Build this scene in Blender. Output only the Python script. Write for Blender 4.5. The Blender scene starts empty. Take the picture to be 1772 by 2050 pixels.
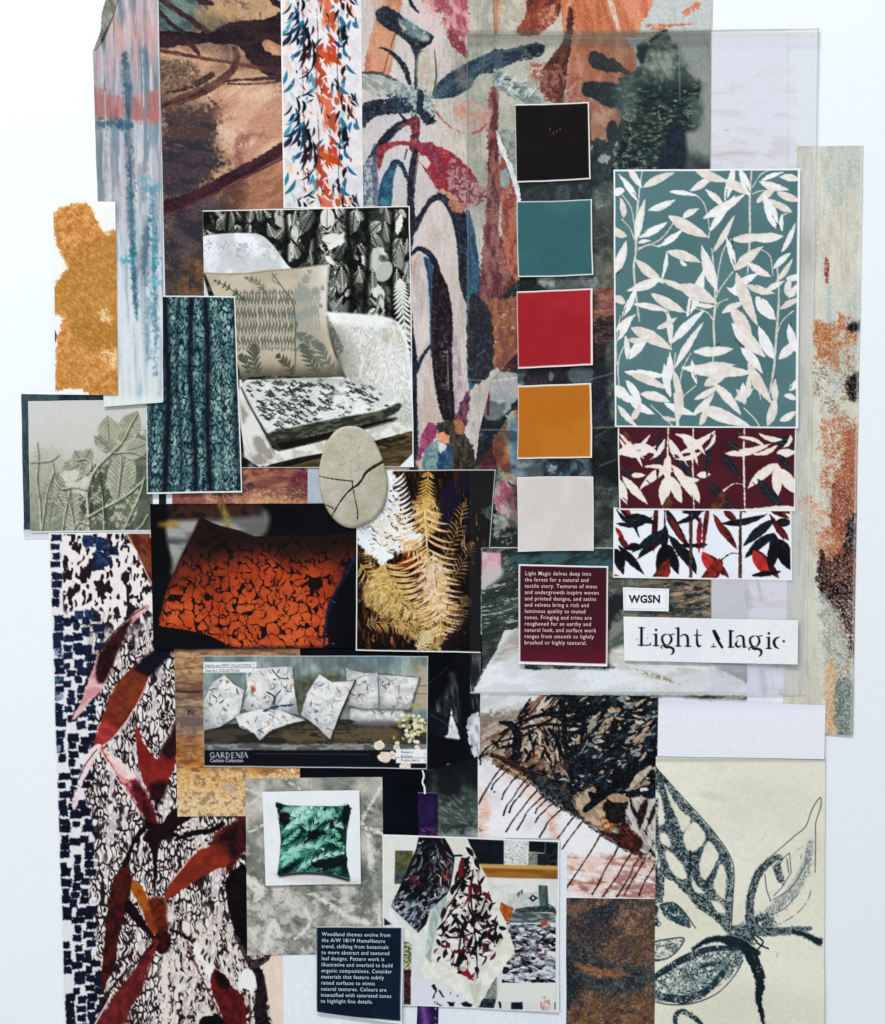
# Mood board of pinned prints, paint swatches, cards and fabrics on a white wall.
# One unit of the layout ("u") is 0.6 mm on the wall; x to the right, y downwards, z out of the wall.
import bpy, math, random
import numpy as np
from mathutils import Matrix, Vector
U = 0.0006
W0, H0 = 1772, 2050
K = 1.0                      # light level against which print colours were measured
sc = bpy.context.scene
COL = bpy.data.collections.new('mood_board'); sc.collection.children.link(COL)

# ---------------- camera ----------------
cd = bpy.data.cameras.new('camera'); cam = bpy.data.objects.new('camera', cd); COL.objects.link(cam)
DIST = 3200*U
cam.location = (0, -DIST, 0); cam.rotation_euler = (math.radians(90), 0, 0)
cd.sensor_fit = 'VERTICAL'; cd.sensor_height = 24; cd.sensor_width = 24
cd.lens = 24*DIST/(H0*U)
cd.clip_start = 0.01; cd.clip_end = 50
sc.camera = cam
# ---------------- light ----------------
wd = bpy.data.worlds.new('World'); sc.world = wd; wd.use_nodes = True
bg = wd.node_tree.nodes['Background']; bg.inputs[0].default_value = (0.90, 0.96, 1.0, 1); bg.inputs[1].default_value = 0.48
def area(name, loc, size, power, col, tgt=(0, 0, 0)):
    l = bpy.data.lights.new(name, 'AREA'); l.shape = 'RECTANGLE'; l.size, l.size_y = size; l.energy = power; l.color = col
    o = bpy.data.objects.new(name, l); COL.objects.link(o); o.location = loc
    o.rotation_euler = (Vector(tgt)-Vector(loc)).to_track_quat('-Z', 'Y').to_euler()
    return o
area('ceiling_lamp', (-0.9, -2.6, 3.2), (1.8, 0.5), 122, (1.0, 1.0, 1.0))
area('window_light', (-4.2, -4.4, 0.8), (2.4, 2.4), 60, (0.95, 0.98, 1.0))
sc.view_settings.view_transform = 'Standard'; sc.view_settings.look = 'None'
sc.view_settings.exposure = 0; sc.view_settings.gamma = 1; sc.view_settings.use_curve_mapping = False
sc.cycles.max_bounces = 6; sc.cycles.diffuse_bounces = 3; sc.cycles.transparent_max_bounces = 12
sc.cycles.use_denoising = False

# ---------------- noise ----------------
TB = np.random.RandomState(5).rand(256, 256).astype(np.float32)
def vn(x, y, seed=0):
    x = x+seed*17.31; y = y+seed*9.77
    xi = np.floor(x).astype(np.int32); yi = np.floor(y).astype(np.int32)
    fx = x-xi; fy = y-yi; fx = fx*fx*(3-2*fx); fy = fy*fy*(3-2*fy)
    a = TB[yi & 255, xi & 255]; b = TB[yi & 255, (xi+1) & 255]
    c = TB[(yi+1) & 255, xi & 255]; d = TB[(yi+1) & 255, (xi+1) & 255]
    return a+(b-a)*fx+(c-a+(a-b-c+d)*fx)*fy
def fb(x, y, s=20, o=4, seed=0, an=0, st=1):
    """fractal noise 0..1 (mean .5); s = feature size, an = direction in degrees, st = stretch along it"""
    a = math.radians(an); ca, sa = math.cos(a), math.sin(a)
    p = (x*ca+y*sa)/(s*st); q = (-x*sa+y*ca)/s
    t = 0; w = 1; W = 0
    for i in range(o):
        t = t+w*vn(p, q, seed+i*3); W += w; w *= .55; p = p*2.03+5.2; q = q*2.03+1.7
    t = t/W
    return np.clip((t-.5)*1.75+.5, 0, 1)
def wor(x, y, s=12, seed=0, st=1, j=.9):
    """cellular noise: F1, F2, random id; st = stretch vertically"""
    p = x/s; q = y/(s*st)
    xi = np.floor(p).astype(np.int32); yi = np.floor(q).astype(np.int32)
    f1 = np.full(p.shape, 9., np.float32); f2 = f1.copy(); idd = np.zeros(p.shape, np.float32)
    for dx in (-1, 0, 1):
        for dy in (-1, 0, 1):
            cx = xi+dx; cy = yi+dy
            r1 = TB[(cy+seed*7) & 255, (cx+seed*13) & 255]; r2 = TB[(cx+seed*5+91) & 255, (cy+seed*3+37) & 255]
            d = np.hypot(cx+.5+(r1-.5)*j-p, cy+.5+(r2-.5)*j-q)
            n = d < f1
            f2 = np.where(n, f1, np.minimum(f2, d)); idd = np.where(n, TB[(cx+11) & 255, (cy+seed+29) & 255], idd); f1 = np.where(n, d, f1)
    return f1, f2, idd
def sst(a, b, t):
    t = np.clip((t-a)/(b-a), 0, 1); return t*t*(3-2*t)
def hx(c):
    if isinstance(c, str): return np.array([int(c[i:i+2], 16)/255 for i in (0, 2, 4)], np.float32)
    return np.array(c, np.float32)
def ramp(t, *st):
    """t array, st = (pos, hex), ..."""
    ps = [s[0] for s in st]; cs = np.array([hx(s[1]) for s in st])
    return np.stack([np.interp(t, ps, cs[:, k]) for k in range(3)], -1)
def cat(pts, n=5, closed=False):
    p = [np.array(q, float) for q in pts]; m = len(p)
    if m < 3: return p
    out = []
    for i in range(m if closed else m-1):
        g = (lambda k: p[k % m]) if closed else (lambda k: p[min(max(k, 0), m-1)])
        a, b, c, d = g(i-1), g(i), g(i+1), g(i+2)
        for k in range(n):
            t = k/n
            out.append(.5*((2*b)+(c-a)*t+(2*a-5*b+4*c-d)*t*t+(3*b-a-3*c+d)*t**3))
    if not closed: out.append(p[-1])
    return out

# ---------------- painter: the print of one sheet, sampled at its mesh vertices ----------------
class Paint:
    def __init__(s, X, Y):
        s.X = X.astype(np.float32); s.Y = Y.astype(np.float32)
        s.C = np.ones(X.shape+(4,), np.float32)
        s.c0, s.c1 = X.min(0), X.max(0); s.r0, s.r1 = Y.min(1), Y.max(1)
        s.aa = max(.8, abs(X[0, 1]-X[0, 0])*.7)
        s.R = random.Random(int(abs(X[0, 0]*7+Y[0, 0]*3)))
    def win(s, x0, y0, x1, y1):
        i = np.nonzero((s.c1 >= x0) & (s.c0 <= x1))[0]; j = np.nonzero((s.r1 >= y0) & (s.r0 <= y1))[0]
        if len(i) == 0 or len(j) == 0: return None
        return (slice(j[0], j[-1]+1), slice(i[0], i[-1]+1))
    def col(s, c, x, y, sd=0):
        if isinstance(c, tuple):      # (hexA, hexB, size, angle, stretch)
            c = c+(14, 0, 1)[len(c)-2:] if len(c) < 5 else c
            t = sst(.25, .75, fb(x, y, c[2], 3, 3+sd, c[3], c[4]))[..., None]
            return hx(c[0])*(1-t)+hx(c[1])*t
        return hx(c)
    def put(s, sl, c, a):
        a = a[..., None]; s.C[sl][..., :3] = s.C[sl][..., :3]*(1-a)+c*a
        s.C[sl][..., 3:] = s.C[sl][..., 3:]*(1-a)+a
    def tex(s, a, x, y, tx, sd=0):
        if tx:                         # (coverage 0..1, size, angle, stretch)
            tx = tuple(tx)+(5, 0, 1)[len(tx)-1:] if len(tx) < 4 else tx
            n = .62*fb(x, y, tx[1], 3, 8+sd, tx[2], tx[3])+.38*fb(x, y, tx[1]*5, 2, 18+sd, tx[2], tx[3]); a = a*sst(1-tx[0]-.12, 1-tx[0]+.1, n)
        return a
    def fill(s, c, a=1., tx=None, sd=0):
        al = s.tex(np.full(s.X.shape, a, np.float32), s.X, s.Y, tx, sd); s.put((slice(None), slice(None)), s.col(c, s.X, s.Y, sd), al)
    def field(s, arr, a=1.):
        al = np.broadcast_to(np.asarray(a, np.float32), s.X.shape); s.put((slice(None), slice(None)), arr, al)
    def poly(s, pts, c, sf=0, rg=0, rs=6, tx=None, sm=1, a=1., sd=0):
        if sm: pts = cat(pts, 5, True)
        q = np.array(pts, np.float32); m = sf+rg+3
        w = s.win(q[:, 0].min()-m, q[:, 1].min()-m, q[:, 0].max()+m, q[:, 1].max()+m)
        if w is None: return
        x = s.X[w]; y = s.Y[w]; ins = np.zeros(x.shape, bool); D = np.full(x.shape, 1e9, np.float32)
        for k in range(len(q)):
            (ax, ay), (bx, by) = q[k-1], q[k]
            if ay != by: ins ^= ((ay > y) != (by > y)) & (x < (bx-ax)*(y-ay)/(by-ay)+ax)
            dx, dy = bx-ax, by-ay; L = dx*dx+dy*dy+1e-9
            t = np.clip(((x-ax)*dx+(y-ay)*dy)/L, 0, 1); D = np.minimum(D, (x-ax-t*dx)**2+(y-ay-t*dy)**2)
        D = np.sqrt(D); D = np.where(ins, -D, D)
        if rg: D = D+(fb(x, y, rs, 3, 20+sd)-.5)*2*rg
        e = s.aa+sf
        al = s.tex(np.clip(.5-D/(2*e), 0, 1)*a, x, y, tx, sd)
        s.put(w, s.col(c, x, y, sd), al)
    def line(s, pts, wd, c, sf=0, rg=0, rs=5, tx=None, sm=1, a=1., sd=0):
        n = len(pts); ws = wd if isinstance(wd, (list, tuple)) else [wd]*n
        if len(ws) != n: ws = list(np.interp(np.linspace(0, 1, n), np.linspace(0, 1, len(ws)), ws))
        q = [(p[0], p[1], w_) for p, w_ in zip(pts, ws)]
        if sm and n > 2: q = cat(q, 4)
        q = np.array(q, np.float32); m = q[:, 2].max()+sf+rg+3
        w = s.win(q[:, 0].min()-m, q[:, 1].min()-m, q[:, 0].max()+m, q[:, 1].max()+m)
        if w is None: return
        x = s.X[w]; y = s.Y[w]; D = np.full(x.shape, 1e9, np.float32)
        for k in range(1, len(q)):
            (ax, ay, aw), (bx, by, bw) = q[k-1], q[k]; dx, dy = bx-ax, by-ay; L = dx*dx+dy*dy+1e-9
            t = np.clip(((x-ax)*dx+(y-ay)*dy)/L, 0, 1)
            D = np.minimum(D, np.hypot(x-ax-t*dx, y-ay-t*dy)-(aw+(bw-aw)*t))
        if rg: D = D+(fb(x, y, rs, 3, 20+sd)-.5)*2*rg
        al = s.tex(np.clip(.5-D/(2*(s.aa+sf)), 0, 1)*a, x, y, tx, sd)
        s.put(w, s.col(c, x, y, sd), al)
    def leaf(s, x, y, L, an, wd, c, bend=0, **k):
        """leaf from (x,y), length L, direction an (deg, 0 = right, 90 = down), half width wd"""
        a = math.radians(an); dx, dy = math.cos(a), math.sin(a)
        T = (0, .12, .3, .5, .7, .88, 1); pw = (.12, .55, .95, 1, .75, .35, .02)
        s.line([(x+dx*L*t-dy*bend*math.sin(math.pi*t), y+dy*L*t+dx*bend*math.sin(math.pi*t)) for t in T], [wd*v for v in pw], c, **k)
    def ell(s, x, y, rx, ry, c, an=0, **k):
        a = math.radians(an)
        s.poly([(x+rx*math.cos(t)*math.cos(a)-ry*math.sin(t)*math.sin(a), y+rx*math.cos(t)*math.sin(a)+ry*math.sin(t)*math.cos(a)) for t in np.linspace(0, 2*math.pi, 13)[:-1]], c, **k)
    def rect(s, x0, y0, x1, y1, c, **k):
        k.setdefault('sm', 0); s.poly([(x0, y0), (x1, y0), (x1, y1), (x0, y1)], c, **k)
    def edge(s, Uv, wd, c='f2f2f0'):
        """bare paper margin of the print, wd in layout units: (left, top, right, bottom)"""
        u, v, lx, ly = Uv
        d = np.minimum.reduce([u*lx-wd[0], v*ly-wd[1], (1-u)*lx-wd[2], (1-v)*ly-wd[3]])
        s.field(hx(c), np.clip(.5-d/1.4, 0, 1)*(sum(wd) > 0))

# ---------------- materials ----------------
def mat_print(name, rough=.5, bump=.15, bscale=900, spec=.3, weave=False, alpha=False, coat=0, vary=.05, vs=180):
    m = bpy.data.materials.new(name); m.use_nodes = True; nt = m.node_tree; N = nt.nodes; L = nt.links
    b = N['Principled BSDF']; at = N.new('ShaderNodeAttribute'); at.attribute_name = 'ink'
    tc = N.new('ShaderNodeTexCoord')
    n2 = N.new('ShaderNodeTexNoise'); n2.inputs['Scale'].default_value = vs; n2.inputs['Detail'].default_value = 4
    L.new(tc.outputs['Object'], n2.inputs['Vector'])
    mr = N.new('ShaderNodeMapRange'); mr.inputs[1].default_value = .3; mr.inputs[2].default_value = .7
    mr.inputs[3].default_value = 1-vary; mr.inputs[4].default_value = 1+vary; L.new(n2.outputs[0], mr.inputs[0])
    mx = N.new('ShaderNodeVectorMath'); mx.operation = 'SCALE'; L.new(at.outputs['Color'], mx.inputs[0]); L.new(mr.outputs[0], mx.inputs['Scale'])
    L.new(mx.outputs[0], b.inputs['Base Color'])
    b.inputs['Roughness'].default_value = rough; b.inputs['Specular IOR Level'].default_value = spec
    b.inputs['Coat Weight'].default_value = coat; b.inputs['Coat Roughness'].default_value = .12
    if weave:
        t = N.new('ShaderNodeTexWave'); t.inputs['Scale'].default_value = bscale; t.inputs['Distortion'].default_value = 1.5; L.new(tc.outputs['Object'], t.inputs['Vector'])
    else:
        t = N.new('ShaderNodeTexNoise'); t.inputs['Scale'].default_value = bscale; t.inputs['Detail'].default_value = 5; L.new(tc.outputs['Object'], t.inputs['Vector'])
    bp = N.new('ShaderNodeBump'); bp.inputs['Strength'].default_value = bump; bp.inputs['Distance'].default_value = .0006
    L.new(t.outputs[0 if not weave else 1], bp.inputs['Height']); L.new(bp.outputs[0], b.inputs['Normal'])
    if alpha:
        tr = N.new('ShaderNodeBsdfTransparent'); tr.inputs[0].default_value = (.96, .975, .97, 1)
        ms = N.new('ShaderNodeMixShader'); L.new(at.outputs['Alpha'], ms.inputs[0]); L.new(tr.outputs[0], ms.inputs[1]); L.new(b.outputs[0], ms.inputs[2])
        L.new(ms.outputs[0], N['Material Output'].inputs[0])
    return m
def mat_plain(name, c, rough=.6, bump=.1, bscale=700, spec=.3, vary=.03):
    m = mat_print(name, rough, bump, bscale, spec, vary=vary); nt = m.node_tree
    a = [n for n in nt.nodes if n.type == 'ATTRIBUTE'][0]; v = [n for n in nt.nodes if n.type == 'VECT_MATH'][0]
    for l in list(a.outputs['Color'].links): nt.links.remove(l)
    v.inputs[0].default_value = lin(hx(c)); nt.nodes.remove(a); return m
def lin(c):
    c = np.asarray(c, np.float32); r = np.where(c <= .04045, c/12.92, ((c+.055)/1.055)**2.4)
    return tuple(float(v) for v in r) if r.ndim == 1 else r
M = dict(
    photo=mat_print('satin photo print', .4, .04, 500, .07, vary=.03),
    paper=mat_print('matt printed paper', .7, .15, 700, .12),
    art=mat_print('painted paper', .6, .1, 420, .06, vary=.04, vs=260),
    fabric=mat_print('printed fabric', .85, .2, 420, .05, weave=True),
    film=mat_print('printed clear film', .22, .03, 60, .25, alpha=True, vary=.03),
    card=mat_print('painted card', .55, .12, 500, .07, vary=.03),
    clay=mat_print('fired clay', .8, .35, 260, .2, vary=.06),
)
M['white'] = mat_plain('white card', 'eef2f6'); M['edge'] = mat_plain('cut paper edge', 'f0f0ee')
M['ink_pale'] = mat_plain('pale pink ink', 'ecd2d2', bump=0); M['ink_mint'] = mat_plain('pale blue ink', 'cfe2ea', bump=0)
M['ink_black'] = mat_plain('black ink', '14171c', bump=0); M['ink_grey'] = mat_plain('light grey ink', 'c9ccd4', bump=0)
M['wall'] = mat_plain('white painted wall', 'f1f6fa', .8, .25, 160, .1, vary=.014)

def P2(x, y, z=0): return ((x-W0/2)*U, -z*U, (H0/2-y)*U)
def new_obj(name, V, F, mats, parent=None, fm=None, smooth=True, ink=None):
    me = bpy.data.meshes.new(name); V = np.asarray(V, np.float32); F = np.asarray(F, np.int32); c = (V.min(0)+V.max(0))/2; V = V-c
    me.vertices.add(len(V)); me.vertices.foreach_set('co', V.ravel())
    k = F.shape[1]; me.loops.add(F.size); me.loops.foreach_set('vertex_index', F.ravel())
    me.polygons.add(len(F)); me.polygons.foreach_set('loop_start', np.arange(len(F), dtype=np.int32)*k)
    me.polygons.foreach_set('loop_total', np.full(len(F), k, np.int32))
    for m in mats: me.materials.append(m)
    if fm is not None: me.polygons.foreach_set('material_index', np.asarray(fm, np.int32))
    me.polygons.foreach_set('use_smooth', np.full(len(F), smooth, bool))
    if ink is not None:
        at = me.color_attributes.new('ink', 'FLOAT_COLOR', 'POINT'); at.data.foreach_set('color', np.asarray(ink, np.float32).ravel())
    me.update(calc_edges=True); me.validate()
    o = bpy.data.objects.new(name, me); COL.objects.link(o)
    o.location = [float(q) for q in c]
    if parent: o.parent = parent; o.matrix_parent_inverse = Matrix.Translation(-parent.location)
    return o
def tag(o, label=None, cat=None, group=None, kind=None):
    if label: o['label'] = label
    if cat: o['category'] = cat
    if group: o['group'] = group
    if kind: o['kind'] = kind
    return o
def inside(pts, x, y):
    q = np.array(pts, float); ins = np.zeros(x.shape, bool)
    for k in range(len(q)):
        (ax, ay), (bx, by) = q[k-1], q[k]
        if ay != by: ins ^= ((ay > y) != (by > y)) & (x < (bx-ax)*(y-ay)/(by-ay)+ax)
    return ins
def sheet(name, quad, z, paint, mat='photo', st=1.5, th=.5, lift=(0, 0, 0, 0), wav=.35, clip=None, wob=.5, label=None, cat=None, group=None, parent=None, margin=None, mcol='f2f2f0', edge=None):
    """one flat thing on the wall: its front is a fine grid that carries the print, with a real back and cut edges.
    quad: tl, tr, br, bl; z: height of its front; th: thickness; lift: how far each corner stands off"""
    tl, tr, br, bl = [np.array(p, float) for p in quad]
    lx = max(np.hypot(*(tr-tl)), np.hypot(*(br-bl))); ly = max(np.hypot(*(bl-tl)), np.hypot(*(br-tr)))
    nu = max(2, int(lx/st)+1); nv = max(2, int(ly/st)+1)
    u, v = np.meshgrid(np.linspace(0, 1, nu), np.linspace(0, 1, nv))
    X = (tl[0]*(1-u)+tr[0]*u)*(1-v)+(bl[0]*(1-u)+br[0]*u)*v
    Y = (tl[1]*(1-u)+tr[1]*u)*(1-v)+(bl[1]*(1-u)+br[1]*u)*v
    sd = (abs(tl[0])+abs(tl[1])) % 97
    X0, Y0 = X, Y
    X = X+(fb(X*0+sd*3, Y, 90, 3, 1)-.5)*2*wob; Y = Y+(fb(X, Y*0+sd*5, 90, 3, 2)-.5)*2*wob
    Z = z+(fb(X, Y, 260, 2, 4)-.5)*2*wav
    for l, (cu, cv) in zip(lift, ((0, 0), (1, 0), (1, 1), (0, 1))):
        if l: Z = Z+l*1.35*np.clip(1-np.hypot((u-cu)*lx, (v-cv)*ly)/min(max(lx, ly)*.62, 260), 0, 1)**1.8
    p = Paint(X0, Y0)
    if paint: paint(p)
    if margin: p.edge((u, v, lx, ly), margin, mcol)
    ink = p.C.reshape(-1, 4).copy(); cc = np.clip(ink[:, :3], 0, 1); lu = cc.mean(1, keepdims=True)+.001; ink[:, :3] = lin(np.clip(cc*np.maximum(lu-.03*np.sin(2*np.pi*lu)-.012, 0)/lu*.97+.03*lu, 0, 1))/K
    n = nu*nv
    V = np.stack([(X-W0/2)*U, -Z*U, (H0/2-Y)*U], -1).reshape(-1, 3)
    I = np.arange(n).reshape(nv, nu)
    a, b, c, d = I[:-1, :-1], I[:-1, 1:], I[1:, 1:], I[1:, :-1]
    F = np.stack([a, d, c, b], -1)
    if clip is not None:
        mx = (X[:-1, :-1]+X[1:, 1:])/2; my = (Y[:-1, :-1]+Y[1:, 1:])/2
        keep = inside(clip, mx, my)
        keep = keep
    else: keep = np.ones(a.shape, bool)
    F = F[keep].reshape(-1, 4)
    # boundary edges -> sides, and a back
    e = np.concatenate([F[:, [0, 1]], F[:, [1, 2]], F[:, [2, 3]], F[:, [3, 0]]])
    key = np.minimum(e[:, 0], e[:, 1]).astype(np.int64)*n+np.maximum(e[:, 0], e[:, 1])
    uq, ix, cn = np.unique(key, return_index=True, return_counts=True)
    be = e[ix[cn == 1]]
    bv = np.unique(be); mp = -np.ones(n, np.int64); mp[bv] = n+len(bv)*0+np.arange(len(bv))
    Vf = V[bv].copy(); Vb = V[bv].copy(); Vb[:, 1] += th*U
    # edge vertices are doubled so that the cut edge has its own colour
    f0 = n; b0 = n+len(bv); loc = -np.ones(n, np.int64); loc[bv] = np.arange(len(bv))
    S = np.stack([loc[be[:, 1]]+f0, loc[be[:, 0]]+f0, loc[be[:, 0]]+b0, loc[be[:, 1]]+b0], -1)
    VV = [V, Vf, Vb]; FF = [F, S]
    gi = np.unique(np.append(np.arange(0, nv, 14), nv-1)); gj = np.unique(np.append(np.arange(0, nu, 14), nu-1))   # coarse back
    G = I[np.ix_(gi, gj)]; Bk = V[G.ravel()].copy(); Bk[:, 1] += (th+.25)*U
    J = np.arange(G.size).reshape(G.shape)+n+2*len(bv); ok = keep[np.ix_(gi[:-1], gj[:-1])]
    for di, dj in ((0, 1), (1, 0), (1, 1)): ok = ok & keep[np.ix_(np.minimum(gi[1:]-1, nv-2) if di else gi[:-1], np.minimum(gj[1:]-1, nu-2) if dj else gj[:-1])]
    if mat != 'film': FF.append(np.stack([J[:-1, :-1], J[:-1, 1:], J[1:, 1:], J[1:, :-1]], -1)[ok].reshape(-1, 4))
    VV.append(Bk)
    ec = lin(hx(edge)) if edge else lin(hx('e6e4e0'))
    inkE = np.tile(np.array([*ec, .5 if mat == 'film' else 1], np.float32), (2*len(bv)+len(Bk), 1))
    V_ = np.concatenate(VV); F_ = np.concatenate(FF); ink = np.concatenate([ink, inkE])
    sm = np.ones(len(F_), bool); sm[len(F):] = False
    if clip is not None:          # drop unused points
        used = np.unique(F_); re = -np.ones(len(V_), np.int64); re[used] = np.arange(len(used)); V_ = V_[used]; F_ = re[F_]; ink = ink[used]
    o = new_obj(name, V_, F_, [M[mat] if isinstance(mat, str) else mat], parent, ink=ink)
    o.data.polygons.foreach_set('use_smooth', sm)
    ZG[o.name] = (tl, lx, ly, Z)
    if not parent: tag(o, label, cat or 'paper', group)
    return o
ZG = {}
def empty(name, x, y, z, label, cat, group=None):
    o = bpy.data.objects.new(name, None); COL.objects.link(o); o.location = P2(x, y, z); o.empty_display_size = .02
    bpy.context.view_layer.update(); return tag(o, label, cat, group)
def text(name, lines, x, y, size, lead, z, mat, parent, rot=0, spacing=1., th=.12, xs=1., bold=0, align='LEFT'):
    """raised ink lettering, one mesh"""
    c = bpy.data.curves.new(name, 'FONT'); c.body = '\n'.join(lines); c.size = size*U; c.space_line = lead/size
    c.space_character = spacing; c.extrude = th*U; c.offset = bold*U; c.resolution_u = 2; c.align_x = align
    t = bpy.data.objects.new(name, c); COL.objects.link(t); bpy.context.view_layer.update()
    me = bpy.data.meshes.new_from_object(t); bpy.data.objects.remove(t)
    n = len(me.vertices); v = np.zeros(n*3, np.float32); me.vertices.foreach_get('co', v); v = v.reshape(-1, 3)
    a = math.radians(rot); ca, sa = math.cos(a), math.sin(a); vx = v[:, 0]*xs; vy = v[:, 1]
    bx, by, bz = P2(x, y, z); wx = bx+vx*ca-vy*sa; wz = bz+vx*sa+vy*ca
    tl, lx, ly, Z = ZG[parent.name]      # the ink follows the card it is printed on
    i = np.clip(((H0/2-wz/U-tl[1])/ly*(Z.shape[0]-1)).astype(int), 0, Z.shape[0]-1); j = np.clip(((wx/U+W0/2-tl[0])/lx*(Z.shape[1]-1)).astype(int), 0, Z.shape[1]-1)
    w = np.stack([wx, -(Z[i, j]+.16)*U-v[:, 2], wz], -1)
    c = (w.min(0)+w.max(0))/2; me.vertices.foreach_set('co', (w-c).ravel()); me.materials.clear(); me.materials.append(mat); me.name = name
    o = bpy.data.objects.new(name, me); COL.objects.link(o); o.location = [float(q) for q in c]; o.parent = parent; o.matrix_parent_inverse = Matrix.Translation(-parent.location)
    return o

# ---------------- the wall ----------------
w = new_obj('wall', [P2(-2600, -1800), P2(4400, -1800), P2(4400, 3900), P2(-2600, 3900)], [(0, 3, 2, 1)], [M['wall']])
tag(w, kind='structure')
# ================= upper left: painted backgrounds =================
def p_brown(p):
    X, Y = p.X, p.Y
    t = fb(X, Y, 70, 5, 1, 15, 1.6)
    p.field(ramp(t, (0, '3e3438'), (.3, '6d5650'), (.5, '94705c'), (.7, 'b08a6c'), (1, 'cda987')))
    p.poly([(395, -10), (565, -10), (565, 60), (480, 40), (410, 45), (385, 20)], ('b08c68', 'c09a72', 20), sf=8, rg=8, tx=(.85, 12))
    p.poly([(320, -10), (398, -10), (385, 40), (370, 70), (320, 60)], ('40585c', '6a8078', 14, 20, 2), sf=5, rg=8)
    p.poly([(405, 20), (470, 55), (440, 66), (400, 60)], '7a7258', sf=6, rg=6, a=.8)
    p.poly([(320, 100), (400, 90), (470, 120), (560, 150), (560, 310), (500, 360), (440, 330), (400, 240), (340, 220), (320, 160)], ('c79c78', 'a87c60', 25, 10, 2), sf=20, rg=14, a=.9)
    p.poly([(420, 170), (500, 165), (562, 190), (565, 300), (500, 330), (450, 300), (400, 230)], ('d8b496', 'c08a70', 22, -30, 3), sf=14, rg=14, tx=(.8, 14, -30, 3))
    p.poly([(325, 125), (395, 130), (390, 165), (345, 185), (322, 190)], ('5a4a40', '8a6a52', 4), sf=5, rg=8, tx=(.7, 5))
    p.poly([(325, 225), (400, 215), (440, 215), (430, 300), (450, 330), (400, 370), (330, 400)], ('55403e', '3a3038', 22, 8, 3), sf=10, rg=18, tx=(.85, 8, 8, 4))
    p.poly([(330, 300), (420, 290), (430, 330), (370, 390), (328, 400)], ('30303a', '4c3c44', 12, 8, 4), sf=8, rg=10, tx=(.8, 8))
    p.poly([(480, 265), (530, 270), (500, 280), (480, 330), (470, 310)], '8a4a48', sf=5, rg=5, a=.7, tx=(.7, 6))
    p.poly([(430, 225), (500, 200), (560, 220), (540, 262), (470, 260)], 'c28a74', sf=10, rg=8, a=.5)
    p.poly([(330, 420), (420, 400), (420, 620), (330, 620)], ('33303a', '54464a', 26, 20, 2), sf=20, rg=20)
    p.poly([(370, 520), (415, 500), (415, 620), (340, 620)], ('7a5638', '4a3a34', 12), sf=12, rg=16, tx=(.7, 8))
    p.poly([(500, 350), (565, 330), (568, 420), (470, 420)], ('b87a5a', 'a06a50', 10, -30, 3), sf=10, rg=8, tx=(.9, 8))
    p.poly([(450, 370), (490, 360), (480, 420), (445, 420)], '6a4238', sf=8, rg=6, tx=(.75, 6))
    k = dict(rg=1.3, rs=5)
    p.poly([(318, 62), (380, 64), (430, 60), (470, 44), (540, 36), (565, 34), (566, 150), (530, 148), (500, 120), (470, 92), (420, 88), (360, 92), (318, 94)], ('24161e', '38222a', 18, 5, 3), rg=3, rs=10)
    p.ell(547, 96, 24, 12, ('c89a74', 'b4805c', 10), an=28, rg=2)
    p.line([(318, -5), (350, 18), (385, 42), (416, 64)], [6, 5, 6, 5], ('3a2028', '5a3436', 8), **k)
    p.line([(318, 22), (345, 50), (368, 66)], 4, '34202a', **k)
    p.line([(380, 88), (395, 104), (402, 118)], [6, 4, 2], '4a2a2e', **k)
    p.line([(318, 100), (380, 112), (450, 124), (520, 136), (562, 142)], [4, 4, 3, 5, 8], ('74403e', '4a2830', 14, 10, 3), **k)
    p.line([(470, 98), (474, 116), (466, 140), (440, 164), (400, 185), (360, 200), (320, 215)], [6, 7, 7, 9, 10, 9, 6], ('7c4e44', '5a3434', 10, -25, 4), **k)
    p.line([(425, 150), (400, 165), (370, 178), (335, 186)], [6, 7, 4, 2], '45302e', tx=(.7, 5), **k)
    p.line([(320, 215), (365, 200), (410, 182)], [1.5, 1.5, 1], '3a2024', **k)
    p.line([(562, 154), (520, 158), (480, 160), (445, 164)], [5, 3, 2, 2], '4a2a2e', **k)
    p.line([(455, 168), (510, 168), (562, 162)], [1.5, 1.5, 2], '4a2a2e', **k)
    p.line([(325, 418), (370, 404), (420, 380), (470, 352), (520, 326), (566, 298)], [16, 14, 13, 13, 12, 13], ('381a26', '4c2430', 12, -28, 5), rg=2)
    p.line([(400, 404), (450, 378), (500, 350), (566, 316)], [2, 3, 3, 4], ('7a4a44', '5a3038', 8, -28, 5), tx=(.8, 5, -28, 4))
    p.line([(330, 432), (380, 414), (430, 390)], [3, 3, 2], '6a4048', tx=(.6, 5), a=.8)
    p.poly([(390, -5), (410, -5), (430, 10), (400, 8)], '3a2430', rg=2)
    p.line([(540, -8), (552, 5), (566, 14)], 6, '2e1c24', rg=2)
    g = fb(X, Y, 2.2, 2, 9); p.field(ramp(g, (0, '1a1418'), (1, 'f0d8c0')), np.abs(g-.5)*.28)
sheet('abstract_painting', [(318, -14), (563, -14), (570, 640), (332, 640)], 1.2, p_brown, 'art', 1.7, label='brown and peach abstract painting with dark plum branch strokes, left of the narrow leaf strip', cat='painting')

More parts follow.
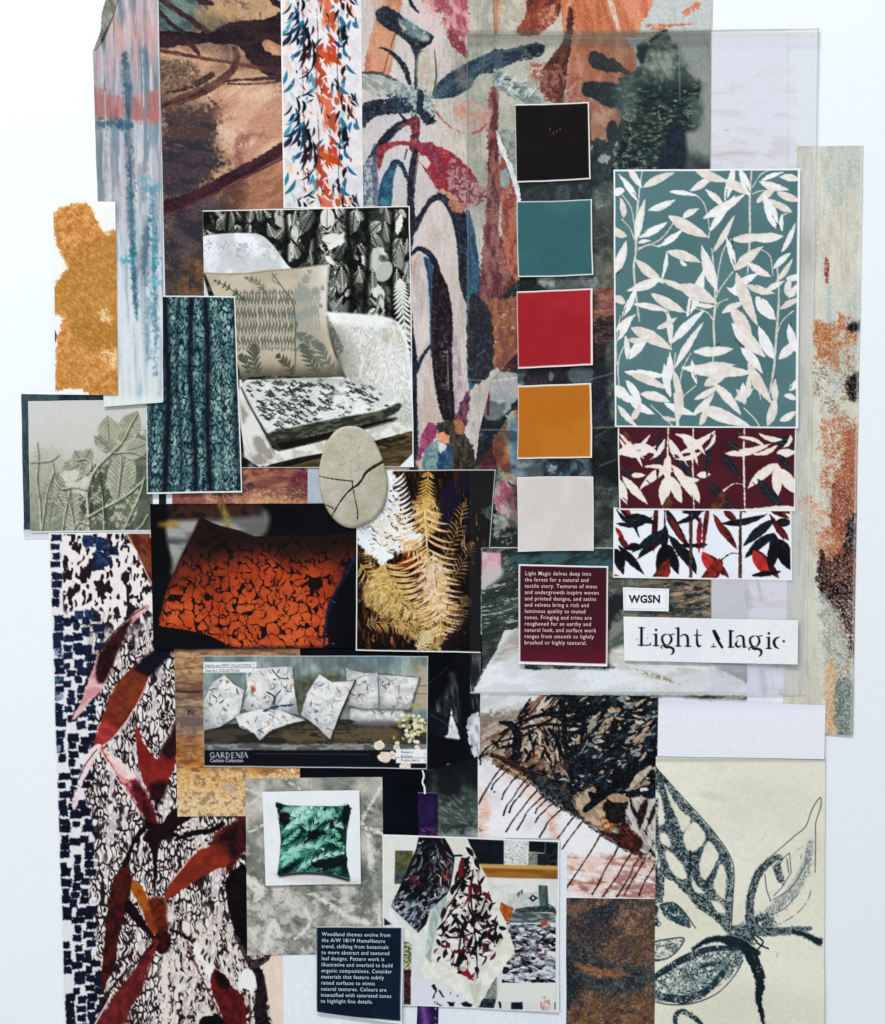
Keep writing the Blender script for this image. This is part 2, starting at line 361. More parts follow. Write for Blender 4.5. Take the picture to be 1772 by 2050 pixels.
def p_water(p):
    X, Y = p.X, p.Y
    base = ramp(Y, (0, 'b0a0a4'), (60, 'c0a2a2'), (120, 'aaa4ac'), (185, '9c9ca6'), (250, 'aab2bc'), (330, 'b2b0b6'), (480, 'c4ccd4'), (620, 'ccd6dc'), (740, 'd2dbdf'), (815, 'd8e2dc'))
    p.field(base)
    s = fb(X, Y, 7, 4, 2, 88, 14); s2 = fb(X, Y, 16, 3, 5, 88, 7)
    p.field(ramp(s, (0, '4c5c68'), (.4, '8c8c94'), (.6, 'c8c4c6'), (1, 'efe4e0')), .16+.32*sst(.3, .7, np.abs(s-.5)*2)*np.clip(1.1-Y/900, .15, 1))
    p.field(hx('4a6c7c'), .6*sst(.58, .8, s2)*np.clip(1.1-Y/800, .1, 1))
    p.field(hx('c48e86'), .45*sst(.5, .8, fb(X, Y, 12, 3, 7, 88, 8))*sst(0, 60, Y)*sst(190, 120, Y))
    p.poly([(180, 182), (230, 192), (250, 196), (290, 188), (325, 180), (330, 240), (290, 244), (255, 240), (188, 243)], ('b8736c', 'a06464', 9, 88, 4), sf=6, rg=7, a=.8, tx=(.82, 9, 88, 5))
    p.poly([(270, 228), (328, 222), (328, 243), (270, 244)], 'b86e68', sf=4, rg=4, a=.8, tx=(.85, 8))
    p.poly([(188, 243), (225, 240), (262, 245), (260, 262), (225, 255), (190, 262)], '3f6274', sf=4, rg=5, tx=(.75, 7))
    p.poly([(188, 250), (212, 262), (215, 330), (205, 405), (192, 405)], '7a8284', sf=8, rg=6, a=.6)
    p.line([(250, 112), (256, 180), (257, 250), (262, 330), (265, 400)], [6, 8, 6, 7, 6], ('406074', '6a7c8c', 8, 88, 4), sf=2, rg=4, tx=(.85, 6, 88, 5), a=.9)
    p.line([(262, 380), (264, 450), (268, 520), (271, 590), (276, 640)], [7, 6, 6, 5, 2], ('3a7084', '56808e', 8), sf=2, rg=3, tx=(.85, 6, 88, 4))
    p.line([(285, 100), (292, 200), (291, 300), (290, 400)], [4, 6, 4, 3], '7a8694', sf=3, rg=4, tx=(.6, 8, 88, 6), a=.7)
    p.line([(300, 420), (294, 480), (291, 530), (294, 570)], [3, 6, 6, 4], '5a7684', sf=2, rg=4, tx=(.8, 6, 88, 3))
    p.line([(304, 380), (310, 450), (309, 530), (312, 640), (314, 750)], [5, 6, 6, 5, 3], ('447c90', '6a98a8', 7), sf=2, rg=4, tx=(.75, 6, 88, 4), a=.9)
    p.line([(298, 600), (296, 660), (300, 720)], [5, 6, 3], '7298a8', sf=4, rg=5, tx=(.55, 6), a=.8)
    for y, x0, x1, c in ((523, 298, 325, '3f90a8'), (523, 238, 262, '3f9ab4'), (375, 285, 325, '4a92a8'), (360, 270, 300, '6aa4b8'), (565, 300, 326, '6ab0c4'), (252, 238, 262, '3a6478')):
        p.line([(x0, y), ((x0+x1)/2, y+2), (x1, y-2)], [3, 7, 5], c, sf=4, rg=5, tx=(.7, 6), a=.75)
    for i in range(60):
        x = p.R.uniform(192, 325); y = p.R.uniform(0, 700); p.line([(x, y), (x+p.R.uniform(-3, 3), y+p.R.uniform(30, 110))], p.R.uniform(.4, 1.6), p.R.choice(['e6dcda', '6c7c8a', 'a08078', 'd8dde2']), a=.45, tx=(.7, 5, 88, 4))
    p.line([(318, -10), (322, 240), (328, 560), (328, 800)], 1.2, 'e8ecee')
    p.line([(284, 770), (281, 785), (280, 800), (283, 812)], [1, 2, 3, 2], '88c0d0', sf=1, a=.8)
    p.rect(205, 795, 330, 818, 'e2eae4', sf=6, a=.7)
wat = sheet('watercolour_strip', [(183, -14), (318, -14), (329, 806), (210, 815)], 5.4, p_water, 'fabric', 1.5, th=.6, clip=[(238, -14), (225, 40), (206, 82), (187, 103), (193, 420), (210, 815), (322, 811), (328, 806), (330, 790), (318, -14)], lift=(0, 0, 3, 2), label='long pale watercolour cloth strip in grey, pink and teal with a folded top corner', cat='fabric swatch')
def p_fold(p):
    p.field(ramp(fb(p.X, p.Y, 10, 3, 1, 70, 3), (0, '6a7068'), (1, 'a8a698'))); p.line([(244, -10), (228, 40), (206, 84)], 2.5, '2a2a3a', sf=1)
sheet('folded_corner', [(203, -14), (244, -14), (230, 90), (186, 105)], 7.2, p_fold, 'fabric', 1.5, clip=[(218, -14), (242, -14), (226, 40), (207, 86), (188, 104), (204, 62), (205, 30)], parent=wat)

def tile_leaves(p):
    R = random.Random(11)
    p.field(ramp(fb(p.X, p.Y, 14, 3, 1), (0, 'd2cdd0'), (.6, 'e2dfe2'), (1, 'ecdcd4')))
    items = []
    for i in range(60): items.append((R.uniform(565, 720), R.uniform(0, 203), R.uniform(10, 34), R.uniform(60, 130), R.uniform(2, 5), R.choice(['e4c0ac', 'c4d2d8', 'e8b09c', 'cfc8c4', 'd8d0d8', '8cc4d0']), .7))
    for i in range(40): items.append((605+R.gauss(0, 18), R.uniform(0, 203), R.uniform(14, 42), R.uniform(75, 150), R.uniform(2, 4.5), R.choice(['1c2a48', '16203a', '2a5c80', '2f7c98', '243c5c', '10141e', '4a98b0']), 1))
    for i in range(34): items.append((652+R.gauss(0, 13), R.uniform(0, 203), R.uniform(14, 40), R.choice([60, 115, 100, 75, 250])+R.uniform(-20, 20), R.uniform(2.5, 6), R.choice(['c84a26', 'd8623a', 'b8382a', 'e08868', 'd43c3a', 'a84a2a', 'e49a78', 'c05020']), .9))
    for i in range(28): items.append((690+R.gauss(0, 14), R.uniform(0, 203), R.uniform(12, 36), R.uniform(30, 110), R.uniform(2, 5), R.choice(['18243c', '1c4c74', '24365a', '10141c', '2c7494', '3c1c20', '2a6c98']), 1))
    items += [(600, 60, 45, 120, 4, '1c3050', 1), (603, 58, 50, 95, 4, '223c60', 1), (606, 58, 44, 75, 4, '14202e', 1), (598, 60, 40, 150, 3.5, '1d3c5c', 1), (640, 120, 50, 25, 8, 'cc4a1c', 1), (636, 110, 40, 60, 7, 'd4562a', 1), (655, 20, 50, 75, 8, 'd87048', .9), (640, 0, 50, 60, 7, 'dc6850', .9), (668, 30, 40, 90, 7, 'b84c2c', .9), (690, 60, 40, 80, 6, '141e30', 1), (608, 90, 60, 98, 4, '3a1c1c', 1), (625, 88, 64, 92, 4.5, '28181e', 1), (590, 165, 40, 130, 4, '28748e', 1), (575, 150, 40, 118, 4, '2c88a0', 1)]
    for k in range(-1, 3):
        for (x, y, L, a, w, c, al) in items: p.leaf(x+k*2, y+k*203-8, L, a, w, c, bend=L*.12*(1 if x > 640 else -1), a=al, tx=(.88, 4, a, 3))
        for x in (606, 634, 676): p.line([(x+k*2, k*203+20), (x+3+k*2, k*203+80), (x+k*2, k*203+130), (x+2+k*2, k*203+195)], [.5, .9, .6, .3], '3a3034' if x != 634 else '7a4a40', rg=.5, tx=(.75, 6, 90, 4))
        for i in range(60): R2 = random.Random(i); p.leaf(R2.uniform(590, 705)+k*2, R2.uniform(0, 203)+k*203, R2.uniform(5, 16), R2.uniform(20, 160), R2.uniform(.8, 2), R2.choice(['10131c', '1b2c48', 'e6e2e2', 'a83020', 'eee6e0']))
sheet('leaf_print_strip', [(562, -14), (723, -14), (727, 420), (568, 416)], 3.4, tile_leaves, 'fabric', 1.35, th=.6, margin=(2.5, 0, 0, 2), label='narrow white strip printed with small blue and orange hanging leaves', cat='wallpaper swatch')

# ---- teal creased curtain photo and armchair photo ----
def worms(X, Y, s, n, seed, an=0, st=1):
    f = fb(X, Y, s, 3, seed, an, st)*n; return np.abs(f-np.floor(f)-.5)*2
def p_curtain(p):
    X, Y = p.X, p.Y
    wx = X+(fb(X, Y, 26, 2, 3)-.5)*16; wy = Y+(fb(X, Y, 26, 2, 6)-.5)*20
    f1, f2, idd = wor(wx, wy*.8, 6.0, 3, 1.9); e = f2-f1
    c = ramp(idd*.6+fb(X, Y, 30, 2, 5)*.4, (0, '33626c'), (.4, '4c8084'), (.75, '7ca8a0'), (1, 'a8c8b4'))
    p.field(c); p.field(hx('0f2438'), 1-sst(.1, .3, e))
    g = fb(X, Y, 3.5, 3, 8, 70, 2); p.field(hx('12283c'), .55*sst(.6, .7, g)); p.field(hx('b8d4c0'), .5*sst(.66, .78, fb(X, Y, 4, 2, 18, 110, 2)))
    for x, w, a, dx in ((334, 8, .95, 2), (382, 6, .9, 8), (411, 7, .9, 12), (303, 5, .5, 0), (468, 7, .6, 12), (357, 4, .5, 4), (441, 4, .3, 8)):
        xx = x+(Y-600)/388*dx+3*np.sin(Y/60+x); p.field(hx('0b1426'), a*np.exp(-((X-xx)/w)**2))
    p.field(hx('0b1626'), .3*sst(.5, .9, fb(X, Y, 60, 3, 4, 90, 4)))
sheet('curtain_photo', [(290, 592), (471, 594), (486, 986), (296, 989)], 4.6, p_curtain, 'photo', 1.3, lift=(0, 0, 2, 3), margin=(1.5, 2.5, 2, 3), label='photo print of a dark teal curtain with a crackled pattern', cat='photo print')

def fern(p, pts, c, ll, wd, n=14, side=2, ang=50, taper=1, **k):
    q = cat(pts, 8); m = len(q)-1
    p.line(pts, [wd*.7, wd*.35], c, **k)
    for i in range(n):
        t = (i+.7)/n; j = t*m; a = q[int(j)]; b = q[min(int(j)+1, m)]; d = math.degrees(math.atan2(b[1]-a[1], b[0]-a[0])) if (b[0]-a[0] or b[1]-a[1]) else 0
        L = ll*(math.sin(math.pi*(.12+.86*t))**.7 if taper else 1)
        for sg in ((-1, 1) if side == 2 else (side,)):
            p.leaf(a[0], a[1], L, d+sg*(ang-10*t), wd, c, bend=-sg*L*.08, **k)

def p_chair(p):
    X, Y = p.X, p.Y; R = p.R
    p.field(ramp(fb(X, Y, 12, 4, 1), (0, '0b0d0c'), (.5, '1b1f1c'), (.75, '3c4038'), (1, '6f736a')))
    # leafy curtain behind the chair
    for i in range(330):
        x = R.uniform(405, 830); y = R.uniform(410, 700); an = R.uniform(40, 140); L = R.uniform(18, 46); w = L*R.uniform(.16, .3)
        if x < 570 and y > 480: continue
        c = R.choice(['171a16', '8f9288', 'c8cac0', '0c0e0c', 'e6e6de', '0e100e', '6c6f66', '262a25', '0c0e0c', 'b0b2a8'])
        p.leaf(x, y, L, an, w, c, tx=(.85, 5, an, 2), rg=1.5)
        if R.random() < .65:
            d = '121412' if c > '5' else 'd0d0c4'
            n = int(L/4)
            for j in range(n):
                t = (j+.6)/n; a = math.radians(an); qx, qy = x+math.cos(a)*L*t, y+math.sin(a)*L*t; ww = w*math.sin(math.pi*t)*1.0
                for s_ in (-1, 1): p.line([(qx, qy), (qx+math.cos(a+s_*.9)*ww*1.3, qy+math.sin(a+s_*.9)*ww*1.3)], .65, d)
            p.line([(x, y), (x+math.cos(a)*L, y+math.sin(a)*L)], .8, d)
    for x, w in ((570, 5), (636, 7), (700, 7), (733, 6), (786, 5), (452, 4), (492, 8)):
        p.field(hx('080a0a'), .85*np.exp(-((X-x-4*np.sin(Y/50+x))/w)**2)*(Y < 720))
    p.field(hx('9a9c92'), .3*np.exp(-((X-762)/14)**2)*(Y < 600))
    fern(p, [(800, 560), (806, 620), (818, 720)], 'e2e2da', 26, 2.4, 16, ang=50)
    fern(p, [(690, 430), (655, 470), (650, 500)], '0e100e', 14, 1.4, 10)
    p.leaf(655, 418, 48, 88, 14, 'd4d4ca'); fern(p, [(655, 462), (655, 420)], '23261f', 14, 1, 9)
    p.leaf(645, 480, 42, -8, 9, 'dcdcd2'); p.leaf(760, 560, 40, -60, 15, 'b2b4aa', tx=(.8, 5));  p.ell(800, 520, 8, 20, '8c8f86', rg=4)
    # floor
    p.poly([(475, 895), (520, 935), (835, 935), (835, 840), (640, 880)], ('1a1612', '2a231a', 8), sm=0)
    p.poly([(560, 938), (690, 905), (830, 880), (830, 938)], ('6e5a38', '4a3a20', 8, -5, 6), sm=0, tx=(.85, 5, -4, 8))
    p.poly([(760, 885), (828, 862), (828, 885), (770, 900)], ('2a2014', '7a6438', 5, -5, 5), sm=0); p.poly([(800, 935), (830, 905), (832, 938)], 'e8ecee', sm=0)
    # back of chair
    wh = ('e8ebee', 'c4c7c8', 30)
    p.poly([(405, 480), (430, 470), (480, 467), (520, 470), (545, 490), (575, 530), (590, 548), (500, 550), (405, 545)], wh)
    # arms and body
    p.poly([(405, 545), (420, 600), (480, 780), (520, 900), (545, 925), (515, 930), (492, 912), (478, 830), (430, 800), (404, 560)], 'ccccc4', sm=0)
    p.poly([(655, 628), (720, 632), (780, 640), (805, 665), (818, 720), (828, 800), (830, 860), (690, 900), (600, 915), (520, 935), (490, 915), (480, 790), (480, 760), (640, 760), (690, 700)], ('e2e2de', 'c6c6bc', 40), sm=0)
    ww = worms(X+(Y-760)*.12+(fb(X, Y, 20, 2, 6)-.5)*10, Y*.45, 13, 6, 4, 90, 2.2)
    arm = inside(cat([(655, 632), (720, 634), (780, 644), (805, 668), (818, 720), (828, 800), (826, 855), (740, 870), (700, 760), (670, 700)], 4, True), X, Y)
    p.field(hx('a8a89c'), arm*.6*sst(.5, .15, ww)); p.field(hx('fafafa'), .6*arm*sst(.6, .95, ww))
    p.field(hx('7c7c70'), .6*arm*sst(46, 0, X-664-(Y-640)*.24)*sst(635, 670, Y)); p.field(hx('8c8c80'), .4*arm*sst(760, 850, Y)*sst(700, 760, X+40)); p.field(hx('f8f8f6'), .7*arm*sst(18, 4, np.abs(Y-642-(X-720)*.1))*sst(800, 760, X))
    p.field(hx('a09a84'), .5*np.exp(-((X-775)/12)**2-((Y-675)/16)**2))
    m2 = inside([(405, 480), (545, 490), (590, 548), (405, 548)], X, Y); w2 = worms(X, Y, 30, 8, 7, 20, 2)
    p.field(hx('8a8d90'), .7*m2*sst(.4, .1, w2)*sst(560, 470, Y+fb(X, Y, 30)*30-10))
    # scatter cushion
    cu = [(410, 546), (440, 548), (490, 546), (540, 540), (600, 538), (640, 530), (660, 530), (658, 560), (655, 610), (658, 660), (670, 710), (692, 755), (640, 756), (560, 752), (500, 755), (486, 768), (480, 740), (466, 690), (440, 620), (420, 570)]
    p.poly(cu, ('c0b49e', 'b3a68f', 40), sm=0)
    mc = inside(cu, X, Y); p.field(hx('eceeee'), .8*mc*sst(600, 660, X+(Y-560)*-.25+fb(X, Y, 40)*30-20)*sst(740, 660, Y)); p.field(hx('3a3428'), .75*mc*sst(715, 762, Y+(X-560)*.03))
    k = dict(); D = '6c7064'
    for row, (y0, hh) in enumerate(((588, 26), (614, 30), (642, 30), (672, 24))):
        for i in range(27):
            x = 466+i*6.6+R.uniform(-1, 1)
            if x > 648-row*2: continue
            c = D if x < 596 else '9a9e98'; o = R.uniform(1.5, 3.5)*(-1 if row % 2 else 1)
            p.line([(x, y0-2), (x+o, y0+hh*.3), (x-o*.4, y0+hh*.62), (x+o*.7, y0+hh-2)], [.6, 2.1, 2.2, .5], c, rg=.5)
        p.line([(462, y0), (560, y0-3), (640, y0+2)], .8, 'a89d88')
    for i in range(26): x = 470+i*6.4; p.leaf(x, 590, R.uniform(7, 13), -100+R.uniform(-12, 20), 1.6, D if x < 600 else '9a9e98'); p.leaf(x, 694, R.uniform(7, 12), 105+R.uniform(-12, 12), 1.6, D if x < 600 else '9a9e98')
    for cx, cy, a0 in ((590, 600, -60), (590, 600, -20), (588, 640, -25), (592, 668, 25), (600, 690, 40)):
        a = math.radians(a0); fern(p, [(cx, cy), (cx+25*math.cos(a), cy+25*math.sin(a)), (cx+62*math.cos(a), cy+62*math.sin(a)*1.1)], '94988e' if a0 < 20 else '70756a', 18, 2, 12)
    fern(p, [(532, 590), (515, 565), (490, 556)], '6a6d60', 12, 1.3, 9); fern(p, [(490, 600), (455, 575), (430, 562)], '4a4a3c', 9, 1.6, 6, ang=70)
    fern(p, [(520, 752), (508, 720), (510, 692)], '5a5e50', 24, 2.6, 8); fern(p, [(590, 752), (575, 728), (556, 712)], '50543f', 17, 2.2, 7); fern(p, [(500, 750), (492, 725), (482, 712)], '565a4c', 16, 2.4, 6)
    fern(p, [(640, 752), (620, 722), (606, 690)], '5e6254', 20, 2.4, 8); fern(p, [(675, 752), (650, 715), (640, 690)], '6c7066', 20, 2.4, 8)
    p.line([(545, 548), (572, 585), (588, 612), (592, 690), (591, 752)], [1.2, 1.4, 1.4, 1.2], '6a6d60'); p.line([(555, 548), (545, 560), (560, 570)], .8, '6a6d60')
    p.line([(658, 535), (655, 610), (660, 670), (692, 755)], [1, 1, 2, 4], '4a4a40', sf=2, a=.7); p.line([(412, 547), (480, 549), (560, 541), (655, 530)], 1, '8a826e')
    # seat cushion
    seat = [(484, 772), (520, 762), (590, 757), (660, 757), (700, 762), (760, 775), (795, 792), (803, 806), (790, 818), (740, 830), (660, 848), (600, 858), (545, 872), (530, 862), (508, 815)]
    p.poly(seat, ('e8eaea', 'd4d6d4', 25)); ms = inside(cat(seat, 4, True), X, Y)
    zb = worms(X+(fb(X, Y, 14, 2, 2)-.5)*16, (Y+(X-520)*.12)*1.7, 17, 6, 12, 8, 1.6); gt = fb(X, Y, 12, 3, 22)
    p.field(hx('a4a8a4'), .5*ms*sst(.5, .2, zb)*sst(.3, .55, gt)); 
    sq = cat(seat, 4, True)
    for i in range(430):
        x = R.uniform(490, 770); y = R.uniform(762, 864); L = R.uniform(7, 20); h = R.uniform(-4, 4)
        if R.random() > 1.25-(x-480)/270-(y-800)/300: continue
        if inside(sq, np.array([[x-2, x+L+3]]), np.array([[y, y+h]])).all(): p.line([(x, y), (x+L*.3, y-2+h*.2), (x+L*.6, y+1.5+h*.5), (x+L, y+h)], [.5, R.uniform(1.2, 2.4), R.uniform(1, 2.2), .4], R.choice(['2c2e28', '3a3c34', '45473e', '6c6e64']), rg=.6)
    p.field(hx('fbfbfa'), .6*ms*sst(.55, .75, fb(X, Y, 34, 3, 32))*sst(600, 700, X)); p.field(hx('7c8078'), .45*ms*sst(778, 757, Y+(X-600)*-.05)); p.line([(540, 868), (600, 852), (680, 836), (760, 822), (800, 806)], 1.5, 'f4f4f2', sf=1)
    p.poly([(536, 868), (600, 852), (680, 836), (760, 822), (800, 806), (800, 822), (770, 838), (700, 854), (620, 872), (545, 892)], ('34362a', '5c5e4e', 5, -12, 3), rg=.8, sf=1)
    p.poly([(545, 890), (620, 872), (700, 855), (775, 838), (790, 842), (700, 868), (620, 890), (560, 902)], '15160f', rg=1, rs=5, sf=2.5); p.line([(484, 776), (505, 820), (535, 872), (560, 900)], [1.5, 2, 3, 3], '3c3a30', sf=1)
    p.poly([(555, 905), (620, 890), (700, 870), (790, 846), (826, 846), (829, 862), (700, 895), (600, 912), (530, 934)], ('e4e4de', 'bdbcb0', 12), rg=1, sm=0)
    p.poly([(480, 790), (500, 815), (535, 880), (555, 912), (530, 930), (512, 930), (492, 908)], ('dcdcd6', '9a968a', 16, 60, 2), sm=0)
    p.line([(656, 628), (720, 632), (780, 640), (806, 665), (820, 720), (829, 800)], 3, 'f2f4f4', sf=2)
sheet('armchair_photo', [(406, 422), (820, 413), (829, 935), (415, 937)], 3.9, p_chair, 'photo', 1.35, margin=(0, 2, 2, 1), lift=(0, 0, 3, 0), label='photo print of a white patterned armchair with a fern cushion before a leafy curtain', cat='photo print')

# ---- ochre brush swatch, embossed leaves photo ----
def p_ochre(p):
    X, Y = p.X, p.Y; p.fill('f2f1ee')
    oc = ramp(fb(X, Y, 7, 4, 1, -45, 2), (0, 'ba7430'), (.5, 'cc863e'), (1, 'dea260'))
    al = np.zeros(X.shape, np.float32)
    def blob(pts, e):
        q = Paint(X, Y); q.C[:] = 0; q.poly(pts, 'ffffff', rg=e*.8, rs=5, sf=1.5, tx=(.96, 3)); return q.C[..., 0]
    a1 = blob([(112, 430), (130, 415), (165, 408), (180, 412), (195, 440), (210, 470), (222, 476), (240, 470), (245, 560), (245, 700), (245, 800), (112, 800), (108, 770), (115, 765), (115, 700), (125, 650), (133, 638), (112, 628), (109, 600), (113, 570), (132, 545), (137, 535), (120, 500), (110, 460)], 4)
    p.field(oc, a1)
    p.poly([(150, 512), (205, 475), (240, 480), (240, 690), (180, 700), (140, 650), (112, 620), (115, 570), (140, 540)], ('b87c34', 'c08438', 6, 20, 3), sf=2, rg=4, a=.75, tx=(.85, 4))
    p.poly([(150, 640), (235, 650), (238, 698), (160, 695)], 'b4782e', sf=3, rg=3, a=.6)
    p.line([(150, 520), (180, 497), (205, 475)], .8, '9a6420', a=.7)
    p.poly([(205, 620), (222, 625), (225, 645), (208, 645)], 'e8c898', sf=3, rg=5, tx=(.5, 2.5)); p.poly([(200, 705), (238, 700), (235, 740), (215, 730)], 'edc48e', sf=4, rg=5, tx=(.55, 2.5)); p.poly([(140, 700), (170, 690), (240, 800), (110, 800)], ('d49850', 'c07c34', 5), sf=8, rg=8, a=.5, tx=(.6, 3))
    g = fb(X, Y, 3, 3, 5, 45, 2); p.field(hx('f0d4a4'), a1*.25*sst(.62, .85, g)); p.field(hx('8a5418'), a1*.22*sst(.66, .9, 1-g))
    p.poly([(112, 785), (160, 780), (180, 795), (112, 800)], 'f4f2ee', rg=3, rs=3); p.rect(236, 400, 240, 800, 'e0c8a0', a=.0)
    p.line([(112, 663), (114, 675), (112, 688)], [1, 2.5, 1], '4a2020')
sheet('ochre_brush_swatch', [(109, 404), (233, 406), (239, 792), (114, 791)], 7, p_ochre, 'art', 1.3, th=.9, lift=(1.5, 1, 2, 3), label='ochre orange brushed paint on white paper, overlapping the watercolour strip', cat='paint swatch')

back = sheet('grey_weave_swatch', [(43, 789), (302, 791), (306, 1062), (48, 1060)], 1.5, lambda p: p.field(ramp(fb(p.X, p.Y, 6, 3, 2, 90, 2)*.6+.4*(1-p.Y/1100), (0, '26384a'), (.35, '42545c'), (1, '5c6e6c'))), 'fabric', 2, label='dark grey green woven swatch showing as an edge behind the embossed leaf photo', cat='fabric swatch')
sheet('blank_white_strip', [(47, 1050), (330, 1050), (332, 1080), (49, 1079)], .9, lambda p: p.field(ramp(p.Y, (1060, 'b9bec0'), (1080, 'e0e6ea'))), 'paper', 3, label='pale grey paper edge under the embossed leaf photo', cat='paper')
def p_emboss(p):
    X, Y = p.X, p.Y; R = p.R
    p.field(ramp(Y+(fb(X, Y, 60)-.5)*60+(X-60)*.18, (800, 'cbcbc9'), (880, 'c6c5bf'), (950, 'b4b4a4'), (1020, '8c9080'), (1070, '6e7466')))
    def lf(x, y, L, an, wd, c, vc='6d7260', n=8, a=1):
        p.leaf(x+1.5, y+2.5, L, an, wd, '5a5e50', a=.5*a, sf=2); p.leaf(x, y, L, an, wd, (c, 'b4b49e', 8), a=a, rg=1); r = math.radians(an)
        p.line([(x, y), (x+L*math.cos(r), y+L*math.sin(r))], 1, vc)
        for j in range(n):
            t = .1+.8*j/n; ww = wd*math.sin(math.pi*min(t+.12, 1))*1.05
            for s_ in (-1, 1): p.line([(x+L*t*math.cos(r), y+L*t*math.sin(r)), (x+L*t*math.cos(r)+ww*math.cos(r+s_*.85)*1.25, y+L*t*math.sin(r)+ww*math.sin(r+s_*.85)*1.25)], .7, vc, a=.8)
    p.poly([(62, 930), (100, 900), (120, 960), (150, 1000), (120, 1065), (60, 1065)], 'a4a692', sf=12, rg=14, a=.5)
    p.poly([(200, 960), (240, 900), (296, 880), (300, 1065), (200, 1065)], ('4c5648', '626b5a', 10), sf=8, rg=10, a=.8)
    lf(100, 1045, 100, -80, 26, '9ca08a', n=9, a=.6); lf(130, 1060, 120, -62, 20, '8a8f7a'); lf(150, 1065, 90, -95, 20, 'a2a58e'); lf(168, 1060, 80, -70, 20, '7c826e')
    lf(182, 1040, 110, -85, 26, '4a5648', '2c3a30', 11); lf(215, 1055, 120, -97, 24, '5c6654', '333f34', 11); lf(236, 1000, 110, -80, 28, '9ea28c', n=10); lf(240, 1060, 100, -70, 22, '6c7560')
    lf(222, 905, 72, -95, 22, 'a2a08a', n=9); lf(240, 890, 74, -62, 21, '9c9c84', n=9); lf(222, 900, 42, -140, 12, '8f957c', n=6); lf(250, 905, 50, -18, 20, 'a8aa94', n=7)
    lf(168, 940, 40, -160, 12, '9ea08a', n=6); lf(168, 932, 34, -120, 12, 'a8a892', n=6); lf(168, 925, 30, -60, 10, 'a4a48e', n=5); lf(160, 930, 40, 150, 13, '989c84', n=6); lf(165, 955, 30, 110, 12, 'b2b29c', n=6)
    p.poly([(125, 945), (160, 945), (150, 965), (180, 955), (175, 990), (150, 985), (130, 965)], 'cccbbd', rg=3); lf(98, 960, 70, 60, 16, 'a6a893', n=7); lf(110, 950, 60, 100, 14, '9ca08a', n=6)
    def br(pts, w):
        p.line([(a+1.8, b+2.2) for a, b in pts], w, '2c3228', sf=1.5, a=.7); w = [v*.78 for v in w]; p.line(pts, w, ('96967f', 'bcbaa6', 6)); p.line([(a-.7, b-.7) for a, b in pts], [v*.35 for v in w], 'dcdacc', a=.8)
    br([(178, 1064), (176, 1020), (175, 985), (183, 955), (195, 935), (225, 905), (245, 885), (262, 850), (275, 828)], [3.5, 3, 3, 3.2, 3, 3, 2, 1.5, 1])
    br([(176, 1035), (205, 1018), (235, 1003), (262, 985), (290, 960)], [2.5, 2.5, 2.3, 2, 2]); br([(174, 980), (150, 975), (125, 978), (112, 960), (105, 925)], [2.2, 1.8, 1.8, 1.5, 1]); br([(183, 940), (182, 925), (170, 918), (155, 922)], [1.5, 1.6, 1.4, 1])
    br([(75, 885), (77, 920), (74, 960), (80, 1010), (82, 1062)], [1, 1.6, 2, 2, 2]); br([(108, 945), (95, 985), (88, 1030), (84, 1060)], [1, 1.3, 1.5, 1.4]); br([(140, 985), (132, 1020), (125, 1062)], [1, 1.6, 1.8])
    br([(290, 955), (280, 990), (262, 1030), (248, 1062)], [1.6, 2, 2, 2]); br([(296, 1030), (285, 1050), (272, 1062)], [1.4, 1.5, 1.5]); br([(208, 1060), (207, 1025), (205, 990)], [1.5, 1, .7]); br([(176, 1050), (160, 1045), (148, 1060)], [1.8, 1.4, 1.2]); br([(230, 907), (265, 905), (292, 915)], [1.3, 1, .8]); br([(62, 925), (100, 922), (118, 910)], [.8, 1.2, .8])
    br([(237, 990), (242, 940), (243, 915)], [1, 1, .6]); br([(150, 1060), (140, 1010), (128, 990)], [1, 1.2, .7]); br([(297, 870), (296, 930), (295, 960)], [1, 1, .8])
    for yy in (905, 912, 922, 935): p.line([(68, yy+3), (75, yy), (84, yy+4)], .8, '9a9a86')
    g = fb(X, Y, 3, 2, 7); p.field(hx('4a4e40'), .18*sst(.55, .8, g)*sst(880, 1000, Y))
sheet('embossed_leaf_photo', [(57, 803), (300, 800), (305, 1064), (62, 1066)], 3, p_emboss, 'photo', 1.3, th=.8, margin=(0, 0, 0, 3), mcol='dadedd', label='grey photo print of plaster cast leaves and twigs, on the dark weave swatch', cat='photo print')
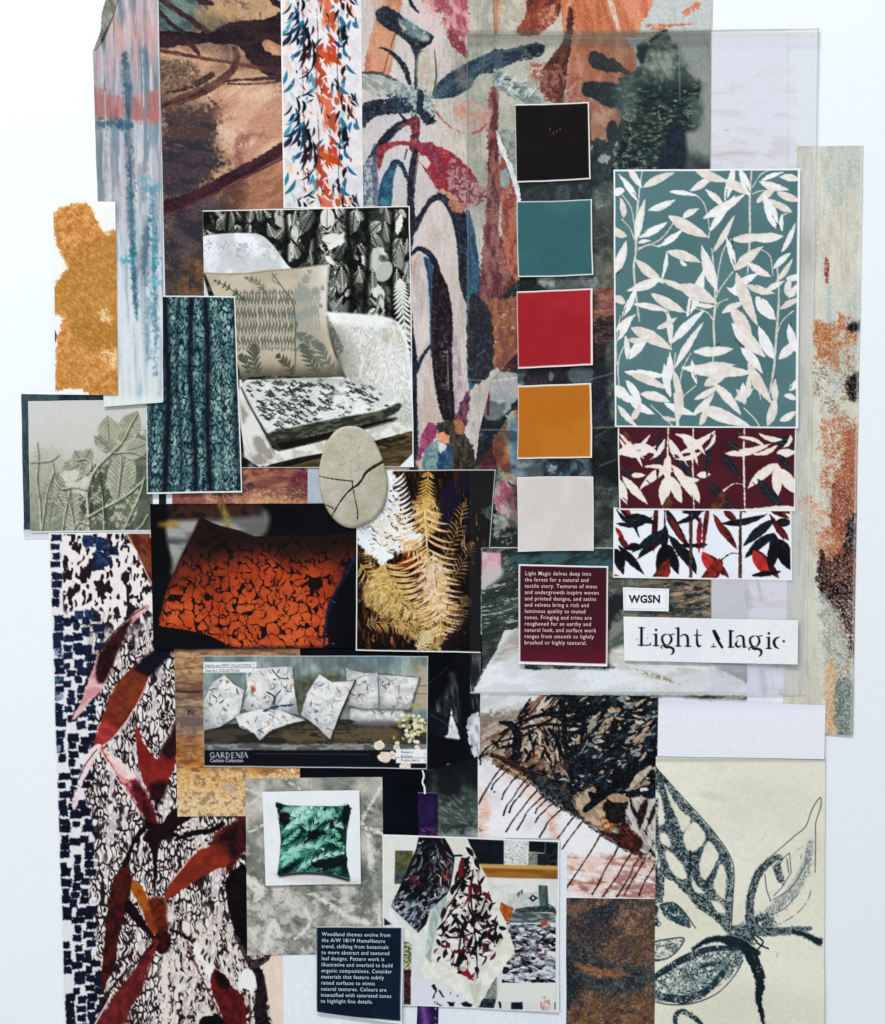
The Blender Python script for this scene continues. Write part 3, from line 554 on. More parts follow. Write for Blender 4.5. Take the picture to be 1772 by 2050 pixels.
# ================= middle: large paintings behind the clear film =================
def p_wild(p):
    X, Y = p.X, p.Y; R = p.R
    # upper part: paper with terracotta brush work
    p.field(ramp(fb(X, Y, 40, 4, 1), (0, 'aaa596'), (.5, 'c2bcae'), (1, 'd0c6bc')))
    p.poly([(1190, -20), (1440, -20), (1440, 350), (1230, 350), (1250, 200)], 'c3c7c4', sf=4)
    # lower part: dark mixed paint
    t = fb(X, Y, 38, 5, 4, 0, 1.5); dk = ramp(t, (0, '080c14'), (.35, '141e2a'), (.52, '26343c'), (.72, '48524e'), (1, '7e7e74'))
    p.field(dk, sst(300, 380, Y+(fb(X, Y, 60, 3)-.5)*90))
    p.field(ramp(fb(X, Y, 7, 4, 9, 20, 2.5), (0, '06090e'), (1, '5c6660')), .5*sst(300, 380, Y))
    k = dict(rg=2, rs=5)
    for i in range(420):
        x = R.uniform(930, 1240); y = R.uniform(352, 1100); a = math.radians(R.gauss(-12, 28)); L = R.uniform(14, 60)
        c = ['060a10', '0c141c', '16222c', '24343c', '0a0e16', '3c4c4c', '141c30'] + (['5a2c30', '3a1c24', '6a4038'] if 580 < y < 770 else ['56645c', '7c8478'] if y < 560 else ['4a5a54', '6c766c'])
        p.line([(x, y), (x+L*.5*math.cos(a), y+L*.5*math.sin(a)+R.uniform(-3, 3)), (x+L*math.cos(a), y+L*math.sin(a))], [1, R.uniform(1.5, 7), .6], R.choice(c), rg=1.5, tx=(.7, 5, math.degrees(a), 4), a=.85, sd=i % 7)
    p.poly([(985, -10), (1010, -10), (1004, 30), (996, 66), (980, 64), (984, 20)], ('bd6c42', 'a85c38', 8, 90, 4), **k)
    p.poly([(935, 0), (985, -5), (980, 70), (960, 75), (930, 60)], ('a9a898', 'c2b4a4', 12), sf=6, tx=(.6, 9)); p.poly([(940, -5), (962, -5), (960, 30), (938, 30)], '8a9c98', sf=6, tx=(.6, 9, 90, 3))
    p.poly([(1000, -10), (1060, -10), (1045, 50), (1000, 72)], ('d0c2b4', 'b0a890', 10), sf=6, a=.7)
    p.poly([(1060, -10), (1132, -10), (1116, 35), (1090, 60), (1070, 72), (1034, 66), (1052, 30)], ('6e2e26', 'a0482e', 12, 110, 3), **k)
    p.poly([(1080, 25), (1110, 10), (1112, 40), (1078, 66)], ('d0846a', 'a0503c', 6), tx=(.7, 6), rg=3)
    p.poly([(1130, -10), (1230, -10), (1240, 30), (1248, 64), (1275, 120), (1258, 160), (1238, 170), (1240, 240), (1215, 300), (1190, 290), (1180, 240), (1176, 200), (1160, 160), (1135, 150), (1130, 80)], ('c8704c', 'd89070', 14, 100, 4), **k)
    p.poly([(1148, -5), (1200, -5), (1230, 60), (1180, 70), (1150, 50)], ('c0643c', 'd07a50', 7, 75, 6), sf=3, a=.8)
    p.poly([(1160, 180), (1230, 190), (1232, 260), (1200, 290), (1180, 250)], ('bc7460', 'd8a894', 12), sf=3, a=.7, tx=(.8, 9))
    p.poly([(1128, 150), (1160, 150), (1180, 205), (1186, 290), (1170, 300), (1140, 215)], ('b4604c', 'c88a70', 9), sf=4, tx=(.8, 8))
    p.poly([(1232, -10), (1304, -10), (1302, 20), (1285, 45), (1275, 70), (1240, 68)], ('dc8c68', 'cf7250', 9, 80, 6), rg=3, rs=5); p.line([(1222, 0), (1238, 60)], [6, 3], 'd8c8b8', tx=(.6, 5))
    for x0, y0, x1, y1, w in ((1255, 70, 1330, 62, 2), (1270, 52, 1390, 48, 2.5), (1300, 58, 1340, 54, 1.5), (1365, 25, 1400, 8, 5)): p.line([(x0, y0), ((x0+x1)/2, (y0+y1)/2+2), (x1, y1)], [w*.5, w, w*.4], 'd8744a', rg=2, tx=(.75, 5))
    p.ell(1393, 10, 10, 7, 'd87c50', rg=4, tx=(.8, 4)); p.ell(1374, 26, 8, 5, 'dc8860', rg=3)
    p.poly([(1136, 20), (1147, 22), (1146, 75), (1136, 130), (1124, 210), (1086, 145), (1100, 120), (1130, 75)], ('56241e', '7a3c30', 8, 100, 4), **k)
    p.poly([(1085, 140), (1125, 135), (1127, 200), (1105, 205), (1080, 180)], ('7a3a30', 'a8685a', 7), tx=(.75, 6), rg=5)
    p.poly([(1060, 130), (1085, 125), (1090, 150), (1070, 160)], 'b06450', sf=4, tx=(.6, 6), rg=4)
    p.line([(1120, 150), (1125, 180), (1121, 200)], [3, 5, 3], '6a3230', rg=1, tx=(.8, 5))
    # navy brush arc from the left
    p.poly([(930, 100), (960, 92), (1010, 98), (1060, 88), (1088, 90), (1090, 105), (1075, 115), (1030, 125), (1000, 140), (960, 160), (930, 165)], ('26384c', '4a5e6a', 10, -15, 3), tx=(.92, 7, -15, 3), **k)
    p.ell(1072, 98, 17, 12, '161e30', an=-15, rg=2); p.poly([(960, 130), (1010, 150), (1060, 180), (1090, 205), (1050, 205), (1000, 180), (965, 170)], ('7a8a88', 'c4c8c2', 6, 30, 4), rg=4)
    for i in range(26): x = R.uniform(985, 1085); p.line([(x, 148+(x-985)*.5+R.uniform(-12, 16)), (x+14, 140+(x-985)*.5+R.uniform(-12, 12))], R.uniform(.6, 1.8), R.choice(['e8eaec', '3c5458', 'c0ccca']), tx=(.8, 4))
    p.poly([(900, 205), (935, 202), (975, 215), (1000, 250), (960, 268), (920, 260)], ('c89484', 'b4a69a', 9), rg=2, tx=(.9, 8)); p.line([(900, 218), (925, 255), (955, 268), (975, 245), (982, 215)], [1, 1.5, 1.5, 1], '9a4038')
    # maroon column
    p.poly([(980, 185), (998, 188), (996, 280), (1000, 340), (1003, 380), (998, 470), (985, 560), (970, 580), (972, 420), (976, 330)], ('70303a', '9a5a54', 7, 90, 4), tx=(.95, 4), **k)
    p.poly([(968, 480), (1000, 465), (1045, 480), (1045, 590), (1000, 620), (965, 600)], ('5e2024', 'a04030', 12), rg=5, tx=(.93, 4)); p.poly([(1000, 320), (1020, 330), (1042, 400), (1040, 540), (1018, 500), (1005, 420)], ('9a3c3c', 'b46a4a', 10, 90, 2), rg=4, tx=(.85, 4))
    p.poly([(1000, 340), (1018, 342), (1020, 372), (1003, 372)], '93a49c', rg=3)
    p.poly([(1000, 265), (1040, 270), (1042, 380), (1025, 350), (1008, 310)], ('aab0a6', '8a9084', 8), rg=2)
    # leaf shape, black marks
    p.poly([(1180, 104), (1196, 103), (1222, 118), (1244, 128), (1250, 140), (1232, 146), (1205, 142), (1186, 136), (1178, 120)], ('1c1c2c', '3a2430', 8), rg=2.5); p.poly([(1166, 172), (1180, 164), (1228, 166), (1250, 185), (1252, 205), (1222, 216), (1190, 200), (1168, 190)], ('121a2a', '1e2438', 8), rg=2)
    p.ell(1226, 266, 12, 25, ('1c2c44', '10182a', 6), rg=1); p.line([(1225, 118), (1245, 140), (1262, 150), (1240, 160)], [4, 5, 3, 2], '3c2832', rg=2, tx=(.8, 5))
    p.poly([(1260, 240), (1275, 290), (1290, 315), (1320, 325), (1300, 342), (1240, 342), (1250, 280)], ('c07a5c', 'b06a4c', 8), rg=3); p.poly([(1245, 230), (1256, 238), (1248, 280), (1240, 300), (1236, 270)], '16202e', rg=1.5)
    p.poly([(1180, 285), (1210, 280), (1240, 300), (1240, 345), (1182, 345)], ('18222e', '2f4450', 8), rg=5, tx=(.95, 6)); p.ell(1210, 318, 12, 9, 'b4c0c0', rg=3, rs=4); p.ell(1234, 306, 6, 9, 'b8a89c', rg=3, rs=4, tx=(.7, 3)); p.ell(1180, 296, 8, 5, 'b8bcb0', rg=3)
    # darker lower areas, top to bottom
    p.poly([(1040, 365), (1240, 345), (1240, 405), (1040, 410)], ('26343e', '3f5054', 8), sf=5, tx=(.9, 6))
    p.poly([(1186, 390), (1240, 380), (1240, 550), (1186, 545)], ('4c5a54', '7a8478', 18, 60, 2), sf=5, a=.8, tx=(.85, 8)); p.ell(1205, 425, 18, 22, '9a9e90', an=30, sf=8, a=.7, tx=(.7, 6)); p.poly([(1186, 515), (1240, 520), (1240, 600), (1186, 610)], ('827c6a', '6a6a5e', 12), sf=6, a=.8)
    p.poly([(1000, 590), (1025, 570), (1050, 555), (1075, 560), (1100, 575), (1060, 598), (1025, 600)], ('1c2a2e', '121a1e', 9), rg=1); p.poly([(1080, 556), (1186, 552), (1186, 585), (1100, 580)], ('7c8a84', '9aa6a0', 8), sf=3); p.ell(1104, 573, 9, 8, 'a4b0ae', rg=3)
    p.poly([(985, 600), (1036, 595), (1036, 740), (1000, 740), (980, 680)], ('9a5a3c', 'b06a44', 9, 90, 3), rg=4, tx=(.9, 5)); p.poly([(1012, 605), (1030, 600), (1030, 650), (1018, 645)], ('6a2424', '8a3430', 6), rg=2); p.rect(1028, 605, 1036, 690, 'a89c90', a=.7)
    p.poly([(1186, 590), (1230, 580), (1235, 650), (1186, 660)], ('8c4a44', 'a86c58', 6, 0, 3), rg=5, tx=(.85, 5)); p.poly([(1186, 650), (1240, 645), (1240, 760), (1190, 760)], ('2a1620', '50303a', 6, 0, 4), rg=5); p.field(hx('c0806c'), .5*sst(.66, .75, fb(X, Y, 3, 2, 2, 0, 3))*(X > 1185)*(Y > 590)*(Y < 720))
    p.poly([(938, 600), (985, 590), (1000, 700), (990, 760), (940, 760)], ('1c2434', '3a2834', 12), sf=3); p.field(hx('9aa49c'), .7*sst(.68, .76, fb(X, Y, 3, 2, 5, 5, 3))*np.exp(-((X-975)/28)**2-((Y-665)/22)**2))
    p.poly([(940, 740), (990, 690), (1036, 700), (1036, 745), (960, 750)], ('4a2228', '74383a', 7, 0, 3), rg=5, tx=(.85, 5)); p.field(hx('e0d8c8'), .75*sst(.68, .76, fb(X, Y, 2.6, 2, 8, 0, 3))*(X > 945)*(X < 1037)*(np.abs(Y-688) < 14)); p.field(hx('d8ccc0'), .6*sst(.66, .76, fb(X, Y, 2.6, 2, 4, 0, 3))*(X > 945)*(X < 1037)*(np.abs(Y-742) < 8))
    p.poly([(960, 752), (1036, 748), (1040, 800), (1010, 830), (975, 840), (955, 790)], ('b4b0ae', '9aa2a8', 10, 90, 2), rg=2); p.line([(975, 750), (978, 790), (976, 830)], [4, 3, 2], '8a2432', rg=1); p.line([(982, 763), (1036, 756)], 1.6, 'd8d8ce', tx=(.8, 4))
    p.poly([(938, 760), (958, 755), (970, 840), (1000, 845), (1036, 800), (1036, 860), (1000, 880), (960, 920), (938, 900)], ('161a2a', '20283c', 12), rg=3); p.field(hx('d8d4cc'), .8*sst(.6, .7, fb(X, Y, 4, 3, 3))*np.exp(-((X-948)/14)**2-((Y-870)/38)**2))
    p.poly([(1000, 860), (1036, 820), (1040, 960), (1010, 960), (985, 900)], ('b0785c', 'a4a8a0', 9, 70, 2), rg=5); p.poly([(955, 935), (985, 895), (1000, 900), (990, 935)], ('8a2c3c', '6a2434', 6), rg=4, tx=(.9, 3)); p.poly([(985, 890), (1005, 870), (1020, 930), (1008, 975), (995, 930)], ('c8704a', 'b0583c', 7), rg=3)
    p.poly([(1020, 850), (1036, 845), (1036, 940), (1024, 940)], ('6a9098', '5078a0', 9), sf=4); p.ell(1003, 960, 16, 22, ('848474', 'b4b09c', 4), rg=5, tx=(.85, 3))
    p.poly([(990, 975), (1015, 960), (1036, 1000), (1036, 1050), (1005, 1040), (990, 1010)], ('a8546a', 'c8a4a4', 12, 80, 2), rg=4); p.poly([(990, 1030), (1036, 1045), (1036, 1085), (995, 1080)], ('a8a89c', '7c8478', 8), rg=4); p.poly([(1000, 1065), (1036, 1055), (1036, 1100), (1000, 1100)], '1a2228', rg=5, tx=(.8, 6))
    p.poly([(1036, 738), (1120, 738), (1080, 768), (1036, 768)], ('5a6a70', '3a4a54', 8), sm=0); p.poly([(1060, 740), (1110, 738), (1130, 755), (1100, 770), (1050, 770)], ('1e1c2a', '3a2a36', 7), rg=3); p.poly([(1140, 738), (1186, 738), (1190, 768), (1150, 768)], ('7a8c96', '8a98a0', 9), rg=2); p.ell(1103, 755, 6, 9, '9aa8ac', rg=3)
    p.poly([(1036, 918), (1186, 918), (1186, 955), (1036, 955)], ('8c9aa2', '76868c', 12), sm=0); p.poly([(1095, 920), (1150, 920), (1170, 935), (1150, 955), (1090, 955)], ('24384a', '4a6c80', 7, 90, 2), rg=2); p.ell(1106, 940, 10, 8, 'a8bcc0', rg=4, tx=(.75, 3))
    p.poly([(1190, 735), (1215, 740), (1212, 820), (1190, 860), (1186, 800)], ('1c2440', '28304a', 8, 90, 3), rg=2); p.poly([(1212, 700), (1240, 690), (1240, 830), (1222, 830)], ('4a5c5c', '6a7870', 9), sf=4, tx=(.8, 8)); p.poly([(1186, 900), (1240, 940), (1240, 985), (1190, 960)], '10161e', sf=4, tx=(.9, 8)); p.poly([(1186, 960), (1240, 985), (1240, 1100), (1186, 1090)], ('5a6860', '3a4844', 10, 0, 3), sf=4)
    p.line([(1170, 763), (1232, 746)], 1.4, '9cc4d4', a=.8); p.line([(1186, 880), (1230, 850)], .9, '8a9694', tx=(.6, 5)); p.line([(955, 795), (1000, 803), (1037, 792)], [1, 2, 1], 'b0b8b8', tx=(.6, 5)); p.line([(938, 786), (970, 786)], 1, '9aa4ac')
    g = fb(X, Y, 5, 4, 44, 80, 6); p.field(ramp(g, (0, '20242a'), (.5, '8a8680'), (1, 'dcd8d0')), .1*np.abs(g-.5)*2)
    p.field(hx('f0e4d4'), .16*sst(.7, .85, fb(X, Y, 3, 3, 9))); p.field(hx('101418'), .1*sst(.62, .8, fb(X, Y, 2.2, 2, 19)))
    p.field(hx('05080d'), .34*sst(330, 370, Y)*sst(.35, .6, fb(X, Y, 45, 4, 71)))
    p.line([(1423, -10), (1421, 340)], 1, '9aa6ac', a=.5)
sheet('large_terracotta_painting', [(920, -14), (1427, -14), (1420, 420), (920, 420)], 1.2, p_wild, 'art', 1.7, label='terracotta and peach brushed painting on grey paper, behind the top of the clear film', cat='painting')
sheet('dark_mixed_painting', [(925, 338), (1300, 338), (1300, 1130), (925, 1130)], 2.2, p_wild, 'art', 1.7, label='dark blue grey and maroon painting behind the column of colour swatches', cat='painting')

def p_palm(p):
    X, Y = p.X, p.Y; R = p.R
    p.field(ramp(fb(X, Y, 60, 4, 1), (0, 'b8aca6'), (.5, 'c6bcb6'), (1, 'd2c6bc'))); p.field(hx('c6c4c8'), .7*np.exp(-((X-800)/70)**2-((Y-300)/150)**2))
    p.field(ramp(fb(X, Y, 30, 4, 6, 90, 2), (0, '8e9484'), (.5, 'b8b0a0'), (1, 'd0beb0')), sst(850, 950, X)*sst(480, 380, Y)*.85)
    p.field(hx('8a8c82'), .35*sst(.55, .8, fb(X, Y, 3, 2, 3, 90, 6))*sst(840, 900, X))
    N_ = ('18202e', '202c3e', 14); k = dict(rg=1.2, rs=4)
    p.poly([(768, -10), (806, -10), (797, 50), (782, 146), (770, 148), (730, 146), (748, 50)], ('bc7656', 'cc8e6c', 12, 100, 4), rg=1.5); p.poly([(722, -10), (765, -10), (742, 70), (722, 110)], 'c0b6b0', sf=3); p.poly([(745, -10), (775, -10), (755, 40)], 'c8a488', sf=5, a=.7); p.line([(800, 40), (770, 140), (762, 190)], 1, '5a4038')
    p.poly([(852, -10), (925, -10), (940, 40), (932, 105), (905, 95), (890, 60), (870, 40), (852, 20)], ('a84858', 'c88c88', 9, 70, 3), rg=6, tx=(.8, 6)); p.poly([(835, 20), (860, 10), (890, 60), (880, 110), (850, 80)], ('cac2c4', 'd8b4b4', 8), rg=5, a=.7); p.poly([(895, 60), (930, 90), (935, 115), (905, 95)], '8a3a44', rg=4, tx=(.7, 5))
    p.poly([(752, 26), (760, 17), (772, 13), (800, 28), (808, 36), (826, 52), (850, 62), (868, 74), (860, 90), (834, 101), (820, 90), (795, 70), (770, 55), (755, 42)], N_, **k)
    p.poly([(803, 38), (822, 45), (855, 66), (862, 76), (845, 84), (815, 68), (798, 52)], ('5a7a7c', 'a8aa9c', 8, 40, 2), rg=3, sf=2)
    p.line([(818, -8), (824, 10), (838, 26)], [2, 4, 2], '1c2434', **k); p.line([(832, 95), (836, 115), (834, 150), (833, 200), (834, 235)], [9, 6, 4, 4, 5], ('1a2434', '3a4a54', 8), **k); p.line([(845, 105), (840, 120)], [4, 3], '1a2434', **k)
    p.line([(762, 97), (778, 102), (798, 120), (812, 140), (820, 168)], [2, 3, 5, 6, 4], N_, **k)
    for i in range(7): p.ell(R.uniform(795, 815), 128+i*5, 1.5, 2.5, 'a8aaa4', a=.7)
    p.poly([(866, 197), (874, 172), (895, 150), (933, 128), (975, 108), (1010, 95), (1030, 120), (1000, 145), (960, 150), (940, 178), (905, 196)], ('24384a', '3f5868', 10, -30, 3), tx=(.95, 6, -30, 3), **k)
    p.poly([(838, 110), (868, 105), (872, 180), (850, 195), (838, 180)], ('c4bcae', 'b4a898', 12), sf=2); p.line([(870, 100), (874, 150), (868, 190)], [1, 1.5, 2], '3a3c40')
    p.poly([(722, 147), (755, 146), (790, 158), (815, 176), (832, 212), (815, 210), (795, 190), (760, 195), (722, 172)], ('8a948e', 'b4b6b0', 6, 30, 3), rg=2, tx=(.9, 5)); p.line([(724, 147), (760, 148), (798, 164)], [2, 3.5, 1], '4a4440', rg=1.5)
    p.poly([(790, 185), (830, 175), (865, 190), (872, 225), (840, 232), (800, 215)], ('6a8488', 'a4b2b0', 4), rg=9, tx=(.8, 4))
    p.poly([(724, 212), (750, 201), (785, 200), (812, 214), (815, 226), (790, 229), (760, 232), (738, 246), (726, 258)], ('121b2c', '2a3c4e', 9), rg=2, tx=(.96, 3)); p.poly([(775, 190), (815, 200), (828, 222), (800, 222)], '24384a', rg=5, rs=4, tx=(.8, 3))
    p.poly([(838, 180), (850, 190), (848, 215), (872, 240), (858, 250), (842, 238), (834, 215)], '1c2a3c', rg=3, rs=4)
    p.line([(816, 245), (795, 256), (775, 275), (755, 300), (738, 328), (727, 348)], [6, 8, 9, 7, 6, 4], N_, **k); p.line([(800, 228), (812, 242), (818, 250)], [2, 3, 2], '1c2434'); p.line([(870, 232), (855, 250)], [1.5, 2], '141a28')
    p.poly([(726, 340), (750, 310), (755, 330), (752, 400), (740, 418), (726, 418)], ('a4aab0', '5a6c80', 5), rg=2, tx=(.92, 3)); p.poly([(745, 300), (756, 300), (757, 410), (748, 410)], '3a4a66', a=.6, rg=2)
    p.poly([(755, 300), (770, 292), (800, 288), (780, 300), (768, 315), (758, 345)], ('a83436', '7a2430', 9), rg=1.5); p.line([(770, 294), (800, 287), (830, 290), (862, 290)], [5, 4.5, 4, 6], 'a42c36', **k)
    p.poly([(815, 240), (838, 236), (842, 260), (834, 300), (820, 300), (824, 262)], ('9c3840', '5a2030', 6), rg=3, tx=(.93, 3)); p.line([(800, 256), (815, 248)], 3, '7a2c38')
    p.poly([(826, 296), (845, 289), (872, 292), (900, 304), (930, 328), (950, 352), (963, 385), (958, 402), (930, 411), (905, 405), (880, 385), (862, 360), (845, 332)], ('b02430', '8e2e3e', 12, 45, 3), rg=2, tx=(.96, 4)); p.poly([(905, 320), (960, 370), (985, 395), (940, 412), (900, 380)], ('7a3a4c', 'b4807c', 5), rg=6, tx=(.75, 4)); p.poly([(828, 305), (860, 320), (855, 338), (838, 325)], 'd0c0bc', rg=3, rs=4, tx=(.75, 4)); p.poly([(880, 380), (905, 390), (930, 420), (900, 415)], 'c08a70', rg=3, tx=(.8, 3))
    p.poly([(757, 416), (760, 372), (775, 340), (790, 326), (795, 330), (788, 360), (782, 416)], ('2a6484', '1f4a6c', 10), rg=1); p.line([(783, 332), (790, 325), (803, 330), (812, 350), (820, 372)], [3, 5, 5, 4, 3], '1d3450', **k); p.ell(768, 405, 9, 9, '5a94a8', a=.6, sf=2)
    p.line([(832, 300), (825, 350), (822, 400), (824, 440), (820, 500)], [5, 8, 7, 7, 6], ('16192a', '2a2a38', 8), **k); p.line([(838, 310), (832, 350), (828, 372)], [1.5, 2, 1], '7a5a60'); p.line([(815, 300), (810, 320)], [1.5, 1], '1a1c28')
    p.line([(820, 480), (836, 446), (856, 412), (868, 398), (890, 394)], [3, 7, 6, 7, 4], N_, **k)
    p.poly([(874, 385), (900, 400), (915, 425), (932, 425), (945, 470), (955, 530), (962, 620), (952, 600), (940, 620), (920, 570), (908, 480), (892, 425)], N_, **k); p.poly([(900, 400), (935, 410), (925, 425), (905, 420)], 'a86858', rg=4, tx=(.7, 4))
    p.poly([(932, 425), (945, 440), (958, 520), (966, 620), (968, 720), (940, 780), (936, 640), (942, 540)], ('1c4260', '2e5e80', 8, 90, 4), rg=1.5, a=.95); p.line([(936, 500), (938, 620), (940, 760)], [4, 5, 4], '3a6c88', a=.6, sf=2, tx=(.7, 6, 90, 5))
    # interior pale ovals
    p.poly([(822, 505), (850, 430), (875, 402), (900, 430), (915, 500), (918, 620), (922, 720), (912, 700), (905, 610), (890, 560), (865, 520), (840, 502)], ('d0c4be', 'c2b4ac', 20, 90, 4), rg=1)
    p.line([(818, 430), (817, 520), (820, 600), (827, 700), (828, 800), (830, 950)], [4, 6, 6, 8, 8, 9], ('121a2c', '1e2e44', 10), **k)
    p.poly([(822, 560), (830, 520), (842, 508), (856, 540), (862, 600), (862, 660), (852, 690), (840, 715), (834, 700), (826, 640)], ('d4c8c0', 'b8aeaa', 16, 80, 3), rg=1); p.line([(829, 560), (830, 530), (836, 518)], [1, 2.5, 1], 'c88868', a=.7)
    p.line([(820, 512), (838, 498), (858, 508), (872, 530), (884, 570)], [3, 5, 6, 6, 4], '16233a', **k); p.poly([(848, 515), (866, 530), (872, 580), (866, 680), (862, 720), (860, 620), (856, 560)], ('2a5878', '1f4466', 8, 90, 3), rg=1)
    p.poly([(868, 532), (884, 548), (900, 590), (907, 660), (907, 760), (912, 830), (905, 850), (888, 842), (876, 800), (866, 730), (864, 640)], ('261820', '1c1420', 10), **k); p.field(hx('a89c94'), .75*sst(.55, .68, fb(X, Y, 4, 3, 5))*(np.exp(-((X-892)/9)**2-((Y-698)/26)**2)+.8*np.exp(-((X-890)/8)**2-((Y-768)/10)**2))); p.line([(896, 700), (898, 780)], 1, '8a827c', tx=(.7, 5))
    p.poly([(838, 725), (860, 690), (862, 740), (870, 800), (884, 845), (878, 860), (850, 858), (838, 820), (836, 770)], ('cec2bc', 'c0aea0', 16, 80, 3), rg=1); p.line([(835, 742), (845, 715), (862, 692), (868, 680)], [4, 3.5, 3, 1], '1c2c44', **k)
    p.poly([(908, 660), (922, 715), (928, 790), (932, 840), (914, 850), (910, 790), (906, 720)], ('c4b4b4', 'a890a0', 10), rg=1); p.poly([(912, 830), (940, 780), (938, 830), (925, 868), (905, 862)], ('4c2c50', '7a3a4a', 8), rg=3)
    p.poly([(838, 905), (845, 870), (862, 845), (876, 862), (866, 890), (850, 905), (838, 925)], ('94305c', 'a84a70', 9, 60, 2), rg=3); p.poly([(872, 850), (905, 842), (930, 870), (950, 900), (950, 945), (895, 945), (900, 900), (885, 880)], ('4a4236', '2a2420', 10, 90, 3), rg=3); p.poly([(875, 870), (890, 865), (900, 880), (893, 895), (880, 888)], ('dc8250', 'e8a080', 5), rg=3)
    p.poly([(850, 905), (880, 882), (882, 945), (848, 945)], ('588088', '7a9c98', 7), rg=2); p.poly([(880, 902), (900, 890), (905, 945), (878, 945)], ('22406a', '2f5a80', 7), rg=2); p.line([(836, 925), (846, 945)], 4, 'c8b098', sf=2); p.poly([(877, 885), (893, 893), (882, 906)], 'd4d0cc', rg=2)
    p.poly([(910, 840), (930, 850), (925, 870), (912, 862)], 'a86a44', rg=3)
    p.poly([(908, 100), (940, 150), (940, 175), (915, 160)], '8c7a76', sf=6, a=.5)
    # maroon part at the torn side
    p_w = [(960, 560), (972, 420), (976, 300), (980, 185), (998, 188), (998, 300), (1003, 380), (1000, 470), (1045, 480), (1045, 600), (960, 620)]
    p.poly(p_w, ('6c2c36', '985a54', 8, 90, 3), rg=3, tx=(.94, 4)); p.poly([(1000, 330), (1015, 310), (1035, 380), (1045, 560), (1010, 520), (1003, 400)], ('9a3a3a', 'b86a48', 10, 90, 2), rg=4, tx=(.88, 4)); p.field(hx('e0707c'), .6*sst(.6, .7, fb(X, Y, 2.5, 2, 6))*np.exp(-((X-1018)/14)**2-((Y-520)/30)**2))
    p.poly([(905, 205), (940, 202), (975, 215), (984, 240), (965, 266), (930, 262)], ('c48c80', 'b4a89c', 8), rg=2, tx=(.92, 7)); p.line([(866, 212), (890, 245), (925, 266), (958, 264), (980, 240), (984, 215)], [2, 2, 1.5, 2, 2, 1], ('a44040', 'c8988c', 6), tx=(.9, 4)); p.ell(925, 225, 14, 10, 'cc8a74', sf=4, a=.7, rg=3)
    p.poly([(1003, 342), (1018, 342), (1018, 374), (1003, 372)], '8ea29c', rg=3)
    p.poly([(1000, 600), (1022, 575), (1045, 560), (1045, 600)], '1c2a2e', rg=1); p.poly([(965, 610), (1010, 600), (1045, 600), (1045, 700), (1000, 740), (960, 700)], ('8a4a38', 'a8603c', 10, 90, 2), rg=5, tx=(.9, 5)); p.poly([(938, 600), (965, 600), (985, 640), (985, 740), (940, 760)], ('1a2232', '2c2434', 10), rg=3)
    g = fb(X, Y, 5, 4, 44, 90, 7); p.field(ramp(g, (0, '3a3c40'), (.5, 'a8a098'), (1, 'ece6e0')), .12*np.abs(g-.5)*2)
    p.field(hx('f0ece6'), .14*sst(.6, .8, fb(X, Y, 4, 3, 3))); p.field(hx('2a2420'), .06*sst(.6, .8, fb(X, Y, 2.2, 2, 13)))
sheet('palm_painting', [(722, -14), (1045, -14), (1045, 945), (725, 945)], 3.0, p_palm, 'art', 1.5, th=.6,
      clip=[(722, -14), (985, -14), (990, 80), (985, 200), (993, 262), (1002, 292), (1006, 310), (1014, 322), (1018, 336), (1026, 350), (1028, 372), (1036, 395), (1038, 420), (1041, 600), (1041, 700), (985, 760), (960, 860), (950, 945), (725, 945)], label='painting of a large palm with navy, red and blue drooping leaves on grey paper', cat='painting')
def p_tear(p): p.field(ramp(fb(p.X, p.Y, 5, 3), (0, 'c8ccca'), (1, 'f4f4f2')))
sheet('torn_paper_edge', [(985, 250), (1052, 250), (1052, 410), (985, 410)], 4.2, p_tear, 'paper', 1.5, clip=[(993, 262), (1000, 270), (1006, 290), (1013, 300), (1016, 318), (1026, 330), (1028, 345), (1037, 362), (1040, 380), (1043, 402), (1037, 406), (1030, 380), (1021, 350), (1012, 325), (1003, 308), (996, 288)], label='ragged white torn paper sliver beside the black swatch', cat='paper')

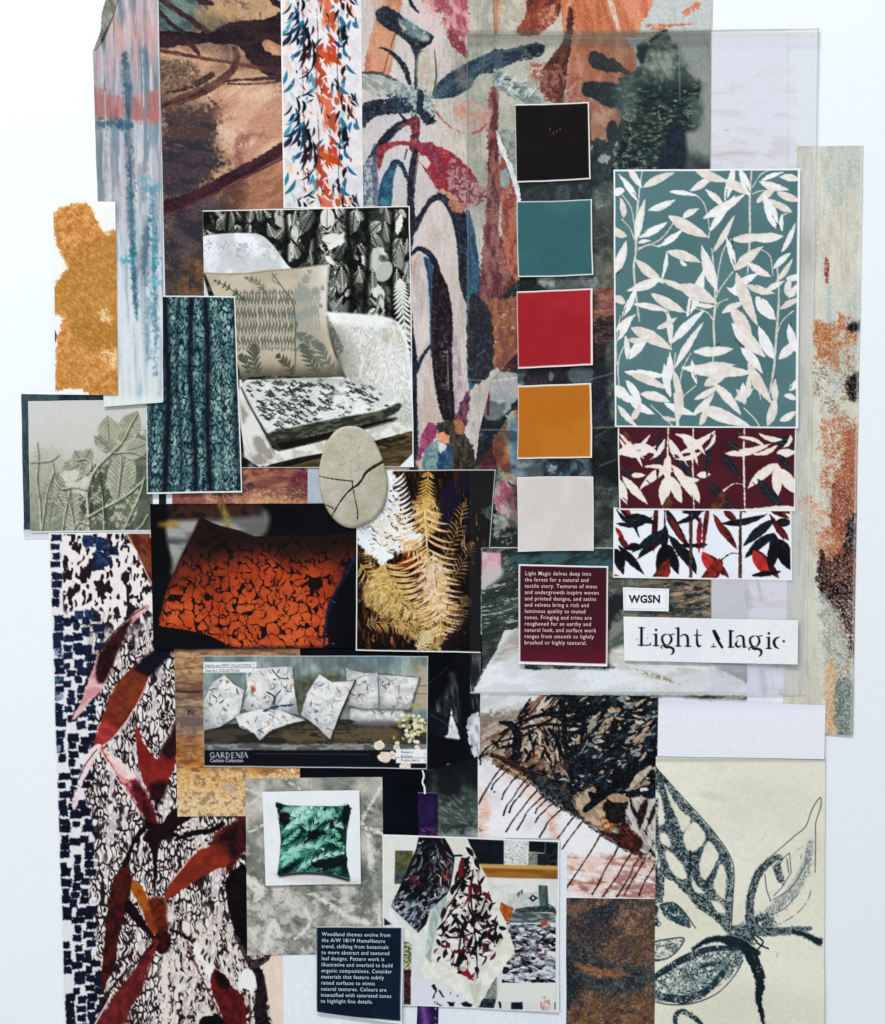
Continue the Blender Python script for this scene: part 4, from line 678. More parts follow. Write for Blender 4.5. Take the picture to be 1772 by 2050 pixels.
# ---- rocks photo and torn white paper under the cards ----
def p_rock(p):
    X, Y = p.X, p.Y; R = p.R
    q = fb(X, Y, 26, 5, 3, -18, 2.2); r = 1-np.abs(fb(X, Y, 16, 4, 8, -22, 2.5)-.5)*2
    p.field(ramp(q, (0, '1c2428'), (.35, '303c3c'), (.6, '5c665e'), (1, 'a8a498'))); p.field(hx('10171e'), .8*sst(.78, .97, r)); p.field(hx('b0ac9c'), .5*sst(.7, .85, fb(X, Y, 5, 3, 6, -30, 3)))
    p.poly([(1260, 1160), (1500, 1160), (1500, 1240), (1330, 1245), (1300, 1200)], ('8a7460', '3e4a4c', 6, -15, 4), sf=6, tx=(.85, 7, -15, 4)); p.field(hx('151c24'), .75*sst(.6, .72, fb(X, Y, 6, 3, 2, 12, 4))*(X > 1330)*(Y < 1250)); p.field(hx('d8b49c'), .6*sst(.68, .8, fb(X, Y, 4, 3, 12, -12, 5))*(X > 1330)*(Y < 1250))
    p.poly([(1215, 1120), (1300, 1150), (1245, 1190), (1240, 1240), (1218, 1230)], ('7e8474', '545e56', 12), sf=3, rg=4); p.poly([(1215, 1200), (1250, 1200), (1250, 1280), (1215, 1275)], '1e282c', rg=6, sf=3); p.poly([(1218, 1260), (1260, 1215), (1330, 1240), (1420, 1240), (1400, 1330), (1218, 1330)], ('8c897c', '5c6660', 14, -30, 2), sf=3, rg=5); p.poly([(965, 1150), (1040, 1160), (1040, 1260), (1000, 1275), (965, 1330)], ('2a3636', '4a5650', 8, -20, 3), sf=3, rg=6); p.field(hx('c8ccc0'), .7*sst(.66, .78, fb(X, Y, 4, 3, 15, -8, 4))*(X < 1040)*(Y > 1160)*(Y < 1260)); p.poly([(965, 1105), (1003, 1107), (1003, 1150), (965, 1170)], ('dcb4bc', 'd49ca8', 10), sm=0); p.poly([(965, 1142), (1003, 1135), (1003, 1155), (965, 1180)], 'c8bcb8', sf=4)
    p.poly([(1040, 1100), (1215, 1100), (1215, 1135), (1040, 1135)], ('26363e', '3c6068', 9, -20, 3), sf=3)
    sn = ('f4f5f9', 'dedde0', 24, -10, 3)
    p.poly([(945, 1388), (975, 1335), (1000, 1290), (1010, 1262), (1042, 1258), (1050, 1340), (1230, 1338), (1240, 1325), (1290, 1330), (1420, 1328), (1497, 1368), (1497, 1392)], sn, sm=0, rg=2); p.poly([(985, 1320), (1030, 1262), (1042, 1262), (1042, 1300), (1000, 1325)], ('a89c90', 'c8bcb4', 6, -10, 3), sf=4, a=.8)
    p.poly([(1218, 1325), (1260, 1290), (1420, 1320), (1400, 1345), (1300, 1360)], ('d4cec8', 'eeecee', 10, 12, 3), sf=4); p.line([(1270, 1338), (1300, 1350), (1330, 1358), (1360, 1370)], [1, 3, 4, 1], '968a70', sf=2, tx=(.55, 3)); p.poly([(1425, 1328), (1497, 1330), (1497, 1366)], ('3a4a50', '1c282e', 5), sm=0)
    for i in range(40): p.ell(R.uniform(1120, 1420), R.uniform(1335, 1385), R.uniform(.5, 2), .6, '8c8478', a=.6)
    p.rect(940, 1384, 1500, 1392, 'c8cccc', a=.6)
sheet('rock_landscape_photo', [(963, 1095), (1499, 1097), (1495, 1402), (940, 1386)], 3.1, p_rock, 'photo', 1.5, clip=[(963, 1095), (1500, 1095), (1496, 1408), (1480, 1404), (1360, 1394), (940, 1388), (966, 1345)], margin=(1.5, 1.5, 0, 1), label='photo print of grey rocks above pale snow, behind the burgundy card and white title cards', cat='photo print')
sheet('lavender_paper', [(1425, 1160), (1576, 1160), (1572, 1420), (1425, 1420)], 1.6, lambda p: p.fill(('e8eaf8', 'f0f2fc', 60)), 'paper', 3, label='plain lavender white paper between the rock photo and the speckled strip', cat='paper')

# ---- speckled strip on the right ----
def p_speck(p):
    X, Y = p.X, p.Y; R = p.R
    p.field(ramp(fb(X, Y, 50, 4, 1, 90, 2), (0, 'c6c0ae'), (.5, 'd0cdbe'), (1, 'dcd8ca')))
    p.field(hx('b4c0b8'), .75*sst(.4, .65, fb(X+20, Y, 60, 3, 7, 90, 3))*sst(1635, 1665, X)); xr = 1727-(Y-292)*.0187
    p.field(hx('8a847a'), .18*sst(.5, .8, fb(X, Y, 5, 3, 5, 90, 8))); p.field(hx('a8a294'), .5*np.exp(-((Y-510)/40)**2-((X-1610)/22)**2)); p.field(hx('bca070'), .25*sst(.5, .8, fb(X, Y, 9, 3, 8, 90, 3))*(Y < 340))
    p.ell(1654, 541, 5, 26, ('a4583c', '8c4030', 5), an=-2, rg=2); ru = ('b0663c', 'c48458', 5)
    def sp(pts, c, cv, s=2.4, rg=9): p.poly(pts, c, rg=rg, rs=12, sf=4, tx=(cv, s, 0, 1), sd=int(pts[0][0]))
    sp([(1635, 640), (1665, 655), (1680, 700), (1672, 730), (1640, 720), (1628, 690)], ru, .75); sp([(1675, 630), (1690, 645), (1680, 740), (1672, 720)], ru, .7); sp([(1690, 640), (1712, 660), (1710, 760), (1695, 720)], ru, .5); sp([(1632, 715), (1690, 725), (1700, 850), (1650, 820), (1632, 770)], ('b8885c', '8a8a7c', 4), .42)
    sp([(1698, 650), (1722, 645), (1722, 662), (1700, 662)], '1c1414', .8, 4, 3); sp([(1695, 755), (1722, 745), (1720, 790), (1700, 800)], '2a1818', .7, 4, 5)
    sp([(1640, 860), (1655, 850), (1662, 960), (1648, 990)], ru, .5); sp([(1660, 840), (1710, 830), (1722, 860), (1718, 960), (1700, 1000), (1680, 1000), (1660, 930)], ru, .55); p.poly([(1690, 865), (1722, 870), (1720, 1040), (1700, 1060), (1680, 1010), (1688, 920)], ('b4694a', 'a05a3c', 6, 80, 2), rg=5, sf=2, tx=(.88, 3))
    p.poly([(1668, 960), (1700, 990), (1715, 1060), (1712, 1120), (1680, 1130), (1662, 1060)], ('a85c42', '8a4834', 7), rg=7, sf=2, tx=(.88, 3)); sp([(1605, 990), (1650, 1010), (1668, 1080), (1655, 1130), (1625, 1100), (1605, 1040)], ('c08a64', 'd8b898', 3), .5); sp([(1640, 1060), (1680, 1080), (1690, 1130), (1655, 1125)], ru, .6)
    p.poly([(1695, 1042), (1722, 1030), (1720, 1110), (1680, 1115), (1690, 1090)], ('1c1c28', '2a2430', 8), rg=5, sf=1, tx=(.9, 3)); p.poly([(1650, 1115), (1720, 1100), (1720, 1150), (1680, 1160), (1645, 1145)], ('4a2420', 'a85c3c', 4), rg=6, tx=(.85, 3))
    p.poly([(1636, 1150), (1655, 1140), (1700, 1155), (1720, 1150), (1718, 1300), (1705, 1310), (1690, 1260), (1660, 1215), (1640, 1185)], ('26141a', '3a1e20', 6), rg=4, sf=1); p.poly([(1642, 1100), (1660, 1120), (1720, 1095), (1722, 1160), (1650, 1170), (1636, 1150)], ('30181c', '5a2c24', 5), rg=5, sf=2, tx=(.85, 4)); p.field(hx('c8a090'), .5*sst(.78, .85, fb(X, Y, 2.2, 2, 7))*(X > 1635)*(Y > 1120)*(Y < 1300)); sp([(1695, 1250), (1712, 1240), (1710, 1330), (1700, 1310)], '3a1c1c', .7, 3, 4)
    sp([(1640, 1200), (1668, 1215), (1700, 1290), (1705, 1450), (1670, 1450), (1655, 1330)], ('8e9c90', 'b0b4a8', 4), .7); p.field(hx('eef2ee'), .6*sst(.72, .8, fb(X, Y, 2.2, 2, 27))*(X > 1640)*(Y > 1200)); p.field(hx('b07850'), .55*sst(.66, .78, fb(X, Y, 3, 3, 17, 90, 2))*(X > 1655)*(Y > 840)); p.poly([(1655, 1330), (1676, 1350), (1680, 1475), (1650, 1475)], ('d8b890', 'c89c74', 5), rg=5, tx=(.8, 3)); p.poly([(1672, 1370), (1712, 1370), (1708, 1475), (1676, 1475)], ('8c968c', '6a7870', 4), rg=4, tx=(.85, 3))
    p.field(hx('f4f4ee'), .45*sst(.75, .85, fb(X, Y, 2, 2, 33))*(X > 1632)); p.field(hx('e0dcd0'), .5*np.exp(-((X-xr+2)/2.5)**2))
sheet('speckled_wallpaper_strip', [(1596, 293), (1728, 292), (1706, 1472), (1566, 1462)], 1.9, p_speck, 'art', 1.5, th=.7, lift=(0, 0, 2.4, 0), label='tall pale wallpaper strip with rust and dark glitter speckles along the right', cat='wallpaper swatch')

# ---- the clear printed film ----
def p_film(p):
    X, Y = p.X, p.Y; R = p.R; p.C[:] = 0
    p.C[..., :3] = hx('a4aaa0'); xr = 1639-(Y-62)*.0215
    a = .018+.04*fb(X, Y, 80, 2)*sst(700, 300, Y)+0*X
    a = a+.3*sst(1060, 1330, X)*(X < 1425)*sst(352, 340, Y)*sst(60, 66, Y); p.C[..., :3] = np.where(((X < 1425) & (Y < 352))[..., None], hx('5a665f'), p.C[..., :3])
    rt = sst(1421, 1425, X); a = a*(1-rt)+rt*.55*sst(1500, 1200, Y)+rt*.12; p.C[..., :3] = p.C[..., :3]*(1-rt[..., None])+hx('f0eef9')*rt[..., None]
    a = np.where((X > 1575), a*.55, a); a = np.where((X > 1596) & (Y > 293), .16, a); p.C[..., 3] = a
    st = sst(.62, .8, fb(X, Y, 9, 3, 4, 0, 5))*rt*(X < 1596); p.field(hx('b8a49c'), .28*st*sst(90, 200, Y)); p.line([(1428, 312), (1480, 306), (1540, 312), (1590, 318)], [2, 6, 4, 1], 'b8a49a', sf=3, a=.5, tx=(.6, 6, 0, 5)); p.line([(1555, 275), (1590, 268)], 2, 'b0988c', a=.5, tx=(.5, 5, 0, 4)); p.line([(1450, 262), (1475, 258)], 2, 'a49084', a=.5, tx=(.5, 4, 0, 4)); p.rect(1425, 84, 1640, 92, 'c4ccda', sf=4, a=.5)
    # dark thicket printed on the film
    sh = [(1300, 78), (1320, 66), (1335, 60), (1342, 84), (1352, 90), (1358, 120), (1380, 145), (1403, 172), (1398, 192), (1404, 210), (1400, 232), (1392, 256), (1370, 264), (1370, 342), (1222, 342), (1238, 300), (1252, 250), (1240, 222), (1228, 190), (1232, 170), (1262, 148), (1285, 128), (1294, 104)]
    gr = ('2c3c3a', '46584e', 12, -15, 2); p.poly(sh, gr, rg=7, rs=9, sf=2, a=.97, sm=0); m = inside(sh, X, Y)
    p.field(ramp(fb(X, Y, 5, 4, 3, 0, 2), (0, '0a1418'), (.5, '213434'), (.8, '40564e'), (1, '8a9888')), .85*m*sst(150, 185, Y)); p.poly([(1300, 108), (1345, 100), (1355, 130), (1340, 150), (1305, 155), (1290, 140)], ('98a090', '6e7c72', 8, 60, 2), sf=14, rg=12, a=.85); p.poly([(1240, 170), (1265, 150), (1275, 200), (1262, 240), (1240, 230), (1230, 190)], '6a7c74', sf=6, rg=6, a=.5); p.poly([(1385, 195), (1405, 205), (1402, 240), (1385, 262), (1378, 230)], '70807a', sf=5, rg=4, a=.55); p.field(hx('a8b0a0'), .5*m*sst(.78, .9, fb(X, Y, 3.5, 3, 8, -12, 2))*sst(200, 225, Y)); p.poly([(1340, 250), (1370, 262), (1370, 342), (1320, 342)], ('1c3050', '16222e', 8), sf=3, a=.8); p.line([(1300, 85), (1320, 70), (1336, 61)], [2, 4, 2], '10161a', tx=(.8, 4)); p.poly([(1278, 86), (1296, 92), (1286, 128), (1276, 118)], '222c30', rg=3, tx=(.8, 4), a=.9)
    p.line([(1358, 90), (1361, 205)], .8, 'a8b4b0', a=.6)
    # light line, fold and edges of the film; edge highlights painted as pale lines
    p.rect(935, 62, 1640, 78, 'b0ac98', a=.22, sf=2); p.rect(935, 80, 1420, 93, '7a7c70', a=.25, sf=2); p.line([(935, 71), (1160, 73), (1420, 64), (1640, 60)], 1.1, '6c6c5c', a=.75); p.line([(935, 77), (1300, 78)], .6, 'd0ccc0', a=.5)
    p.line([(935, 70), (936, 600), (937, 1300), (955, 1390)], .9, 'c2ccd0', a=.75); p.line([(1637, 60), (1629, 700), (1614, 1390)], 1, '8a8c84', a=.8); p.line([(1633, 60), (1625, 700), (1610, 1390)], .8, 'f2f4f0', a=.5)
    p.line([(940, 1388), (1200, 1386), (1614, 1390)], 1, 'aab0b0', a=.8); p.line([(936, 860), (1037, 860), (1230, 855)], .6, 'c4c8cc', a=.45); p.line([(938, 760), (1036, 768)], .5, 'ccd0d4', a=.4)
    for i in range(26): x = R.uniform(940, 1240); y = R.uniform(100, 1100); p.line([(x, y), (x+R.uniform(-40, 40), y+R.uniform(-14, 14))], .45, 'd8dcdc', a=.3)
    p.field(hx('8a9472'), .12*(X < 1421)*(Y < 345)*(X > 1240)*sst(.5, .8, fb(X, Y, 30, 3, 3, 0, 3))); p.field(hx('8a8a8a'), .3*(X > 1425)*sst(.75, .8, fb(X, Y, 14, 2, 3, 80, 6))*(Y > 1100))
    p.rect(1036, 1334, 1240, 1362, 'a8c0d8', a=.0)
    for i in range(5): p.C[..., 3] = np.clip(p.C[..., 3], 0, 1)
sheet('clear_printed_film', [(934, 61), (1639, 59), (1612, 1391), (942, 1388)], 5.7, p_film, 'film', 1.9, th=.3, wav=.9, label='large clear plastic film printed with a dark green thicket, covering the centre right', cat='plastic film')
# ================= middle left and below =================
def p_rust(p):
    X, Y = p.X, p.Y
    p.field(ramp(fb(X, Y, 30, 5, 2, -8, 2), (0, '6a3a38'), (.4, '9c6252'), (.65, 'c2906c'), (1, 'dcbc94'))); p.poly([(340, 930), (620, 930), (620, 965), (570, 960), (520, 955), (470, 960), (430, 975), (340, 990)], ('7c3c3c', 'a46050', 8, 0, 3), sf=6, rg=8, tx=(.75, 7, 0, 3)); p.poly([(580, 960), (600, 940), (618, 950), (618, 985), (590, 975)], ('6a2c38', '8a4448', 5), rg=5, tx=(.8, 4)); p.ell(500, 972, 8, 6, '4e4440', rg=4, tx=(.7, 4)); p.field(hx('ecc898'), .5*sst(.6, .8, fb(X, Y, 3, 3, 6))*sst(965, 990, Y)); p.poly([(340, 970), (400, 985), (410, 1010), (340, 1010)], ('8c4a4a', '7a3c40', 6), sf=4, a=.7)
sheet('rust_painting', [(345, 920), (616, 920), (616, 1012), (345, 1012)], 1.4, p_rust, 'art', 1.6, label='small rust pink painted paper showing between the armchair photo and the orange cushion photo', cat='painting')
sheet('pale_blue_paper', [(612, 920), (760, 920), (760, 1015), (612, 1015)], 1.1, lambda p: p.fill(('a8b2bc', 'b4bec6', 40)), 'paper', 4, label='plain pale blue grey paper behind the left side of the oval clay tag', cat='paper')
sheet('dark_velvet_paper', [(318, 975), (346, 975), (346, 1012), (318, 1012)], 1.0, lambda p: p.field(np.where((p.X > 333)[..., None], hx('dcdce6'), hx('151c22'))), 'paper', 2, label='tiny black and white paper edge under the teal curtain photo', cat='paper')

def p_block(p):
    X, Y = p.X, p.Y; R = p.R
    p.field(ramp(fb(X, Y, 20, 3, 1), (0, 'e4dcd8'), (1, 'f0eae4')))
    wx = X+(fb(X, Y, 20, 2, 3)-.5)*9; wy = Y+(fb(X, Y, 30, 2, 6)-.5)*16
    # fine bark: elongated dark rings on cream
    f1, f2, idd = wor(wx, wy, 8.6, 4, 2.5); e = f2-f1
    ring = sst(.34, .15, e)*.95+sst(.28, .15, f1)*(idd > .3)*.95; gap = sst(.2, .34, fb(X, Y, 12, 2, 14, 90, 3))
    p.field(hx('2b1a20'), np.clip(ring, 0, 1)*(.25+.75*gap))
    # bold blotches, upper part
    up = sst(1290, 1215, Y+(fb(X, Y, 40, 2, 6)-.5)*60+(X-180)*.15)
    p.field(ramp(fb(X, Y, 20, 2, 1), (0, 'ece4e0'), (1, 'f2ece8')), up); f1, f2, idd = wor(wx+4, wy, 13, 8, 1.7, 1); p.field(hx('2c1e26'), up*sst(.30, .22, f1*(.75+.4*fb(X, Y, 8, 3, 2)))*(idd > .12)); p.field(hx('2c1e26'), up*sst(.6, .66, fb(X, Y, 13, 3, 22, 90, 2)))
    lo = sst(1790, 1860, Y)*sst(320, 350, X+(fb(X, Y, 30)-.5)*40); p.field(hx('eee0d4'), lo*.75*sst(.45, .6, fb(X, Y, 12, 3, 8, 90, 2)))
    f1, f2, idd = wor(wx, wy, 11, 18, 2.1, 1); p.field(hx('2a1a22'), lo*.9*sst(.3, .2, f1)*(idd > .35)); mid = sst(1500, 1560, Y)*sst(1760, 1700, Y)*sst(290, 250, X+(fb(X, Y, 30)-.5)*30)
    f1, f2, idd = wor(wx, wy, 12, 12, 2.2, 1); p.field(hx('3c2c34'), mid*.85*sst(.33, .22, f1)*(idd > .4))
    # indigo brick blocks down the left
    xl = lambda y: 100+(y-1068)*.0306
    p.field(hx('e9e6e8'), sst(66, 60, X-xl(Y)-14*(Y > 1290)*(Y < 1480)+(fb(X, Y, 24, 2, 9)-.5)*24)*sst(1215, 1235, Y)); p.field(hx('e9e6e8'), sst(26, 20, X-xl(Y))*sst(1240, 1230, Y))
    for r in range(62):
        y = 1072+r*17.6; n = 4 if 1290 < y < 1480 else 3; 
        if 1190 < y < 1290: n = 5
        if y < 1130: n = 6
        if 1900 < y: n = 4
        off = R.uniform(-6, 6)
        for c in range(n):
            if y < 1290 and 1 <= c and not (y > 1215 or (c == 4 and y < 1160) or (y < 1110 and c == 5) or c == 1 and R.random() < .0): continue
            x = xl(y)+2+c*21+off*(c > 0)+R.uniform(-3, 3); w_ = R.uniform(14, 24); h = R.uniform(12, 18); yy = y+(c % 2)*7+R.uniform(-3, 3)
            if R.random() < .07: continue
            cl = R.choice(['1a2444', '141c38', '1c284c', '10162e', '161f3c']) if y < 1450 else R.choice(['10142a', '141a34', '181f3c', '0e1226']); 
            if c == 0 and R.random() < .3 and 1240 < y < 1500: cl = R.choice(['5a7894', '8aa0b4', '3c5878'])
            if n == 4 and 1400 < y: cl = R.choice(['10142c', '181e3c'])
            p.poly([(x, yy), (x+w_, yy+R.uniform(-2, 2)), (x+w_+R.uniform(-2, 2), yy+h), (x+R.uniform(-2, 2), yy+h+R.uniform(-1, 2))], (cl, '202c4e' if y < 1450 else '161c36', 5), sm=0, rg=1.5, rs=4)
    for (x, y, w_, h) in ((165, 1070, 24, 24), (192, 1076, 26, 22), (190, 1104, 28, 26), (150, 1222, 18, 18), (170, 1220, 18, 20)): p.poly([(x, y), (x+w_, y+1), (x+w_-1, y+h), (x+1, y+h+1)], ('1c2850', '2e4a78', 5), sm=0, rg=1.5, rs=4)
    # dark plum shapes and red leaves
    D = ('2c1218', '1c0e16', 12); k = dict(rg=1.6, rs=7)
    def red(pts, c=('8a2420', 'b0382a', 16), **kk): p.poly(pts, c, **{**k, **kk})
    p.poly([(252, 1068), (300, 1066), (308, 1180), (290, 1140), (272, 1100)], ('8a4a2c', '6c2420', 14, 60, 2), **k); p.line([(254, 1068), (272, 1102), (290, 1140), (306, 1172)], .8, 'f0dcd4')
    # first left leaf: pink to dark
    p.poly([(300, 1215), (282, 1216), (255, 1240), (225, 1275), (200, 1310), (178, 1360), (160, 1410), (143, 1442), (165, 1425), (185, 1400), (200, 1385), (212, 1370), (230, 1320), (255, 1260)], ('e0b4b4', 'c88c90', 16), **k)
    p.poly([(262, 1238), (256, 1265), (235, 1310), (212, 1362), (196, 1365), (192, 1345), (200, 1310), (225, 1272)], ('4a1c22', '301418', 10), sf=2, **k); p.line([(290, 1216), (255, 1240), (222, 1274), (196, 1308), (172, 1365), (142, 1446)], 1, '2a1418')
    # second leaf
    p.poly([(322, 1296), (290, 1318), (250, 1350), (225, 1390), (205, 1440), (190, 1495), (205, 1492), (235, 1465), (262, 1430), (285, 1390), (300, 1350)], ('7c2a1e', 'a03424', 18), **k); p.poly([(325, 1292), (350, 1300), (305, 1350), (285, 1350), (270, 1340), (285, 1318)], ('141a2c', '241420', 8), sf=4, **k); p.poly([(200, 1455), (212, 1445), (235, 1462), (205, 1492), (190, 1494)], ('c43c38', 'a83030', 8), sf=3, rg=2); p.poly([(225, 1395), (260, 1352), (290, 1360), (270, 1400), (240, 1440)], ('8c4422', '74301c', 10), sf=8, a=.7)
    p.line([(300, 1355), (282, 1396), (262, 1432), (236, 1468), (208, 1492)], 1, 'e8c0b4')
    p.poly([(192, 1500), (205, 1495), (225, 1515), (255, 1545), (275, 1560), (300, 1620), (316, 1652), (300, 1650), (270, 1600), (240, 1560), (215, 1520)], ('b4323a', 'd89090', 14), **k); p.poly([(210, 1500), (240, 1520), (272, 1552), (262, 1562), (240, 1550), (218, 1520)], ('f0dcd8', 'e8c0bc', 10), rg=2, tx=(.85, 4)); p.line([(200, 1498), (232, 1555), (270, 1610), (300, 1655)], 1.2, 'f0d4cc')
    p.poly([(262, 1560), (290, 1580), (312, 1630), (318, 1660), (298, 1650), (275, 1610)], ('7a1e28', '4a141c', 8), sf=3, **k); p.poly([(182, 1500), (205, 1494), (170, 1560), (150, 1620), (146, 1600), (165, 1540)], ('eccccc', 'f0e4e0', 8), rg=2, tx=(.8, 5)); p.line([(195, 1500), (172, 1530), (158, 1560)], 1, '2a1418')
    # V leaf
    p.poly([(272, 1445), (282, 1470), (296, 1500), (315, 1518), (325, 1500), (352, 1470), (352, 1530), (338, 1560), (322, 1600), (310, 1600), (290, 1570), (276, 1520)], ('a02a24', '8a2220', 14), **k); p.poly([(300, 1570), (330, 1565), (335, 1580), (318, 1610), (306, 1600)], ('3a1418', '24101a', 8), sf=4, **k); p.poly([(322, 1500), (335, 1480), (354, 1445), (354, 1505), (335, 1520)], ('2c1418', '3c1820', 7), sf=3, **k)
    # hub
    p.poly([(290, 1640), (320, 1650), (350, 1620), (395, 1636), (380, 1640), (350, 1662), (360, 1672), (330, 1680), (318, 1700), (310, 1800), (304, 1700), (285, 1680), (295, 1660)], D, **k)
    p.poly([(298, 1656), (280, 1660), (262, 1690), (245, 1730), (240, 1755), (252, 1745), (262, 1720), (270, 1690)], D, **k)
    p.line([(352, 1680), (385, 1668), (420, 1664), (445, 1650)], [2, 6, 5, 6], '1c1018', **k)
    p.poly([(497, 1636), (470, 1645), (430, 1670), (425, 1690), (395, 1705), (370, 1735), (345, 1760), (330, 1795), (320, 1802), (345, 1795), (375, 1775), (405, 1755), (440, 1738), (465, 1735), (480, 1715), (497, 1690)], ('8a2a1e', 'a0341e', 18), **k); p.poly([(497, 1636), (455, 1655), (425, 1685), (450, 1700), (470, 1722), (497, 1692)], ('2a1216', '501c1c', 16), sf=7, rg=2); p.line([(425, 1680), (395, 1702), (365, 1738), (340, 1768)], 1.2, 'e8b8a8'); p.poly([(452, 1735), (470, 1725), (465, 1755), (475, 1790), (465, 1770), (458, 1750)], ('7a1c20', '4a1418', 6), **k)
    p.poly([(262, 1745), (268, 1760), (285, 1775), (298, 1800), (315, 1815), (325, 1860), (310, 1872), (295, 1850), (285, 1820), (268, 1790), (250, 1765)], ('b86018', '9a3c18', 14), **k); p.poly([(298, 1800), (330, 1800), (335, 1860), (325, 1880), (315, 1865), (305, 1830)], ('7a2c18', '5c1c16', 10), sf=3, **k)
    p.poly([(240, 1740), (262, 1745), (262, 1790), (248, 1840), (238, 1880), (232, 1930), (218, 1960), (206, 1990), (204, 1960), (212, 1850), (222, 1780)], ('5c1e1a', '3a1418', 14), **k)
    p.poly([(255, 1800), (275, 1820), (300, 1860), (318, 1880), (300, 1875), (265, 1840), (250, 1820)], D, **k); p.poly([(310, 1870), (335, 1865), (342, 1890), (325, 1910), (305, 1890)], ('4a1818', '2c1016', 8), **k)
    p.poly([(318, 1880), (310, 1905), (295, 1940), (280, 1990), (255, 2030), (235, 2060), (190, 2060), (215, 2020), (235, 1985), (270, 1940), (300, 1890)], ('5c1c20', '8a2a2a', 18), **k); p.poly([(296, 1925), (285, 1975), (258, 2010), (250, 2055), (200, 2055), (235, 1990)], ('8c2a2a', '6c2024', 10), sf=8, rg=3); p.line([(312, 1885), (280, 1920), (245, 1955), (215, 1990), (180, 2050)], 2, ('20121a', '4a2020', 5), rg=1); p.line([(225, 1990), (205, 2025), (188, 2055)], 1.4, 'f0d4cc')
    # right side dark trunk and white flower
    p.poly([(455, 1755), (497, 1740), (497, 1905), (488, 1910), (465, 1850), (455, 1800)], ('1c1218', '100c12', 12), **k); p.line([(470, 1870), (495, 1915), (508, 1930), (528, 1920), (545, 1900), (556, 1890)], [3, 6, 9, 7, 5, 4], ('20161c', '5c4c4c', 3), rg=1.5)
    p.line([(505, 1930), (518, 1955), (524, 1990), (522, 2025), (530, 2060)], [10, 12, 13, 13, 16], ('1c141a', '30262a', 5), rg=2); p.line([(500, 1990), (502, 2060)], 1, '7a2020')
    p.poly([(478, 1965), (485, 1945), (500, 1940), (512, 1955), (514, 1975), (505, 1985), (490, 1978), (478, 1985)], 'f4f0ee', rg=2); p.poly([(388, 1890), (400, 1895), (408, 1920), (430, 1935), (436, 1950), (428, 1985), (418, 1965), (410, 1930), (395, 1920)], 'f2f0ee', rg=3)
    p.poly([(428, 1940), (440, 1945), (462, 1970), (478, 1985), (490, 2000), (492, 2060), (455, 2060), (440, 2020), (422, 1975)], ('7a1e22', '5c161c', 10), **k); p.poly([(430, 1945), (450, 1950), (462, 1975), (440, 1975)], D, **k); p.line([(375, 1885), (392, 1930), (420, 1990), (440, 2030), (455, 2060)], 1.5, ('2a1016', 'c07070', 5)); p.line([(340, 1860), (365, 1870), (385, 1885)], [2, 4, 3], '2a141a', **k)
    p.poly([(405, 2040), (430, 2030), (445, 2040), (450, 2060), (400, 2060)], '141018', rg=3); p.line([(330, 1930), (333, 2060)], [6, 9], 'eadcd2', tx=(.7, 4), rg=3)
    cr = inside([(497, 1905), (560, 1905), (575, 2060), (545, 2060), (537, 1990), (520, 1935)], X, Y)
    p.poly([(520, 1910), (575, 1900), (575, 2060), (546, 2060), (538, 2000), (530, 1955)], ('ecdccc', 'e6d4c0', 30), sm=0, sf=1); p.line([(508, 1930), (528, 1922), (545, 1900), (556, 1890)], [9, 7, 5, 4], ('1c141a', '5c4c4c', 3), rg=1.5)
sheet('block_print_cloth', [(98, 1067), (560, 1064), (574, 2064), (131, 2064)], 2.0, p_block, 'fabric', 1.5, th=.6, lift=(0, 0, 0, 0), margin=(1.5, 2.5, 0, 0), label='long cloth block printed with indigo bricks, dark bark marks and red leaves down the left', cat='fabric swatch')

def p_tan(p):
    X, Y = p.X, p.Y
    p.field(ramp(Y+(fb(X, Y, 40, 4, 1, 0, 2)-.5)*50, (1295, 'a87858'), (1340, 'b08862'), (1375, '96765e'), (1420, '8c7868'), (1455, 'a07a60'), (1480, 'ac6c34'), (1530, 'b8702c'), (1550, 'd0a468'), (1600, 'dcc294')))
    s = fb(X, Y, 6, 4, 4, 0, 5); p.field(hx('6c4028'), .5*sst(.58, .75, s)*(Y < 1545)); p.field(hx('e0b888'), .4*sst(.6, .8, 1-s)); g = fb(X, Y, 2.6, 3, 8); p.field(hx('c87428'), .6*sst(.6, .72, g)*sst(1545, 1560, Y+(fb(X, Y, 20)-.5)*20)); p.field(hx('f0dcb0'), .6*sst(.58, .75, fb(X, Y, 3.2, 3, 18))*sst(1535, 1550, Y)); p.field(hx('74584c'), .5*sst(.62, .8, fb(X, Y, 9, 3, 2)))
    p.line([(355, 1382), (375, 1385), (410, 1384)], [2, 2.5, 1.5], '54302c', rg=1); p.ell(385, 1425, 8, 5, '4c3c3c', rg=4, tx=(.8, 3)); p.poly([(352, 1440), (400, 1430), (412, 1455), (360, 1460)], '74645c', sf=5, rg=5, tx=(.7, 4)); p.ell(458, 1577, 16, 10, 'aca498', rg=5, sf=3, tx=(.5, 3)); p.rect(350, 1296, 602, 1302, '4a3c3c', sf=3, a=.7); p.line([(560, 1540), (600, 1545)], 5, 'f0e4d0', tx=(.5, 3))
sheet('tan_wood_grain_paper', [(349, 1292), (601, 1294), (599, 1560), (356, 1635)], 3.0, p_tan, 'art', 1.5, clip=None, label='tan and ochre wood grain paper behind the cushion collection photo', cat='paper swatch') if False else None
sheet('tan_wood_grain_paper', [(349, 1292), (601, 1292), (601, 1633), (356, 1634)], 3.0, p_tan, 'art', 1.5, label='tan and ochre wood grain paper behind the white cushions photo', cat='paper swatch')
